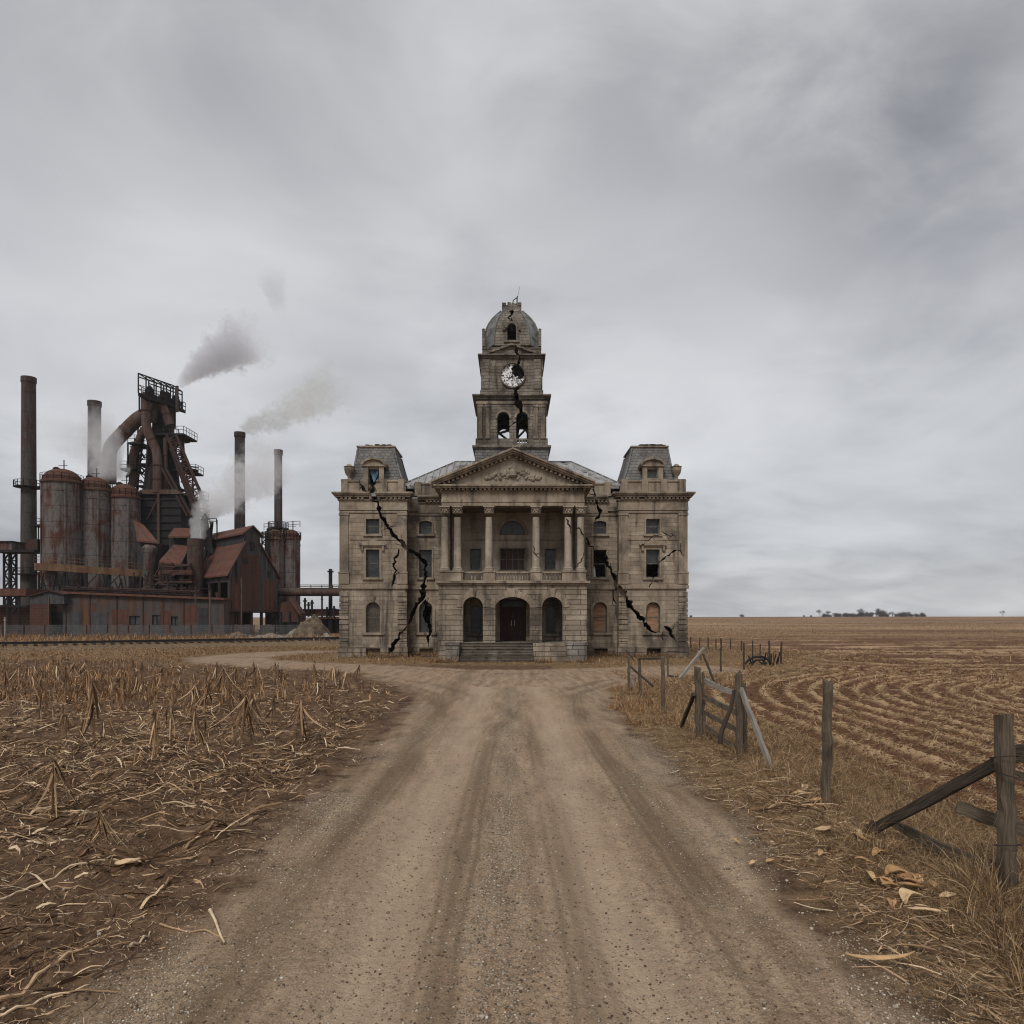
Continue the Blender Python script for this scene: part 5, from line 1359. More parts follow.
# blast furnace tower
YF = 118
BF = root('blast_furnace', 'tall dark blast furnace tower of rusty bent pipes, lattice and platforms', 'blast furnace', 158, YF)
def q6(u, v, Y=YF): return pp(100 + u / 6.4, 360 + v / 6.4, Y)
def fpipe(pts, wu, name, mat='pipe_metal', Y=YF):
    P_ = [Vector(q6(u, v, Y)) for u, v in pts]; Q_ = [P_[0]]
    for i in range(1, len(P_) - 1):   # round the bends
        a, b, c = P_[i - 1], P_[i], P_[i + 1]; k = 1.4
        p0 = b + (a - b).normalized() * min(k, (a - b).length * .4); p1 = b + (c - b).normalized() * min(k, (c - b).length * .4)
        for t_ in (0, .33, .66, 1): Q_.append(p0 * (1 - t_) ** 2 + b * 2 * t_ * (1 - t_) + p1 * t_ * t_)
    Q_.append(P_[-1]); r = wu / 6.4 * Y / F / 2 * 1.2
    m = MB(); m.tube(Q_, r, 16); 
    o = m.build(name, mat, BF, True)
    m = MB()
    for a, b in zip(P_[:-1], P_[1:]):
        n = int((b - a).length / 3)
        for i in range(1, n + 1): c = a.lerp(b, i / (n + 1)); d = (b - a).normalized() * .1; m.tube([c - d, c + d], r + .07, 16)
    if m.v: m.build('flange', 'plant_steel', o, True)
fpipe([(293, 215), (293, 440), (368, 590), (368, 850)], 48, 'uptake_pipe', Y=115)
fpipe([(286, 440), (208, 600), (212, 810)], 42, 'uptake_pipe', Y=116.5)
fpipe([(330, 400), (355, 285), (398, 285), (448, 420)], 46, 'uptake_pipe', Y=117)
fpipe([(448, 250), (448, 520)], 44, 'uptake_pipe', Y=119)
fpipe([(330, 230), (330, 300)], 60, 'uptake_pipe', Y=118)
fpipe([(300, 345), (240, 375), (82, 535), (58, 590), (58, 790)], 72, 'downcomer_pipe', Y=116)
fpipe([(418, 500), (418, 840)], 22, 'side_pipe', Y=116)
m = MB(); x, y_ = PX(159, YF), YF + 1
m.lathe([(3.0, PZ(495, YF)), (2.3, PZ(470, YF)), (1.8, PZ(445, YF)), (1.5, PZ(428, YF)), (1.2, PZ(405, YF))], (x, y_, 0), 16); m.build('furnace_shaft', 'plant_dark', BF, True)
m = MB(); m.box(PX(138.5, 115), PX(181, 115), 115, 122, -.1, PZ(494, 115)); 
for i in range(7): z = PZ(500 + i * 7.5, 115); m.box(PX(138, 115), PX(181.5, 115), 114.8, 114.99, z, z + .3)
m.build('lower_casing', 'plant_dark', BF)
m = MB(); m.prism([(PX(136, 114.5), PZ(494, 114.5)), (PX(183, 114.5), PZ(494, 114.5)), (PX(176, 114.5), PZ(489.5, 114.5)), (PX(141, 114.5), PZ(489.5, 114.5))], 114.5, 122); m.build('collar', 'pipe_metal', BF)
m = MB(); m.tube([pp(158.5, 620, 114.6), pp(158.5, 494, 114.6)], .22, 6); m.tube([pp(147, 520, 114.6), pp(158, 498, 114.6)], .1, 4); m.build('column', 'pipe_metal', BF)
# top platform and frame
A0, A1 = Vector(q6(243, 208, 112)), Vector(q6(492, 285, 118.6)); dirn = (A1 - A0).normalized(); nrm = Vector((0, 3.2, 0)); A1.z = A0.z
m = MB(); m.hexa([A0 - Vector((0, 0, .5)), A1 - Vector((0, 0, .5)), A1 + nrm - Vector((0, 0, .5)), A0 + nrm - Vector((0, 0, .5))], [A0, A1, A1 + nrm, A0 + nrm]); m.build('top_platform', 'plant_dark', BF)
m = MB(); Hf = 39.4 - A0.z
for i, q_ in enumerate((0.01, .2, .4, .58, .72, .9)):
    for s_ in (0, 1):
        p = A0.lerp(A1, q_) + nrm * s_; m.tube([p, p + Vector((0, 0, Hf))], .11, 5)
    m.tube([A0.lerp(A1, q_) + Vector((0, 0, Hf)), A0.lerp(A1, q_) + nrm + Vector((0, 0, Hf))], .09, 4)
for s_ in (0, 1):
    for hh in (Hf, Hf * .82): m.tube([A0 + nrm * s_ + Vector((0, 0, hh)), A0.lerp(A1, .9) + nrm * s_ + Vector((0, 0, hh))], .10, 4)
railing(m, [A0, A1, A1 + nrm, A0 + nrm, A0], 1.2, .05, .9)
m.tube([A0.lerp(A1, .98), A0.lerp(A1, .98) + Vector((0, 0, 2.2))], .1, 5)
m.build('top_frame', 'plant_dark', BF)
m = MB()
for q_ in (.16, .5, .62, .86): p = A0.lerp(A1, q_) + nrm * .5; m.lathe([(.7, 0), (.75, .6), (.45, 1.1), (.5, 1.5), (.15, 1.9)], p, 8)
m.build('valve', 'plant_dark', BF)
random.seed(9)
def plat(u0, u1, v, Y, dep=3, rail=True):
    m = MB(); a, b = q6(u0, v, Y), q6(u1, v, Y); m.box(a[0], b[0], Y, Y + dep, a[2] - .25, a[2])
    if rail: railing(m, [(a[0], Y, a[2]), (b[0], Y, b[2]), (b[0], Y + dep, b[2])], 1.1, .045, .9)
    m.build('service_platform', 'plant_dark', BF)
plat(320, 535, 468, 115.5, 5); plat(176, 262, 525, 114.5, 4); plat(128, 215, 692, 115, 3); plat(230, 345, 660, 117, 4, False); plat(545, 612, 712, 117, 3); plat(625, 662, 886, 117, 2); plat(325, 385, 372, 117.5, 2, False); plat(430, 500, 700, 117, 2)
plat(235, 470, 800, 116.8, 5, False)
m = MB()
for (u0, v0, u1, v1, Y) in ((178, 530, 178, 700, 115), (243, 430, 243, 830, 118), (330, 470, 330, 830, 120), (400, 520, 400, 840, 119), (530, 470, 545, 700, 117), (430, 470, 430, 760, 116), (590, 715, 597, 860, 118), (252, 210, 252, 330, 113), (480, 285, 480, 440, 119), (474, 470, 474, 640, 118), (552, 640, 552, 720, 118)):
    m.tube([q6(u0, v0, Y), q6(u1, v1, Y)], .14, 5)
for k in range(150):
    u = random.uniform(190, 540); v = random.uniform(470, 820)
    if u > 430 and v < 640 and u > 300 + v * .4: continue
    L_ = random.uniform(35, 110); a = random.choice([50, 130, 90, 0, 60, 120]) + random.uniform(-8, 8); Y = random.uniform(117, 122)
    m.tube([q6(u, v, Y), q6(u + L_ * math.cos(R(a)), v + L_ * math.sin(R(a)), Y)], random.choice([.08, .11, .16]), 4)
for k in range(14):
    a = 2 * math.pi * k / 14; m.tube([(x + 4.2 * math.cos(a), y_ + 4.2 * math.sin(a), PZ(500, YF)), (x + 3.0 * math.cos(a), y_ + 3.0 * math.sin(a), PZ(438, YF))], .12, 4)
m.build('lattice_frame', 'plant_dark', BF)
# inclined skip bridge
o_ = []
m = MB()
for du, Y in ((0, 115.5), (62, 115.5), (0, 118.5), (62, 118.5)): m.tube([q6(425 + du, 480, Y), q6(565 + du, 800 + du * .2, Y), q6(655 + du * .6, 1010, Y)], .26, 5)
for i in range(20):
    a = i / 20; f0 = lambda t_: (425 + (655 - 425) * t_, 480 + 530 * t_); f1 = lambda t_: (487 + (692 - 487) * t_, 480 + 530 * t_)
    t0, t1 = a, a + .05
    for Y in (115.4, 118.6): m.tube([q6(*(f0(t0) if i % 2 else f1(t0)), Y), q6(*(f1(t1) if i % 2 else f0(t1)), Y)], .12, 4); m.tube([q6(*f0(t1), Y), q6(*f1(t1), Y)], .10, 4)
m.build('skip_bridge', 'plant_steel', BF)
m = MB(); 
for w_ in (0, 26): m.tube([q6(395 + w_, 690, 114.8), q6(560 + w_, 1000, 114.8)], .22, 5)
m.hexa([q6(440, 560, 116), q6(470, 560, 116), q6(640, 990, 116), q6(600, 990, 116)], [q6(440, 560, 118), q6(470, 560, 118), q6(640, 990, 118), q6(600, 990, 118)])
m.build('skip_chute', 'plant_steel', BF)
m = MB(); railing(m, [q6(500, 480, 116), q6(560, 690, 116), q6(660, 900, 116), q6(700, 1000, 116)], 1.0, .05, 1.2); m.lathe([(1.2, 0), (1.2, .25)], q6(578, 712, 117.5), 14); m.tube([q6(520, 860, 116), q6(545, 980, 116)], .1, 4)
for k in range(16): u = 440 + k * 14; v = 560 + k * 28; m.tube([q6(u, v, 117), q6(u + 60, v - 20, 117)], .09, 4)
m.build('stair_rail', 'plant_dark', BF)
m = MB(); m.tube([pp(177, 412, 118), pp(177, 386, 118)], .25, 8); m.build('vent_pipe', 'stack_metal', BF)

# sheds right of the furnace
def roof_slab(m, pts, th=.25):
    P_ = [Vector(p) for p in pts]; m.hexa([p - Vector((0, 0, th)) for p in P_], P_)
o = root('furnace_annex', 'small dark building with a sloped rust roof against the furnace base', 'building', 148, 106)
m = MB(); roof_slab(m, [pp(137, 540, 106), pp(158, 542, 106), pp(144, 525, 110), pp(134, 520, 110)]); m.build('roof', 'rust_roof', o)
MB().box(PX(137, 107), PX(156, 107), 107, 111, -.1, PZ(543, 107)).build('wall', 'corrugated_dark', o)
m = MB(); x = PX(149.5, 105); m.lathe([(.8, -.1), (.8, PZ(555, 105)), (1.0, PZ(553, 105)), (1.0, PZ(548, 105)), (.6, PZ(545, 105))], (x, 105, 0), 14); m.build('tank', 'silo_metal', o, True)
o = root('side_shed', 'shed with a sloping rust brown roof between the furnace and gabled shed', 'shed', 176, 106)
m = MB(); roof_slab(m, [pp(159, 561, 103), pp(181, 564, 103), pp(190, 546, 109), pp(174, 544, 109)]); m.build('roof', 'rust_roof', o)
m = MB(); roof_slab(m, [pp(168, 536, 108), pp(190, 536, 108), pp(190, 528, 111), pp(174, 528, 111)]); m.build('upper_roof', 'rust_roof', o)
MB().box(PX(169, 109.5), PX(191, 109.5), 109.5, 113, -.1, PZ(535, 109.5)).build('upper_wall', 'corrugated_dark', o)
MB().box(PX(158, 106), PX(192, 106), 106, 109, -.1, PZ(563, 106)).build('wall', 'plant_steel', o)
m = MB(); m.box(PX(158, 102), PX(192, 102), 102, 106, PZ(575, 102), PZ(570, 102)); m.box(PX(158, 102), PX(192, 102), 102, 105.9, PZ(583, 102), PZ(581, 102)); m.build('deck', 'rust_panel', o)
m = MB()
for px in (160, 172, 182, 190): m.tube([pp(px, 637, 102.5), pp(px, 563, 102.5)], .2, 6)
m.tube([pp(154, 577, 102), pp(162, 563, 102)], .12, 5); m.build('post', 'plant_steel', o)
# gabled cast house, set at an angle: the gable faces right of the camera
CA = root('gabled_shed', 'big gabled shed with rust red roofs, monitor roof and brick panel in its gable', 'building', 235, 104)
def rotp(a): return a
g0 = Vector((PX(229, 99), 99, 0)); g1 = Vector((PX(277.5, 107), 107, 0))     # gable end base, near-left to far-right
back = Vector((-(g1 - g0).y, (g1 - g0).x, 0)).normalized() * 15                  # direction of the long axis (away, to the left)
back = Vector((PX(190, 109), 109, 0)) - g0
gw = (g1 - g0)
def gpt(t_, z, e=0.0): p = g0 + gw * t_ + back * e; return Vector((p.x, p.y, z))
zE, zE2 = PZ(572, 99), PZ(571, 107); zR = 2.5 + (617 - 527) * 102.5 / F
zbase = PZ(611, 99)
def gable(e0, e1, outline):
    m = MB(); n = len(outline)
    v = [gpt(t_, z, e0) for t_, z in outline] + [gpt(t_, z, e1) for t_, z in outline]
    m.add(v, [tuple(range(n)), tuple(range(2 * n - 1, n - 1, -1))] + [(i, (i + 1) % n, (i + 1) % n + n, i + n) for i in range(n)]); return m
tr = .46
mon = [(tr - .17, 0), (tr + .17, 0)]
zM = zE + (zR - zE) * .66
out = [(0, zbase), (1, zbase), (1, zE), (tr + .17, zM), (tr + .17, zR - .9), (tr, zR), (tr - .17, zR - .9), (tr - .17, zM), (0, zE)]
gable(0, .03, out).build('gable_wall', 'corrugated_wall', CA)
gable(.97, 1.0, out).build('rear_gable', 'corrugated_dark', CA)
gable(-.004, -.0005, [(.22, zbase + .1), (.62, zbase + .1), (.62, zE + 2.6), (.25, zE + 2.6), (.22, zE + .3)]).build('brick_panel', 'rust_brick', CA)
gable(-.006, -.0005, [(.05, zbase + .1), (.19, zbase + .1), (.19, zE - .6), (.05, zE - .6)]).build('rust_door', 'rust_panel', CA)
gable(-.006, -.0005, [(.68, zbase + .1), (.93, zbase + .1), (.93, zE - .8), (.68, zE - .8)]).build('rust_door', 'rust_panel', CA)
for a, b, z0, z1 in ((.42, .50, zR - 3.2, zR - 2.1), (.28, .37, zE + 1.3, zE + 2.0), (.78, .84, zE - .3, zE + .5), (.12, .16, zE - 1.5, zE + 1.6)): gable(-.008, -.001, [(a, z0), (b, z0), (b, z1), (a, z1)]).build('window', 'plant_dark', CA)
def rslab(t0, z0, t1, z1, e0=-.03, e1=1.03, mat='rust_roof', name='roof', th=.22):
    m = MB(); P_ = [gpt(t0, z0, e0), gpt(t1, z1, e0), gpt(t1, z1, e1), gpt(t0, z0, e1)]
    m.hexa([p - Vector((0, 0, th)) for p in P_], P_); m.build(name, mat, CA)
rslab(-.05, zE - .35, tr - .15, zM + .1); rslab(1.05, zE - .35, tr + .15, zM + .1); rslab(tr - .21, zR - 1.0, tr, zR + .25); rslab(tr + .21, zR - 1.0, tr, zR + .25)
m = MB()
for t_ in (tr - .165, tr + .165): P_ = [gpt(t_, zM - .5, .03), gpt(t_, zM - .5, .97), gpt(t_ + .01, zM - .5, .97), gpt(t_ + .01, zM - .5, .03)]; m.hexa(P_, [p + Vector((0, 0, zR - .95 - zM + .5)) for p in P_])
m.build('monitor_wall', 'corrugated_dark', CA)
m = MB(); P_ = [gpt(0.01, zE - 1.3, .03), gpt(.01, zE - 1.3, .97), gpt(.03, zE - 1.3, .97), gpt(.03, zE - 1.3, .03)]; m.hexa(P_, [p + Vector((0, 0, 1.15)) for p in P_]); m.build('eave_wall', 'corrugated_wall', CA)
m = MB(); P_ = [gpt(.45, 0, .03), gpt(.45, 0, .97), gpt(.5, 0, .97), gpt(.5, 0, .03)]; m.hexa(P_, [p + Vector((0, 0, zE - .5)) for p in P_]); m.build('inner_wall', 'plant_dark', CA)
m = MB()
for e in (0.02, .25, .5, .75, .98): m.tube([gpt(.02, -.1, e), gpt(.02, zE - .4, e)], .22, 6)
for t_ in (0.02, .2, .45, .66, .98): m.tube([gpt(t_, -.1, .01), gpt(t_, zbase, .01)], .22, 6)
m.tube([gpt(-.02, zbase, 0), gpt(1.02, zbase, 0)], .25, 5); m.tube([gpt(0, zbase + 1.5, 0), gpt(0, zbase + 1.5, 1)], .2, 5); m.tube([gpt(-.05, 0, -.02), gpt(-.0, zbase + 2.5, .3)], .2, 5)
m.build('support_post', 'plant_steel', CA)
for s_ in ((.3, .9), (.74, 1.2), (.08, 1.1)): m = MB(); c_ = gpt(s_[0], 0, -.06); m.lathe([(s_[1], 0), (s_[1] * 1.05, .6), (s_[1] * .8, 1.2), (.3, 1.5)], c_, 12); m.build('scrap_drum', 'plant_steel', CA, True)
# conveyor head with steam
o = root('conveyor_head', 'dark conveyor head rising behind the rust roofs with a short vent', 'conveyor', 205, 108)
m = MB()
for du in (0, 7): m.tube([pp(196 + du, 562, 107), pp(203 + du, 541, 108), pp(205 + du, 522, 108)], .25, 5)
m.hexa([pp(201, 545, 107), pp(214, 556, 107), pp(214, 556, 109), pp(201, 545, 109)], [pp(200, 519, 107), pp(208, 519, 107), pp(208, 519, 109), pp(200, 519, 109)]); railing(m, [pp(203, 524, 107), pp(216.5, 524, 107)], .8, .07, .7); m.tube([pp(217, 540, 107), pp(217, 520, 107)], .1, 5); m.tube([pp(202, 520, 107), pp(205, 514, 107), pp(208, 520, 107)], .2, 5); m.build('conveyor_frame', 'plant_dark', o)
MB().lathe([(1.1, -.1), (1.1, PZ(539, 104)), (.9, PZ(538.8, 104))], (PX(195.5, 104), 104, 0), 14).build('vent_stack', 'stack_metal', o, True)
# pipe bridge and trestle toward the courthouse
o = root('pipe_bridge', 'wide rusty pipe bridge running from the paired silos behind the courthouse', 'pipe bridge', 315, 110)
m = MB(); m.tube([pp(276, 592, 110), pp(420, 592, 110)], .62, 14); m.build('main_pipe', 'pipe_metal', o, True)
m = MB(); railing(m, [pp(300, 588, 109.4), pp(420, 588, 109.4)], .45, .07, 1.5); m.build('handrail', 'pipe_metal', o)
m = MB()
for px in (322, 345, 372): m.tube([pp(px, 634, 110), pp(px, 594, 110)], .14, 5)
m.build('support', 'plant_dark', o)
o = root('trestle', 'low rust brown trestle beam below the pipe bridge', 'trestle', 320, 112)
m = MB(); m.box(PX(296, 112), PX(420, 112), 112, 114, PZ(616, 112), PZ(609, 112)); m.box(PX(312, 112), PX(420, 112), 111.6, 111.99, PZ(619, 112), PZ(616.5, 112)); m.build('beam', 'rust_panel', o)
m = MB(); m.box(PX(312, 113), PX(420, 113), 113, 114, -.1, PZ(619, 113)); m.build('retaining_wall', 'plant_dark', o)
m = MB()
for px, h_ in ((305, 598), (308.5, 602), (312, 600), (327, 607), (334, 606)): m = MB(); m.tube([pp(px, 617, 111.4), pp(px, h_, 111.4)], .16, 5); m.tube([pp(px - 2, h_ + 3, 111.4), pp(px + 2, h_ + 3, 111.4)], .14, 4); m.build('valve_stand', 'plant_dark', o)
o = root('lean_to', 'small sloping rust roofed lean-to in front of the paired silos', 'shed', 290, 107)
m = MB(); roof_slab(m, [pp(289, 598, 105), pp(300, 614, 105), pp(303, 611, 110), pp(293, 596, 110)]); m.build('roof', 'rust_roof', o)
m = MB(); m.prism([(PX(279, 106), PZ(622, 106)), (PX(300, 106), PZ(622, 106)), (PX(300, 106), PZ(613, 106)), (PX(290, 106), PZ(600, 106)), (PX(281, 106), PZ(603, 106))], 106, 109); m.build('wall', 'rust_brick', o)
m = MB()
for px in (281, 290, 299): m.tube([pp(px, 637, 106), pp(px, 612, 106)], .2, 5)
m.build('post', 'plant_dark', o)
o = root('silo_stair', 'dark zigzag stair tower between the gabled shed and paired silos', 'stair', 267, 110); m = MB(); lattice(m, 262, 268, 532, 580, 110.2, 9, .1, 1.6); railing(m, [pp(257, 541, 110), pp(270, 538, 110)], .8, .06, .8); railing(m, [pp(264, 530, 110), pp(300, 527, 111)], .9, .05, 1.); m.build('stair_frame', 'plant_dark', o)
# rubble mounds
simple_mat('rubble', (.06, .042, .028), (.17, .13, .09), 1.2, .95, 0, .8, 6)
simple_mat('rubble_light', (.14, .12, .095), (.28, .25, .21), 2.2, .95, 0, .8, 6)
def mound(label, px, Y, w_, h_, mat, seed):
    n, k = 22, 9; V_ = []; x = PX(px, Y)
    for j in range(k + 1):
        for i in range(n):
            a = 2 * math.pi * i / n; rr = 1 - j / k
            nz = fbm(np.array([math.cos(a) * 1.6 + seed]), np.array([math.sin(a) * 1.6 + j * .5]), seed, 4)[0]
            r_ = rr * (.75 + .5 * nz); V_.append((x + w_ * r_ * math.cos(a), Y + w_ * .8 * r_ * math.sin(a), -.1 + h_ * (1 - rr ** 1.5) * (.45 + 1.0 * nz)))
    f = [(j * n + i, j * n + (i + 1) % n, (j + 1) * n + (i + 1) % n, (j + 1) * n + i) for j in range(k) for i in range(n)] + [tuple(k * n + i for i in range(n))]
    o = MB().add(V_, f).build('rubble_mound', mat, None, True); recenter(o, (x, Y, 0)); tag(o, label, 'mound', 'mounds of rubble before the steelworks')
mound('tallest brownish rubble mound beside the courthouse left corner', 313, 88, 2.6, 2.6, 'rubble', 3)
mound('low pale rubble heap left of the tall rubble mound', 296, 89.5, 1.6, 1.1, 'rubble_light', 5)
mound('long pale rubble strip behind the railway track', 270, 90, 2.6, .55, 'rubble_light', 8)
mound('small pale rubble heap right of the tall rubble mound', 326, 86, .9, .7, 'rubble_light', 9)
mound('reddish low dirt heap by the wire fence', 237, 91, 2.2, .7, 'rubble', 13)
# railway
ra, rb = Vector((-78, 34.5, .22)), Vector((-12.5, 76.9, .22)); rd_ = (rb - ra).normalized(); rn_ = Vector((-rd_.y, rd_.x, 0))
o = thing('railway_track', 'low dark railway track on ballast in front of the steelworks', 'railway track', tuple(ra.lerp(rb, .6)))
m = MB()
for k in (-.72, .72):
    a, b = ra + rn_ * k, rb + rn_ * k; e = rn_ * .035; u = Vector((0, 0, .16)); q = Vector((0, 0, .12))
    m.hexa([a - e + q, b - e + q, b + e + q, a + e + q], [a - e + q + u, b - e + q + u, b + e + q + u, a + e + q + u])
m.build('rail', 'plant_dark', o)
m = MB(); n = int((rb - ra).length / .68)
for i in range(n): c = ra.lerp(rb, (i + .5) / n) + Vector((0, 0, random.uniform(-.01, .01))); e = rd_ * .12; w_ = rn_ * 1.3; u = Vector((0, 0, .12)); m.hexa([c - e - w_, c + e - w_, c + e + w_, c - e + w_], [c - e - w_ + u, c + e - w_ + u, c + e + w_ + u, c - e + w_ + u])
m.build('sleepers', 'wood_dark', o)
# wire fence
o = thing('wire_fence', 'long grey wire mesh fence in front of the steelworks', 'fence', (-40, 92, 0))
xx = PX(-60, 92); xe = PX(306, 92)
random.seed(2)
while xx < xe:
    m = MB(); m.tube([(xx, 92, -.1), (xx + random.uniform(-.06, .06), 92, 1.55)], .06, 5); m.build('post', 'plant_steel', o); xx += 2.6
simple_mat('wire', (.08, .085, .09), (.13, .13, .13), 3, .7)
m = MB(); xx = PX(-60, 92)
while xx < xe: m.box(xx, xx + .04, 92.07, 92.085, .02, 1.5); xx += .12
for z in (.02, .3, .6, .9, 1.2, 1.48): m.box(PX(-60, 92), xe, 92.088, 92.10, z, z + .03)
m.build('mesh_panel', 'wire', o)

# ------------------------------------------------------------------ smoke
def plume(name, label, p0, p1, r0, r1, bow, dens, col, seed, nscale=.22, warp=.9, sag=0.0, fade0=.03, thr=.78):
    p0, p1 = Vector(p0), Vector(p1); L = (p1 - p0).length; e = r1 * 1.9
    m = MB(); m.box(-r0 * 2 - .5, L + e * .6, -e, e, -e, e + abs(bow)); o = m.build(name, 'iron_dark')
    o.location = p0; d_ = (p1 - p0).normalized(); zax = Vector((0, -1, 0)).cross(d_) * -1
    yax = Vector((0, 1, 0)); yax = (yax - d_ * yax.dot(d_)).normalized(); zax = d_.cross(yax)
    if zax.z < 0: zax = -zax; yax = zax.cross(d_)
    o.rotation_euler = Matrix((d_, yax, zax)).transposed().to_euler()
    mt = bpy.data.materials.new(name + '_smoke'); mt.use_nodes = True; t = NT(mt.node_tree); t.n.clear()
    out = t.new('ShaderNodeOutputMaterial'); vol = t.new('ShaderNodeVolumePrincipled'); t.l.new(vol.outputs[0], out.inputs['Volume'])
    P_ = t.obj(); nz = t.new('ShaderNodeTexNoise'); nz.inputs['Scale'].default_value = nscale; nz.inputs['Detail'].default_value = 5; nz.inputs['Roughness'].default_value = .62
    t.l.new(t.v('ADD', P_, (seed * 7.1, seed * 3.3, seed * 1.7)), nz.inputs['Vector'])
    x0_, _, _ = t.xyz(P_); tt0 = t.m('DIVIDE', x0_, L, clamp=True)
    off = t.v('SCALE', t.v('SUBTRACT', nz.outputs['Color'], (.5, .5, .5)), scale=t.m('MULTIPLY', t.m('ADD', t.m('MULTIPLY', tt0, r1 - r0), r0), warp * 2.2))
    x, y, z = t.xyz(t.v('ADD', P_, off)); tt = t.m('DIVIDE', x, L)
    tc = t.m('MAXIMUM', t.m('MINIMUM', tt, 1.0), 0.0)
    r = t.m('ADD', t.m('MULTIPLY', t.m('POWER', tc, .75), r1 - r0), r0)
    zc_ = t.m('MULTIPLY', t.m('MULTIPLY', tc, t.m('SUBTRACT', 1.0, tc)), 4 * bow)
    dd = t.m('SQRT', t.m('ADD', t.m('POWER', t.m('ABSOLUTE', y), 2.0), t.m('POWER', t.m('ABSOLUTE', t.m('SUBTRACT', z, zc_)), 2.0)))
    q_ = t.m('DIVIDE', dd, r)
    fin_ = t.noise(t.v('ADD', P_, (seed * 1., 0., 9.)), nscale * 3.2, 5, .65)
    q_ = t.m('ADD', q_, t.m('MULTIPLY', t.m('SUBTRACT', fin_, .5), 1.7))
    den_ = t.rng(q_, 1.0, thr, 0, 1, True)
    ends = t.m('MULTIPLY', t.rng(tt, 0.0, fade0, 0, 1, True), t.rng(tt, .62, 1.0, 1, 0, True))
    den_ = t.m('MULTIPLY', t.m('MULTIPLY', den_, ends), dens)
    den_ = t.m('DIVIDE', den_, t.m('ADD', .35, t.m('MULTIPLY', tc, 1.4)))
    t.l.new(den_, vol.inputs['Density']); vol.inputs['Color'].default_value = (*col, 1); vol.inputs['Anisotropy'].default_value = .1
    o.data.materials[0] = mt
    return tag(o, label, 'smoke', None, 'stuff')
plume('smoke_plume', 'thick grey smoke drifting right from the furnace top vent', pp(177.2, 387, 118), pp(264, 334, 122), .35, 4.8, 1.0, .6, (.86, .86, .90), 1, .40, 1.1, thr=.88)
plume('smoke_plume', 'pale yellowish smoke drifting from the smokestack behind the sheds', pp(241, 431, 130), pp(352, 372, 134), .9, 5.0, -1.0, .17, (.84, .84, .80), 2, .34, 1.3)
plume('smoke_wisp', 'faint dark grey wisp hanging high above the furnace', pp(280, 316, 124), pp(268, 262, 124), .8, 3.0, 0, .07, (.6, .6, .63), 3, .4, .75, fade0=.4)
plume('steam_plume', 'white steam drifting from behind the rust roofs to the right', pp(196.5, 540, 106), pp(203, 503, 107), .8, 1.7, 0, .45, (.96, .96, .97), 4, .35, .6)
plume('steam_plume', 'white steam drifting across the stack behind the sheds', pp(198, 515, 107), pp(285, 448, 112), 1.4, 4.8, -.6, .26, (.96, .96, .97), 5, .28, 1.0, fade0=.1)
plume('steam_plume', 'white steam curling round the bent downcomer pipe', pp(113, 484, 113), pp(97, 405, 113), 2.2, 3.2, 0, .26, (.96, .96, .97), 6, .25, .8, fade0=.15)
plume('steam_plume', 'thin steam hanging left of the stack behind the silos', pp(98, 462, 120), pp(55, 418, 122), 2.2, 3.4, 0, .05, (.92, .92, .93), 7, .25, .9, fade0=.2)

# ------------------------------------------------------------------ numpy ribbons, stones
def ribbons(base, az, el, length, width, segs, curl=0., droop=0., taper=.2, tilt=None, follow=None, rnd=None, rr=rng):
    N = len(base); base = np.asarray(base, float)
    az = np.broadcast_to(az, N).astype(float).copy(); el = np.broadcast_to(el, N).astype(float).copy()
    length = np.broadcast_to(length, N); width = np.broadcast_to(width, N)
    curl = np.broadcast_to(curl, N); droop = np.broadcast_to(droop, N)
    tilt = np.zeros(N) if tilt is None else tilt
    P_ = base.copy(); pts = []; sd_ = []
    for i in range(segs + 1):
        q = i / segs
        d_ = np.stack([np.cos(el) * np.cos(az), np.cos(el) * np.sin(az), np.sin(el)], -1)
        s_ = np.stack([-np.sin(az) * np.cos(tilt), np.cos(az) * np.cos(tilt), np.sin(tilt)], -1)
        w_ = width * (1 - (1 - taper) * q ** 1.3) * (.6 + .4 * min(1, q * 4)) * .5
        pts.append(P_.copy()); sd_.append(s_ * w_[:, None])
        P_ = P_ + d_ * (length / segs)[:, None]; az += curl / segs; el += droop / segs
    pts = np.stack(pts, 1); sd_ = np.stack(sd_, 1)
    if follow is not None:
        zz_ = hz(pts[..., 0].ravel(), pts[..., 1].ravel()).reshape(pts.shape[:2])
        pts[..., 2] = np.maximum(pts[..., 2], 0) * 0 + zz_ + follow[:, None] + (pts[..., 2] - base[:, None, 2])
        pts[..., 2] = np.maximum(pts[..., 2], zz_ + .004)
    V_ = np.stack([pts - sd_, pts + sd_], 2).reshape(-1, 3)
    k = np.arange(N)[:, None] * (segs + 1) * 2 + np.arange(segs)[None, :] * 2
    Q_ = np.stack([k, k + 1, k + 3, k + 2], -1).reshape(-1, 4)
    r_ = np.repeat(rnd if rnd is not None else rr.random(N), (segs + 1) * 2)
    return V_, Q_, r_
def merge(parts):
    V_, Q_, R_ = [], [], []; k = 0
    for v, q, r in parts: V_.append(v); Q_.append(q + k); R_.append(r); k += len(v)
    return np.concatenate(V_), np.concatenate(Q_), np.concatenate(R_)
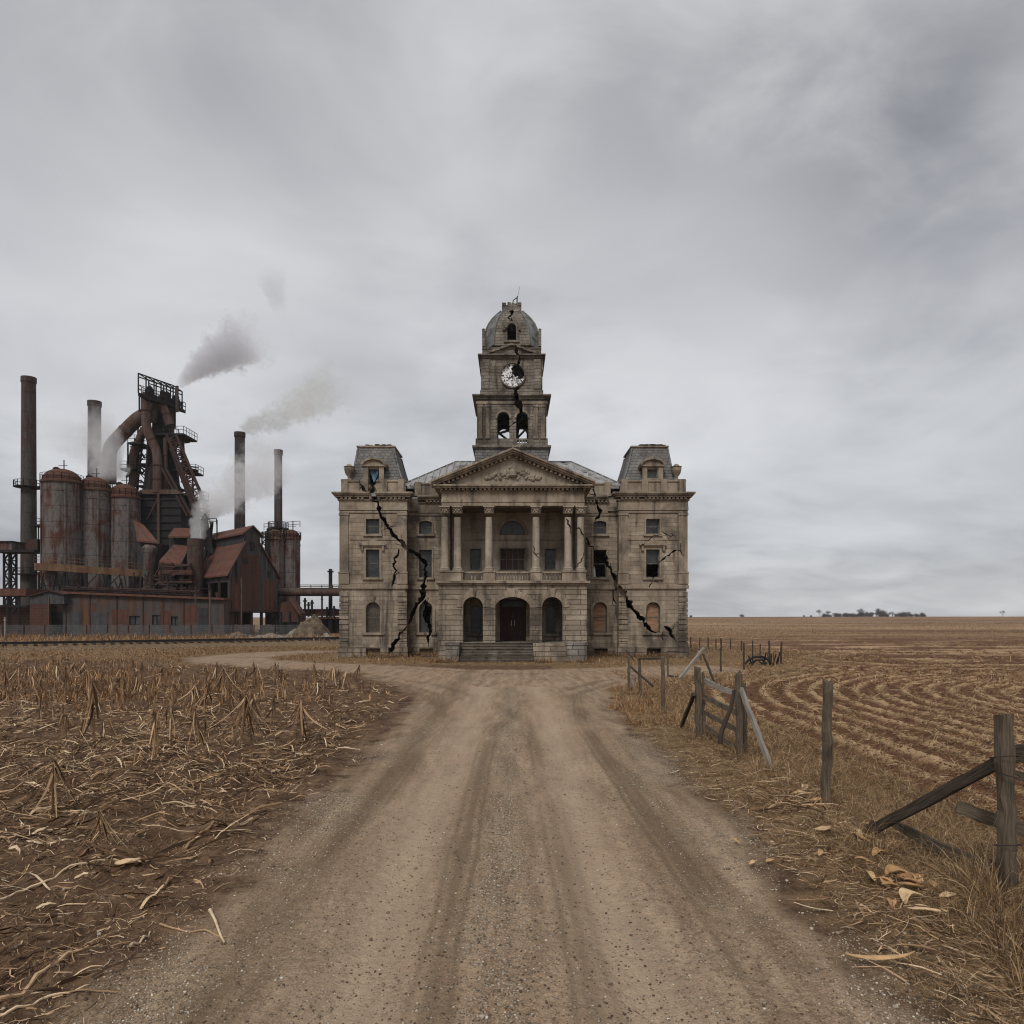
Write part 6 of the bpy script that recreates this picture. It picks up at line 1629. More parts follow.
def stones(x, y, size, sink=.3, rr=rng):
    N = len(x); c = np.array([(a, b, d_) for a in (-1, 1) for b in (-1, 1) for d_ in (-1, 1)], float)
    V_ = c[None] * (.55 + .45 * rr.random((N, 8, 3))); V_ /= np.linalg.norm(V_, axis=-1, keepdims=True) ** .6
    sc = size[:, None] * (.6 + .6 * rr.random((N, 3))) * np.array([1, 1, .7]); V_ = V_ * sc[:, None, :] * .5
    a = rr.random(N) * 6.283; ca, sa = np.cos(a)[:, None], np.sin(a)[:, None]
    X_ = V_[..., 0] * ca - V_[..., 1] * sa + x[:, None]; Y_ = V_[..., 0] * sa + V_[..., 1] * ca + y[:, None]; Z_ = V_[..., 2] + hz(x, y)[:, None] + size[:, None] * (.5 - sink) * .6
    V_ = np.stack([X_, Y_, Z_], -1).reshape(-1, 3)
    f = np.array([(0, 1, 3, 2), (4, 6, 7, 5), (0, 4, 5, 1), (2, 3, 7, 6), (0, 2, 6, 4), (1, 5, 7, 3)])
    Q_ = (np.arange(N)[:, None, None] * 8 + f[None]).reshape(-1, 4)
    return V_, Q_, np.repeat(rr.random(N), 8)
def yrand(N, y0, y1, p=1.0):   # denser near the camera: uniform in 1/y
    u_ = rng.random(N); return 1 / (1 / y0 + (1 / y1 - 1 / y0) * u_ ** p)
# gravel
N = 42000; y = yrand(N, 3.6, 24); lane = rng.choice(4, N, p=[.30, .30, .20, .20])
x = np.where(lane == 0, rng.normal(-2.42, .33, N), np.where(lane == 1, rng.normal(2.55, .38, N), np.where(lane == 2, rng.normal(-.12 + .06 * np.sin(y * .9), .10, N), rng.uniform(-2.6, 2.7, N))))
keepm = (vn(x * 2.2, y * 1.1, 140) > .5) | (rng.random(N) < .14)
x, y = x[keepm], y[keepm]
sz_ = .006 + .017 * rng.random(len(x)) ** 2.5
o = mesh_np('gravel', *stones(x, y, sz_)[:2], 'stones', rnd=np.repeat(rng.random(len(x)) ** 1.1, 8)); tag(o, 'loose pale gravel scattered along the dirt road', 'gravel', None, 'stuff')
N = 8000; y = yrand(N, 3.8, 22); x = rng.normal(0, 1.5, N)
V_, Q_, R_ = stones(x, y, .007 + .02 * rng.random(N) ** 3, .4); o = mesh_np('road_crumbs', V_, Q_, 'clods', rnd=R_); tag(o, 'small dark crumbs of earth on the dirt road', 'soil', None, 'stuff')
N = 900; y = yrand(N, 3.8, 20); x = rng.uniform(-4.5, 4.2, N)
V_, Q_, R_ = stones(x, y, .012 + .035 * rng.random(N) ** 3); o = mesh_np('pebbles', V_, Q_, 'stones', rnd=R_); tag(o, 'scattered larger pebbles on the road and verges', 'pebbles', None, 'stuff')
N = 9000; y = yrand(N, 3.8, 30, .8); x = np.where(rng.random(N) < .78, -2.7 - rng.random(N) * (y * .75), 2.6 + rng.random(N) * 2.4)
V_, Q_, R_ = stones(x, y, .010 + .035 * rng.random(N) ** 3, .55); o = mesh_np('soil_clods', V_, Q_, 'clods', rnd=R_); tag(o, 'dark soil clods lying on the muddy field', 'soil', None, 'stuff')
N = 26000; y = yrand(N, 8, 60, .8); x = 4.8 + rng.random(N) * (y * .75)
V_, Q_, R_ = stones(x, y, .02 + .06 * rng.random(N) ** 2, .5); simple_mat('red_clod', (.11, .055, .034), (.19, .11, .07), 6, .95); o = mesh_np('field_clods', V_, Q_, 'red_clod', rnd=R_); tag(o, 'reddish clods lying in the ploughed rows', 'soil', None, 'stuff')

parts_ = []
for px, Y, n_, sz in ((385, 45.6, 26, .16), (430, 46.6, 30, .16), (440, 46.7, 14, .12), (668, 45.5, 16, .12), (600, 46.6, 20, .14), (625, 45.5, 10, .12), (450, 40.4, 8, .10), (575, 40.6, 8, .12), (350, 45.4, 8, .1)):
    parts_.append(stones(PX(px, Y) + rng.normal(0, .55, n_), Y - np.abs(rng.normal(0, .35, n_)), sz * (.35 + rng.random(n_) ** 2 * 1.6), .2))
V_, Q_, R_ = merge(parts_); o = mesh_np('fallen_stone', V_, Q_, 'stone_dark', rnd=R_); tag(o, 'broken stone fragments fallen at the foot of the cracked walls', 'rubble', None, 'stuff')
# ---- left field residue
def onfield(x, y): return (masks(x, y)[2] > .35)
parts_ = []
N = 3000; y = yrand(N, 3.8, 22, .75); x = -3.0 - rng.random(N) ** .8 * (y * .72)
cl = fbm(x * .9, y * .9, 200, 3); k = (cl > .42) | (rng.random(N) < .25); x, y = x[k], y[k]; N = len(x)
parts_.append(ribbons(np.stack([x, y, np.zeros(N)], -1), rng.normal(.5, .9, N), rng.uniform(-.05, .16, N), (.08 + .6 * rng.random(N) ** 2.5) * np.clip(y / 7, .55, 1), .007 + .035 * rng.random(N) ** 2, 6, rng.normal(0, .28, N), rng.normal(-.25, .2, N), .35, rng.normal(0, .7, N), .008 + .05 * rng.random(N) ** 2))
N = 26000; y = yrand(N, 4, 22, .6); x = -2.6 - rng.random(N) ** .8 * (y * .74)
cl = fbm(x * 1.6, y * 1.6, 210, 3); k = (cl > .45) | (rng.random(N) < .3); x, y = x[k], y[k]; N = len(x)
parts_.append(ribbons(np.stack([x, y, np.zeros(N)], -1), rng.uniform(0, 6.28, N), rng.uniform(-.1, .3, N), .03 + .16 * rng.random(N) ** 2, .003 + .012 * rng.random(N) ** 2, 2, rng.normal(0, .8, N), rng.normal(-.2, .3, N), .4, rng.normal(0, .6, N), .004 + .02 * rng.random(N)))
N = 34000; y = yrand(N, 7.5, 40, .9); x = -3.2 - rng.random(N) ** .9 * (y * .78)
k = onfield(x, y) & ((fbm(x * .8, y * .8, 220, 3) > .40) | (rng.random(N) < .25)) & (rng.random(N) < sstep(7, 15, y)); x, y = x[k], y[k]; N = len(x)
parts_.append(ribbons(np.stack([x, y, np.zeros(N)], -1), rng.uniform(0, 6.28, N), rng.uniform(-.1, .35, N), .08 + .42 * rng.random(N) ** 2, .010 + .02 * rng.random(N) * np.clip(y / 14, .7, 2), 3, rng.normal(0, .8, N), rng.normal(-.2, .3, N), .4, rng.normal(0, .6, N), .01 + .05 * rng.random(N)))
V_, Q_, R_ = merge(parts_); o = mesh_np('corn_residue', V_, Q_, 'corn_straw', rnd=R_); tag(o, 'dry broken corn leaves and stems littering the muddy left field', 'corn litter', None, 'stuff')
# distant upright stubble
parts_ = []
N = 9000; y = yrand(N, 19, 40, 1.2); x = -4 - rng.random(N) ** .8 * (y * .8)
d0 = sstep(-.55, -.2, x / y * -1 * -1) ; dens = np.clip((-x / y - .15) * 2.2, .08, 1) * sstep(18, 24, y)
k = onfield(x, y) & (rng.random(N) < dens * .55) & (fbm(x * .9, y * .9, 230, 2) > .35); x, y = x[k], y[k]; N = len(x)
z = hz(x, y)
for _ in range(4):
    parts_.append(ribbons(np.stack([x + rng.normal(0, .05, N), y + rng.normal(0, .05, N), z - .02], -1), rng.uniform(0, 6.28, N), rng.uniform(.85, 1.6, N), .10 + .42 * rng.random(N) ** 1.6, .015 + .03 * rng.random(N), 3, rng.normal(0, .5, N), rng.normal(-.5, .7, N), .3, rng.normal(0, .3, N)))
V_, Q_, R_ = merge(parts_); o = mesh_np('corn_stubble', V_, Q_, 'corn_far', rnd=R_); tag(o, 'mass of standing dry corn stubble in the far part of the left field', 'corn stubble', None, 'stuff')
# individual standing stalks
def stalk_mesh(kind, h_, seed, mat='corn_straw'):
    r_ = np.random.default_rng(seed); ps = []
    m = MB(); top = Vector((r_.normal(0, .05), r_.normal(0, .05), h_ * (1 if kind != 'tent' else .96)))
    mid = top * .5 + Vector((r_.normal(0, .02), r_.normal(0, .02), 0))
    if kind == 'bent': top = Vector((h_ * .55, r_.normal(0, .1), h_ * .45)); mid = Vector((.03, 0, h_ * .72))
    m.tube([(0, 0, -.06), mid * .5, mid, top], [.022, .02, .017, .012], 6)
    n = {'tent': 15, 'stub': 10, 'bent': 8}[kind]
    z0 = r_.uniform(.55, 1.0, n) * h_; az = r_.uniform(0, 6.28, n)
    base = np.stack([np.zeros(n), np.zeros(n), z0], -1)
    if kind == 'tent':
        z0 = r_.uniform(.85, 1.02, n) * h_; base[:, 2] = z0
        ps.append(ribbons(base, az, -1.12 + r_.normal(0, .12, n), z0 / np.cos(.42) * r_.uniform(.8, 1.05, n), .032 + .045 * r_.random(n), 7, r_.normal(0, .3, n), r_.normal(.25, .3, n), .35, r_.normal(0, .9, n), rr=r_))
    else:
        ps.append(ribbons(base, az, -1.35 + r_.normal(0, .12, n), z0 * r_.uniform(.35, .95, n), .028 + .04 * r_.random(n), 6, r_.normal(0, .8, n), r_.normal(.1, .3, n), .3, r_.normal(0, 1., n), rr=r_))
    k = 8; ps.append(ribbons(np.stack([r_.normal(0, .05, k), r_.normal(0, .05, k), np.zeros(k)], -1), r_.uniform(0, 6.28, k), r_.uniform(.2, 1.5, k), r_.uniform(.08, .35, k), .012 + .015 * r_.random(k), 4, r_.normal(0, .6, k), -r_.uniform(.3, 1.6, k), .2, r_.normal(0, .7, k), rr=r_))
    V_, Q_, R_ = merge(ps)
    me = m.build('corn_stalk', mat).data; a_ = me.attributes.new('rnd', 'FLOAT', 'POINT'); a_.data.foreach_set('value', np.full(len(me.vertices), .22 + .25 * r_.random(), np.float32))
    so_ = COL.objects[-1]; bpy.data.objects.remove(bpy.data.objects[so_.name]) if False else None
    lo = mesh_np('leaves', V_, Q_, mat, rnd=R_)
    return me, lo.data
protos = {}
for kind in ('tent', 'stub', 'bent'):
    protos[kind] = []
    for i in range(4):
        a_, b_ = stalk_mesh(kind, 1.0, 100 + i + len(kind) * 7); protos[kind].append((a_, b_))
for o in [o for o in COL.objects if o.name.split('.')[0] in ('corn_stalk', 'leaves')]: bpy.data.objects.remove(o)
def put_stalk(x, y, h_, kind, rot, label, i=0):
    a_, b_ = protos[kind][i % 4]
    o = bpy.data.objects.new('corn_stalk', a_); COL.objects.link(o); o.location = (x, y, hz1(x, y)); o.rotation_euler = (random.gauss(0, .13), random.gauss(0, .13), rot)
    o.scale = (h_ * 1.05, h_ * 1.05, h_)
    l_ = bpy.data.objects.new('leaves', b_); COL.objects.link(l_); l_.parent = o
    tag(o, label, 'corn stalk', 'broken corn stalks standing in the left field'); return o
NAMED = [(53, 818, 764, 'tent', 'pale tent shaped corn stalk standing nearest the left edge of the photo'), (103, 855, 812, 'tent', 'dark ragged corn stub, nearest standing stalk to the camera'),
         (95, 745, 671, 'stub', 'tallest thin corn stalk left of the paired brown stalks'), (152, 762, 712, 'stub', 'left one of the paired brown corn stalks'), (158, 757, 703, 'stub', 'right one of the paired brown corn stalks'),
         (171, 741, 700, 'stub', 'leafy corn stalk just right of the paired brown stalks'), (134, 768, 742, 'bent', 'short bent corn stub below the paired brown stalks'), (207, 758, 706, 'stub', 'thin corn stalk in the middle of the left field'),
         (239, 748, 694, 'tent', 'tall tent shaped corn stalk left of the small pale one'), (271, 728, 690, 'stub', 'narrow corn stalk between two tent shaped stalks'), (302, 743, 697, 'tent', 'wide tent shaped corn stalk nearest the road'),
         (334, 735, 705, 'bent', 'leaning corn stalk nearest the road bend'), (250, 783, 758, 'bent', 'fallen fan shaped corn clump in mid field'), (62, 738, 700, 'bent', 'leaning corn stalk with crossed pale leaves at left')]
random.seed(31)
for i, (px, pb, pt, kd, lab) in enumerate(NAMED):
    Y = GY(pb); put_stalk(PX(px, Y), Y, (pb - pt) * Y / F, kd, random.uniform(0, 6.28), lab, i)
cnt = 0
while cnt < 120:
    py = random.uniform(678, 742); px = random.uniform(-20, 395); Y = GY(py); x = PX(px, Y)
    if not onfield(np.array([x]), np.array([Y]))[0]: continue
    if px > 230 + (742 - py) * 2.3: continue
    if py > 712 and random.random() < .72: continue
    cnt += 1
    put_stalk(x, Y, random.uniform(.35, .85) * (1.1 if py < 700 else .9), random.choice(['stub', 'stub', 'stub', 'stub', 'tent', 'bent', 'bent', 'bent']), random.uniform(0, 6.28), 'dry broken corn stalk standing among many in the back of the muddy left field', cnt)
# long curved stems lying in the foreground
def lying(pts, r, label, mat='corn_straw'):
    P_ = [GP(a, b) for a, b in pts]; Q_ = []
    for i in range(len(P_) - 1):
        for k in range(5): p = P_[i].lerp(P_[i + 1], k / 5); Q_.append(p)
    Q_.append(P_[-1]); Q_ = [Vector((p.x, p.y, hz1(p.x, p.y) + r * 1.4 + .012 * math.sin(i * 1.3))) for i, p in enumerate(Q_)]
    m = MB(); m.tube(Q_, [r * (1 - .5 * i / len(Q_)) * (1.25 if i % 6 == 0 else 1) for i in range(len(Q_))], 6)
    o = m.build('fallen_corn_stalk', mat, None, True); a_ = o.data.attributes.new('rnd', 'FLOAT', 'POINT'); a_.data.foreach_set('value', np.full(len(o.data.vertices), random.uniform(.5, .9), np.float32))
    recenter(o, Q_[0]); tag(o, label, 'corn stalk', 'fallen corn stalks lying on the left field')
for pts, r, lab in (([(-8, 1003), (30, 985), (62, 966), (88, 950)], .016, 'thick pale fallen stalk in the bottom left corner'), ([(-5, 900), (30, 885), (70, 872), (112, 862), (150, 862)], .014, 'long pale stalk lying left across the mud below the nearest stub'),
                    ([(-6, 850), (25, 838), (58, 828), (100, 818)], .013, 'curved stalk lying below the tent shaped stalk at left'), ([(150, 785), (185, 782), (215, 778), (250, 776)], .014, 'pale stalk lying level in the middle of the left field'),
                    ([(130, 950), (142, 940), (150, 930)], .010, 'short stick stub lying near the gravel'), ([(210, 912), (224, 944)], .013, 'short pale stick lying on the gravel edge'), ([(155, 818), (192, 832)], .008, 'thin straight straw lying in mid field'),
                    ([(0, 1015), (40, 1000), (90, 985)], .010, 'thin stalk lying in the lower left corner of the field'), ([(160, 925), (200, 932), (226, 938)], .008, 'thin dark stem touching the short pale stick'), ([(185, 850), (205, 834), (225, 820)], .015, 'thick pale fallen bundle stem right of mid field')):
    lying(pts, r, lab)
# ---- right verge
parts_ = []
def patch(n, fx, fy, el, ln, wd, segs, droop, jit=None, lift=None):
    x, y = fx(n), fy(n) if callable(fy) else fy
    return x, y
# short matted grass on the verge
N = 60000; y = yrand(N, 4.2, 30, .75); x = 2.75 + rng.random(N) ** .85 * 3.1
keepm = (fbm(x * 1.8, y * 1.8, 300, 3) * 1.0 + sstep(2.8, 4.2, x) * .22 > .50) & (road_sdf(x, y) > .35); x, y = x[keepm], y[keepm]; N = len(x); z = hz(x, y)
tall = sstep(3.2, 4.4, x) * (.5 + fbm(x * 1.1, y * 1.1, 310, 2))
parts_.append(ribbons(np.stack([x, y, z - .005], -1), rng.uniform(0, 6.28, N), rng.uniform(.0, 1.2, N), (.05 + .16 * rng.random(N)) * (.7 + 1.1 * tall), (.0022 + .003 * rng.random(N)) * np.maximum(1, y / 9), 3, rng.normal(0, .8, N), -rng.random(N) * 1.4, .2, rng.normal(0, .8, N)))
# tufts
def tufts(cx_, cy_, nb, sp, ln, wd):
    C_ = len(cx_); x = np.repeat(cx_, nb) + rng.normal(0, 1, C_ * nb) * np.repeat(sp, nb); y = np.repeat(cy_, nb) + rng.normal(0, 1, C_ * nb) * np.repeat(sp, nb); n = len(x)
    az = np.arctan2(y - np.repeat(cy_, nb), x - np.repeat(cx_, nb)) + rng.normal(0, .5, n)
    return ribbons(np.stack([x, y, hz(x, y) - .01], -1), az, rng.uniform(.6, 1.5, n), np.repeat(ln, nb) * (.35 + .8 * rng.random(n)), wd * (.6 + .8 * rng.random(n)), 5, rng.normal(0, .5, n), -rng.random(n) ** 1.2 * 2.0, .15, rng.normal(0, .7, n))
c = 240; cy_ = yrand(c, 4.3, 22, .8); cx_ = 3.9 + rng.normal(0, .45, c) + .2
parts_.append(tufts(cx_, cy_, 34, np.full(c, .07), .12 + .18 * rng.random(c), .004))
c = 30; cy_ = rng.uniform(4.6, 6.7, c); cx_ = 3.3 + (cy_ - 4.6) * .25 + rng.random(c) * 1.2
parts_.append(tufts(cx_, cy_, 60, np.full(c, .05), .34 + .42 * rng.random(c), .0065))
# around post feet
fp = [GP(1008, 905), GP(1000, 930), GP(826, 803), GP(738, 755), GP(698, 738), GP(663, 712), GP(990, 900), GP(768, 772), GP(850, 850)]
cx_ = np.array([p.x for p in fp for _ in range(3)]) + rng.normal(0, .12, 27); cy_ = np.array([p.y for p in fp for _ in range(3)]) + rng.normal(0, .12, 27) - .1
parts_.append(tufts(cx_, cy_, 60, np.full(27, .06), .28 + .25 * rng.random(27), .005))
# grass strip behind fence line, round the front lawn and the fence corner
N = 22000; y = yrand(N, 7, 34, 1.0); x = 4.5 + rng.random(N) ** 1.5 * 1.4; z = hz(x, y)
parts_.append(ribbons(np.stack([x, y, z - .005], -1), rng.uniform(0, 6.28, N), rng.uniform(.1, 1.5, N), .05 + .13 * rng.random(N), (.003 + .004 * rng.random(N)) * np.maximum(1, y / 10), 3, rng.normal(0, .8, N), -rng.random(N) * 1.2, .2, rng.normal(0, .8, N)))
V_, Q_, R_ = merge(parts_); o = mesh_np('dry_grass', V_, Q_, 'dry_grass', rnd=R_); tag(o, 'dead matted grass along the right verge and fence', 'grass', None, 'stuff')
parts_ = []
N = 16000; y = rng.uniform(17, 33, N); x = 2.5 + rng.random(N) * (1.6 + .14 * np.maximum(y - 20, 0)); k = (road_sdf(x, y) > .25) & (fbm(x * 1.2, y * 1.2, 322, 3) > .42); x, y = x[k], y[k]; N = len(x)
parts_.append(ribbons(np.stack([x, y, hz(x, y) - .01], -1), rng.uniform(0, 6.28, N), rng.uniform(.1, 1.4, N), .08 + .22 * rng.random(N), .007 + .008 * rng.random(N), 3, 0., -rng.random(N), .2, rng.normal(0, .6, N), None, .55 + .45 * rng.random(N)))
N = 7000; q = rng.random(N); x = rng.uniform(-11.2, 11.3, N); y = np.where(np.abs(x) < 4.5, 40.6, np.where(np.abs(x) < 6.7, 47.0, 45.8)) - np.abs(rng.normal(0, .22, N)); k = (fbm(x * 1.1, y * .3, 360, 3) > .46) & ~((np.abs(x + .9) < 2.2) & (y < 41)); x, y = x[k], y[k]; N = len(x)
parts_.append(ribbons(np.stack([x, y, hz(x, y) - .01], -1), rng.uniform(0, 6.28, N), rng.uniform(.6, 1.5, N), .12 + .38 * rng.random(N) ** 1.5, .014 + .014 * rng.random(N), 3, 0., -rng.random(N), .2, rng.normal(0, .6, N)))
N = 36000; y = rng.uniform(26, 62, N); x = rng.uniform(-24, 22, N)
k = (road_sdf(x, y) > .3) & ~((np.abs(x) < 11.2) & (y > 45.7)) & ~((np.abs(x) < 4.7) & (y > 40.6)) & ((y > 39) | ((x > 3) & (y > 24))) & (fbm(x * .8, y * .8, 320, 3) > .40); x, y = x[k], y[k]; N = len(x)
parts_.append(ribbons(np.stack([x, y, hz(x, y) - .01], -1), rng.uniform(0, 6.28, N), rng.uniform(.3, 1.5, N), .08 + .2 * rng.random(N), .018 + .02 * rng.random(N), 2, 0., -rng.random(N), .2, rng.normal(0, .6, N)))
N = 14000; y = rng.uniform(40, 62, N) ; x = -12 - rng.random(N) * (y * .7 - 6)
k = (road_sdf(x, y) > .4) & (fbm(x * .5, y * .5, 330, 3) > .42); x, y = x[k], y[k]; N = len(x)
parts_.append(ribbons(np.stack([x, y, hz(x, y) - .01], -1), rng.uniform(0, 6.28, N), rng.uniform(.2, 1.3, N), .06 + .18 * rng.random(N), .03 + .03 * rng.random(N), 2, 0., -rng.random(N), .2, rng.normal(0, .6, N)))
N = 14000; y = rng.uniform(69, 95, N); x = -rng.uniform(10, 75, N); k = fbm(x * .3, y * .3, 340, 3) > .42; x, y = x[k], y[k]; N = len(x)
parts_.append(ribbons(np.stack([x, y, hz(x, y) - .01], -1), rng.uniform(0, 6.28, N), rng.uniform(.6, 1.5, N), .25 + .6 * rng.random(N) ** 2, .04 + .05 * rng.random(N), 2, 0., -rng.random(N), .2, rng.normal(0, .6, N)))
V_, Q_, R_ = merge(parts_); o = mesh_np('dry_grass', V_, Q_, 'corn_far', rnd=R_); tag(o, 'yellow dead grass in front of the courthouse and along the railway', 'grass', None, 'stuff')
# straw on the furrow ridges
parts_ = []
N = 120000; y = yrand(N, 8, 75, .85); x = 5.0 + rng.random(N) ** .9 * (y * .72)
ph = furrow(x, y) / .76; fr_ = np.abs((ph + .5) % 1 - .5); k = (masks(x, y)[4] > .4) & ((fr_ < .24) | (rng.random(N) < .15)) & (fbm(x * .7, y * .7, 350, 3) > .38) & ((y < 34) | (fbm(x * .05, y * .22, 351, 3) > .54)); x, y = x[k], y[k]; N = len(x)
parts_.append(ribbons(np.stack([x, y, hz(x, y) + .004], -1), rng.uniform(0, 6.28, N), rng.uniform(-.05, .9, N) * (rng.random(N) < .4), (.05 + .16 * rng.random(N)) * np.clip(y / 14, .8, 2.5), (.004 + .005 * rng.random(N)) * np.clip(y / 8, 1, 6), 2, rng.normal(0, .5, N), -rng.random(N) * .5, .4, rng.normal(0, .7, N)))
N = 45000; y = yrand(N, 50, 420, .8); x = 12 + rng.random(N) * (y * .78 - 8); k = fbm(x * .03, y * .08, 355, 4) > .42; x, y = x[k], y[k]; N = len(x)
parts_.append(ribbons(np.stack([x, y, hz(x, y)], -1), rng.uniform(0, 6.28, N), rng.uniform(0, 1.2, N), .13 * np.clip(y / 60, 1, 4), .03 * np.clip(y / 60, 1, 5), 1, 0., 0., .4, rng.normal(0, .7, N)))
V_, Q_, R_ = merge(parts_); o = mesh_np('straw_stubble', V_, Q_, 'dry_grass', rnd=R_); tag(o, 'pale straw stubble lying along the curved rows of the right field', 'stubble', None, 'stuff')
# twigs and bits on verge
parts_ = []
N = 15000; y = yrand(N, 4.2, 20, .8); x = 2.7 + rng.random(N) * 2.3
parts_.append(ribbons(np.stack([x, y, np.zeros(N)], -1), rng.uniform(0, 6.28, N), rng.uniform(0, .2, N), .05 + .35 * rng.random(N) ** 2.5, .0025 + .012 * rng.random(N) ** 3, 5, rng.normal(0, .9, N), rng.normal(-.1, .2, N), .4, rng.normal(0, .6, N), .01 + .03 * rng.random(N)))
for (px, py, n_, L_) in ((790, 800, 46, .5), (770, 812, 34, .45), (812, 812, 30, .4), (860, 845, 20, .3), (930, 940, 22, .5), (845, 860, 14, .3)):
    g = GP(px, py); parts_.append(ribbons(np.stack([g.x + rng.normal(0, .18, n_), g.y + rng.normal(0, .15, n_), np.zeros(n_)], -1), rng.uniform(0, 6.28, n_), rng.uniform(0, .7, n_), L_ * (.4 + .8 * rng.random(n_)), .008 + .018 * rng.random(n_), 7, rng.normal(0, 1.0, n_), -rng.uniform(.2, 1.2, n_), .35, rng.normal(0, .8, n_), np.full(n_, .02)))
V_, Q_, R_ = merge(parts_); o = mesh_np('verge_litter', V_, Q_, 'corn_straw', rnd=R_); tag(o, 'dry stems and twigs tangled on the right verge', 'plant litter', None, 'stuff')
# corn husks as single things
def husk(px, py, L_, w_, az, lab, up=.25):
    g = GP(px, py); n, k = 9, 5; V_ = []; rr_ = np.random.default_rng(int(px * 7 + py)); sk = rr_.normal(0, .8); L_ *= .95; am = abs(rr_.normal(.6, .3))
    for i in range(n + 1):
        q = i / n; wd = w_ * (math.sin(math.pi * min(1, q * .88 + .1)) ** .7)
        for j in range(k):
            s_ = (j / (k - 1) - .5) * 2; cu = up * w_ * (s_ * s_)
            V_.append((L_ * (q - .5), s_ * wd * .5 + sk * L_ * (q - .5) ** 2, .012 + cu + L_ * .16 * math.sin(q * 3.1) * am + .05 * w_ * math.sin(9 * q + 4 * s_)))
    m = MB(); m.add(V_, [(i * k + j, i * k + j + 1, (i + 1) * k + j + 1, (i + 1) * k + j) for i in range(n) for j in range(k - 1)])
    o = m.build('corn_husk', 'husk', None, True, recalc=False); a_ = o.data.attributes.new('rnd', 'FLOAT', 'POINT'); a_.data.foreach_set('value', np.full(len(V_), rr_.random() * .8, np.float32))
    md = o.modifiers.new('s', 'SOLIDIFY'); md.thickness = .003
    o.location = (g.x, g.y, hz1(g.x, g.y) + .03); o.rotation_euler = (.15, -.1, az); tag(o, lab, 'corn husk', 'corn husks lying on the right verge')
for a in ((770, 866, .10, .05, .3, 'small pale husk chip near the road edge, leftmost of the husks'), (753, 868, .12, .04, .9, 'flat tan husk piece beside the small pale chip'), (858, 842, .30, .06, 1.35, 'long upright pale husk beside the foot of the leaning timber'),
          (878, 860, .18, .09, .2, 'cupped tan husk just right of the long upright husk'), (893, 880, .22, .10, .1, 'curled husk at the top of the husk pile'), (885, 890, .20, .11, 1.2, 'brown husk at the left of the husk pile'),
          (912, 890, .24, .11, -.2, 'wide brown husk at the right of the husk pile'), (906, 905, .24, .11, .4, 'pale husk with a dark hole at the bottom of the husk pile'), (925, 925, .34, .07, -.6, 'long curved brown husk below the husk pile'),
          (825, 838, .20, .09, .2, 'tan husk under the single wooden post'), (800, 800, .22, .08, -.4, 'husk among the tangled stems left of the single post'), (818, 808, .18, .07, .5, 'light husk at the foot of the single post'), (735, 845, .14, .035, 1.4, 'thin upright husk sliver near the road'),
          (885, 968, .50, .05, -.15, 'long flat brown leaf lying below the big post'), (300, 800, .14, .04, .3, 'pale husk lying in the left field near the road') , (127, 872, .24, .10, .3, 'wide orange brown husk under the long pale stalk')): husk(*a)

random.seed(91)
for i in range(18):
    cx_, cy_ = random.choice([(905, 893), (895, 885), (800, 805), (920, 905), (850, 850)])
    husk(cx_ + random.gauss(0, 16), cy_ + random.gauss(0, 8), random.uniform(.10, .26), random.uniform(.04, .10), random.uniform(0, 3.1), 'tan dead corn husk among the scattered husks of the right verge')
# bundles of pale broken stems in the left field
parts_ = []
for px, py, n_, L_, az in ((215, 838, 16, .6, .5), (40, 835, 14, .7, .4), (120, 868, 18, .6, .1), (252, 778, 16, .5, -.4), (60, 985, 7, .4, .5), (276, 768, 14, .4, .2), (190, 815, 12, .5, -.6), (20, 905, 9, .5, .2), (330, 760, 12, .4, 0.), (30, 790, 16, .6, .2),
                           (150, 900, 8, .4, 1.), (75, 815, 12, .6, 1.2), (225, 795, 10, .5, .8), (110, 760, 12, .5, .1), (200, 770, 12, .5, .3), (290, 735, 10, .5, .1), (345, 722, 10, .5, .3), (8, 960, 6, .4, .6), (235, 825, 8, .4, .9)):
    g = GP(px, py); b_ = np.stack([g.x + rng.normal(0, .16, n_), g.y + rng.normal(0, .12, n_), np.zeros(n_)], -1)
    parts_.append(ribbons(b_, az + rng.normal(0, .45, n_) + math.pi * (rng.random(n_) < .4), rng.uniform(.05, .5, n_), L_ * (.4 + .8 * rng.random(n_)), .014 + .03 * rng.random(n_), 6, rng.normal(0, .35, n_), -rng.uniform(.1, .8, n_), .4, rng.normal(0, .8, n_), np.full(n_, .02), .55 + .45 * rng.random(n_)))
V_, Q_, R_ = merge(parts_); o = mesh_np('corn_bundles', V_, Q_, 'corn_straw', rnd=R_); tag(o, 'pale broken corn stems lying in loose bundles on the left field', 'corn litter', None, 'stuff')

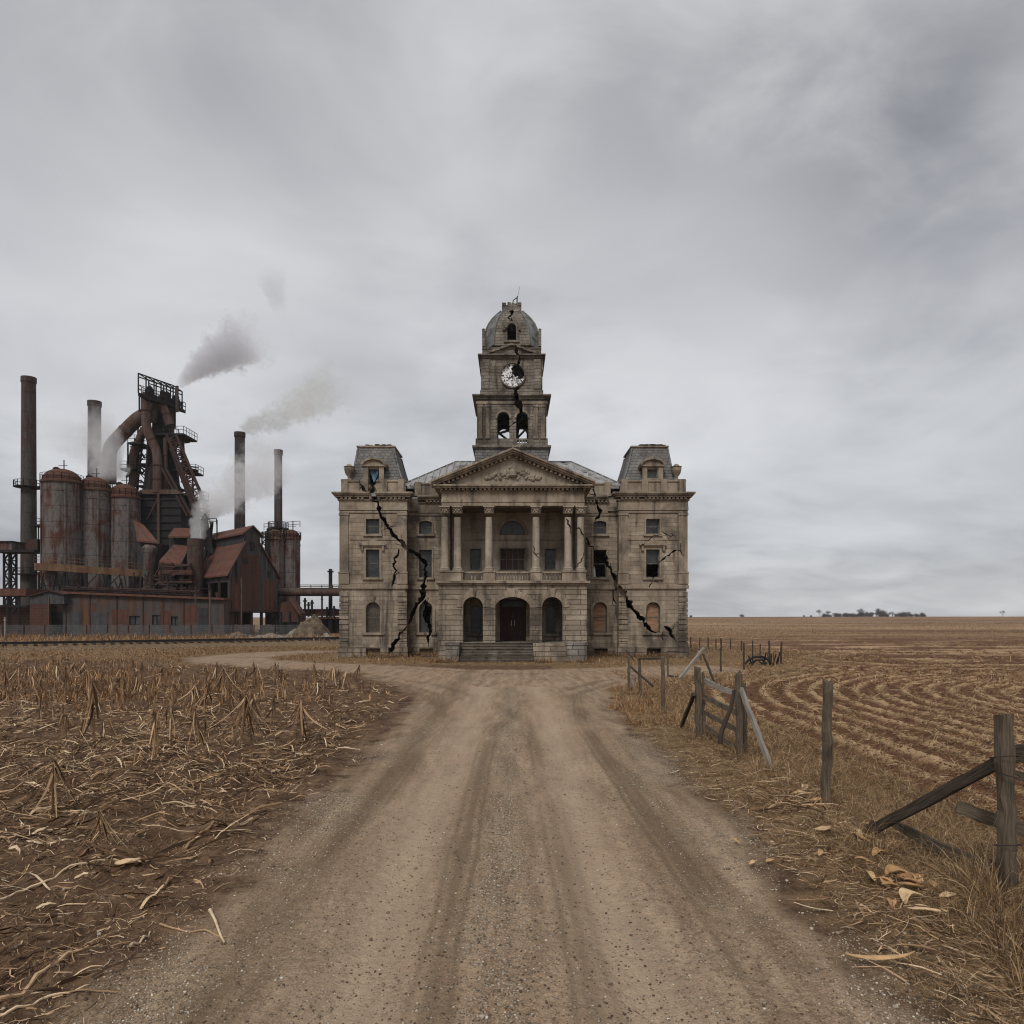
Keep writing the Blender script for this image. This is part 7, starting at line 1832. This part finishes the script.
# ------------------------------------------------------------------ wooden fence remains
def timber(m, p0, p1, w_, d_, segs=9, jit=.02, seed=0, up=None, bow=0.0, taper=1.0):
    rr_ = random.Random(seed); p0, p1 = Vector(p0), Vector(p1); ax = (p1 - p0).normalized(); L_ = (p1 - p0).length
    a = Vector(up) if up else Vector((1, 0, 0)); a = (a - ax * a.dot(ax))
    if a.length < .1: a = Vector((0, 1, 0)) - ax * ax.y
    a.normalize(); b = ax.cross(a); c = .18
    cs = [(1, 1 - c), (1 - c, 1), (-1 + c, 1), (-1, 1 - c), (-1, -1 + c), (-1 + c, -1), (1 - c, -1), (1, -1 + c)]
    off = [rr_.uniform(.9, 1.06) for _ in cs]; V_ = []; T_ = []
    for i in range(segs + 1):
        q = i / segs; ctr = p0.lerp(p1, q) + a * (bow * 4 * q * (1 - q) + rr_.gauss(0, jit * .35)) + b * rr_.gauss(0, jit * .35); k = 1 + (taper - 1) * q
        for j, (u, v) in enumerate(cs):
            e = ax * (rr_.gauss(0, jit * 1.2) if i in (0, segs) else 0)
            V_.append(ctr + a * (u * w_ * .5 * off[j] * k + rr_.gauss(0, jit * .25)) + b * (v * d_ * .5 * off[j] * k + rr_.gauss(0, jit * .25)) + e); T_.append((L_ * q + seed, j / 8 + seed * .37, 0))
    n = 8; f = [(i * n + j, i * n + (j + 1) % n, (i + 1) * n + (j + 1) % n, (i + 1) * n + j) for i in range(segs) for j in range(n)] + [tuple(range(n - 1, -1, -1)), tuple(range(segs * n, segs * n + n))]
    m.add(V_, f, T_); return m
def fpost(pb, pt, wpx, label, mat='wood_post', name='fence_post', seed=0, d=1.0, group=None, top_dy=0.0):
    Y = GY(pb[1]); x = PX(pb[0], Y); s = Y / F; z0 = hz1(x, Y); wpx = wpx / (1 + .85 * d * abs(pb[0] - 512) / F)
    m = MB(); timber(m, (x, Y, z0 - .25), (PX(pt[0], Y + top_dy), Y + top_dy, PZ(pt[1], Y + top_dy)), wpx * s, wpx * s * d, 14, .018, seed)
    o = m.build(name, mat, None, False); recenter(o, (x, Y, z0)); tag(o, label, 'fence post', group or 'weathered fence posts beside the right field'); return o
big = fpost((1010, 908), (1003, 716), 20, 'thick weathered post with wire loops, nearest the camera at right', seed=3)
m = MB(); Yb = GY(908)
for py in (757, 772, 845): z = PZ(py, Yb); cx = PX(1003 + (py - 716) * 7 / 192, Yb); m.tube([(cx + .11 * math.cos(t_), Yb + .11 * math.sin(t_), z + .03 * math.sin(t_ + py)) for t_ in [i * .45 for i in range(15)]], .004, 5)
m.build('wire_loop', 'rebar', big)
fpost((826, 805), (828, 682), 10.5, 'single upright grey post standing alone between the gate and big post', seed=5)
fpost((663, 713), (663, 656), 4.6, 'slim upright post between the gate and the white topped stub', seed=7)
fpost((641, 697), (639, 658), 3.2, 'post carrying a thin top rail near the driveway', seed=8)
fpost((629, 693), (629, 656), 2.8, 'leftmost thin fence post near the driveway', seed=9)
fpost((634, 690), (632, 668), 3.2, 'short whitish post stub near the driveway', 'wood_pale', seed=10)
fpost((668, 677), (667.5, 651), 2.0, 'thin post of the broken frame in front of the right wing', seed=11)
def beam(p0, p1, w_, d_, label, mat='wood_post', name='fence_rail', seed=0, up=(0, 0, 1), cat='rail', bow=0.0, grp=None):
    m = MB(); timber(m, p0, p1, w_, d_, 10, .009, seed, up, bow); o = m.build(name, mat); mid_ = Vector(p0); recenter(o, mid_); tag(o, label, cat, grp); return o
GRF = 'broken fence rails by the big post'
Y1 = GY(838)
beam(pp(870, 831, Y1 - .05), pp(999, 762, 6.55), .115, .05, 'dark heavy timber leaning from the ground up to the big post', 'wood_dark', seed=21, grp=GRF)
beam(pp(957, 807, 6.9), pp(1050, 838, 6.7), .12, .035, 'grey board end sticking out left of the big post', seed=22, grp=GRF)
beam(pp(893, 822, 8.2), pp(1000, 868, 6.8), .12, .035, 'pale curved low board lying from the leaning timber to the big post', seed=23, grp=GRF, bow=-.05)
beam(pp(1003, 752, 6.75), pp(1060, 757, 6.6), .16, .05, 'thick dark upper rail right of the big post', 'wood_dark', seed=24, grp=GRF)
beam(pp(1008, 773, 6.8), pp(1060, 786, 6.7), .08, .035, 'thin second rail right of the big post', seed=25, grp=GRF)
beam(pp(860, 838, Y1), pp(873, 822, Y1 + .1), .06, .03, 'short splinter of wood at the foot of the leaning timber', 'wood_dark', seed=26, grp=GRF)
# the gate
gY0, gY1 = GY(739), GY(757)
gate = thing('wooden_gate', 'weathered grey four rail wooden gate between two square posts', 'gate', (PX(698, gY0), gY0, 0))
def gp(name, *a, mat='wood_post', **k): m = MB(); timber(m, *a, **k); m.build(name, mat, gate)
gp('gate_post', pp(698.5, 745, gY0), pp(698, 667, gY0), .115, .12, seed=31); gp('gate_post', pp(739.5, 765, gY1), pp(738.5, 674, gY1), .10, .11, seed=32)
gp('gate_post', pp(745, 755, gY1 + .25), pp(744, 684, gY1 + .25), .07, .08, seed=33); gp('gate_post', pp(703.5, 740, gY0 + .1), pp(703, 672, gY0 + .1), .045, .06, seed=34)
for k, (a, b) in enumerate((((704, 681), (736, 694)), ((704, 696.5), (737, 713)), ((705, 712.5), (738, 731)), ((706, 726), (739, 751)))):
    gp('rail', pp(*a, gY0 - .05), pp(*b, gY1 + .1), .10, .03, seed=35 + k, up=(0, 0, 1), mat='wood_pale' if k < 1 else 'wood_post')
beam(pp(694, 694, gY0 - .1), tuple(GP(680.5, 728) + Vector((0, 0, .0))), .085, .07, 'dark prop leaning against the left gate post', 'wood_dark', 'prop', 41, cat='prop')
m = MB(); m.tube([pp(734, 690, gY1 - .25), pp(731, 708, gY1 - .3), pp(725, 722, gY1 - .3), pp(720.5, 735, gY1 - .3), pp(720.5, 744, gY1 - .3)], [.03, .035, .04, .045, .045], 6); o = m.build('curved_prop', 'wood_dark'); recenter(o, GP(720, 745)); tag(o, 'dark curved branch leaning across the gate rails', 'branch')
g = GP(772, 772); beam(pp(741, 689, gY1 - .15), (g.x, g.y, hz1(g.x, g.y)), .10, .06, 'pale bleached pole leaning from the gate post to the ground', 'wood_pale', 'leaning_pole', 42, cat='pole')
# broken frames near the driveway
yy_ = GY(697)
beam(pp(639, 659, yy_), pp(663, 658.5, GY(713)), .05, .05, 'thin level rail between two slim posts near the driveway', 'wood_dark', seed=51)
beam(pp(631, 667, yy_), pp(653, 686, yy_ - 1.5), .06, .05, 'dark rail slanting down from the whitish stub', 'wood_dark', seed=52)
beam(pp(626, 650, yy_), pp(634, 660, yy_), .035, .03, 'short dark twig on top of the leftmost post', 'wood_dark', seed=53)
Yf = GY(680)
beam(pp(704, 648, Yf), (PX(679, Yf - 1), Yf - 1, .12), .10, .08, 'long bleached plank leaning from the ground to a point before the courthouse', 'wood_pale', 'leaning_plank', 54, cat='plank')
beam(pp(703, 654, Yf), (PX(714, Yf - .6), Yf - .6, .02), .08, .06, 'short dark plank forming an A shape with the bleached plank', 'wood_dark', 'leaning_plank', 55, cat='plank')
beam((PX(668, 31.), 31., .05), (PX(681, 30.), 30., .05), .06, .05, 'low rail lying at the foot of the bleached plank', 'wood_dark', seed=56)
beam(pp(668, 651.3, GY(677)), pp(686, 652, GY(677)), .04, .04, 'thin top rail of the broken frame before the right wing', 'wood_dark', seed=57)
beam(pp(698, 651, Yf), pp(701, 660, Yf + .1), .08, .06, 'short stub beside the A shaped planks', 'wood_pale', seed=58)
# far field fence posts
random.seed(77)
far = [(720.7, 671.5, 638), (744, 669.5, 642.5), (691, 648, 637), (699.6, 648, 638), (708.4, 649, 637), (716, 650, 639), (730.5, 650, 639), (752.5, 654.5, 640.5), (760.5, 660, 644), (741.5, 652, 641)]
for i, (px, pb, pt) in enumerate(far):
    fpost((px, pb), (px + random.uniform(-.5, .5), pt), 1.7 if pb > 660 else 1.2, ('dark distant post standing alone, nearest of the far field posts' if i == 0 else 'dark distant post just left of the rusty hoops' if i == 1 else 'thin dark post of the distant field fence beyond the gate'), 'wood_dark', seed=60 + i, group='distant posts of the field fence')
fpost((770, 664), (769, 641), 2.2, 'ragged dark post behind the rusty hoops', 'wood_dark', seed=81, group='distant posts of the field fence')
fpost((781, 664), (781.5, 642), 2.0, 'corner post right of the rusty hoops', 'wood_dark', seed=82, group='distant posts of the field fence')
Yw_ = GY(665)
o = root('hay_rake', 'wrecked farm rake with dark rusty hoops lying by the field corner', 'farm wreck', 760, Yw_)
m = MB(); m.tube([pp(745, 664, Yw_), pp(749, 659.5, Yw_), pp(755, 657, Yw_), pp(762, 656.8, Yw_), pp(768, 659.5, Yw_), pp(771, 664, Yw_)], .07, 6); m.tube([pp(749, 664, Yw_ + .5), pp(756, 660, Yw_ + .5), pp(763, 660, Yw_ + .5), pp(767, 664, Yw_ + .5)], .05, 6); m.build('hoop', 'iron_dark', o, True)
m = MB()
for k in range(16): a = random.uniform(750, 778); m.tube([pp(a, 665, Yw_ + random.uniform(-.5, .8)), pp(a + random.uniform(-5, 5), random.uniform(652, 662), Yw_ + random.uniform(-.5, .8))], .035, 4)
m.build('tine', 'iron_dark', o)

# ------------------------------------------------------------------ distant trees
simple_mat('far_bark', (.045, .038, .036), (.08, .07, .066), 2, .9)
simple_mat('far_twigs', (.05, .046, .048), (.10, .095, .098), .5, .95)
def tree_data(seed, bushy):
    r_ = random.Random(seed); m = MB(); tips = []
    def grow(p, d_, L_, rad, lv):
        q_ = p + d_ * L_; m.tube([p, p.lerp(q_, .5) + Vector((r_.gauss(0, .04), r_.gauss(0, .04), 0)) * L_, q_], [rad, rad * .8, rad * .6], 5); tips.append((q_, lv))
        if lv >= 3: return
        for _ in range(r_.choice([3, 4])): dd = (d_ + Vector((r_.gauss(0, .55), r_.gauss(0, .55), r_.uniform(-.05, .45)))).normalized(); grow(q_, dd, L_ * r_.uniform(.55, .8), rad * .55, lv + 1)
    grow(Vector((0, 0, -.5)), Vector((0, 0, 1)), 1.3 if bushy else 2.4, .22, 0)
    tr_ = m.build('trunk', 'far_bark'); rs = np.random.default_rng(seed); ps = []
    for p, lv in tips:
        if lv < 1 and not bushy: continue
        if bushy: p = Vector((p.x, p.y, p.z * r_.uniform(.35, 1)))
        n = 40 if bushy else 16; b_ = np.array(p)[None] + rs.normal(0, .75 if bushy else .4, (n, 3)); ps.append(ribbons(b_, rs.uniform(0, 6.28, n), rs.uniform(-.2, 1.4, n), rs.uniform(.3, .9, n), rs.uniform(.04, .12 if bushy else .07, n), 2, 0., 0., .3, rs.normal(0, 1, n), rr=rs))
    V_, Q_, R_ = merge(ps); cr = mesh_np('crown', V_, Q_, 'far_twigs', rnd=R_); return tr_, cr
TREES = [tree_data(5, True), tree_data(6, True), tree_data(7, False), tree_data(8, False), tree_data(12, True)]
def put_tree(px, Y, h_, k, label, wide=1.0):
    x = PX(px, Y); o = thing('tree', label, 'tree', (x, Y, hz1(x, Y) - .2), 'bare trees on the horizon'); s_ = h_ / 7.0; o.scale = (s_ * wide, s_ * wide, s_); o.rotation_euler = (0, 0, random.uniform(0, 6.28))
    for d_ in TREES[k]: c_ = d_.copy(); COL.objects.link(c_); c_.parent = o
random.seed(15)
for i in range(64):
    px = 822 + 104 * i / 63 + random.uniform(-1.5, 1.5); e = 1 if 845 < px < 885 else .8
    put_tree(px, random.uniform(650, 700), random.choice([4, 5, 6, 7, 9]) * random.uniform(.8, 1.15) * e + (2.2 if i in (1, 33, 36) else 0), random.choice([0, 1, 4, 2]), 'bare grey tree in the distant grove on the right horizon', 1.3)
put_tree(820, 660, 8.0, 2, 'taller bare tree at the left end of the distant grove'); put_tree(742, 640, 5.0, 0, 'round lone bush on the horizon right of the courthouse', 1.4)
put_tree(804, 650, 3.4, 0, 'tiny bush left of the distant grove'); put_tree(811, 650, 3.2, 1, 'tiny bush nearest the left end of the grove'); put_tree(1003, 660, 6.5, 3, 'lone thin tree on the horizon at the right edge'); put_tree(691, 600, 4.0, 4, 'bush on the horizon touching the courthouse right corner')
for a_, b_ in TREES: bpy.data.objects.remove(a_); bpy.data.objects.remove(b_)

# ------------------------------------------------------------------ thin haze over the plain
m = MB(); m.box(-900, 1500, -60, 1300, -4.0, 60); o = m.build('haze', 'iron_dark'); o['kind'] = 'stuff'; o['label'] = 'thin pale haze over the plain'; o['category'] = 'haze'
hm = bpy.data.materials.new('haze_air'); hm.use_nodes = True; t = NT(hm.node_tree); t.n.clear()
out = t.new('ShaderNodeOutputMaterial'); vol = t.new('ShaderNodeVolumePrincipled'); t.l.new(vol.outputs[0], out.inputs['Volume'])
vol.inputs['Color'].default_value = (.93, .95, 1, 1); vol.inputs['Density'].default_value = .00015; vol.inputs['Anisotropy'].default_value = .2
o.data.materials[0] = hm
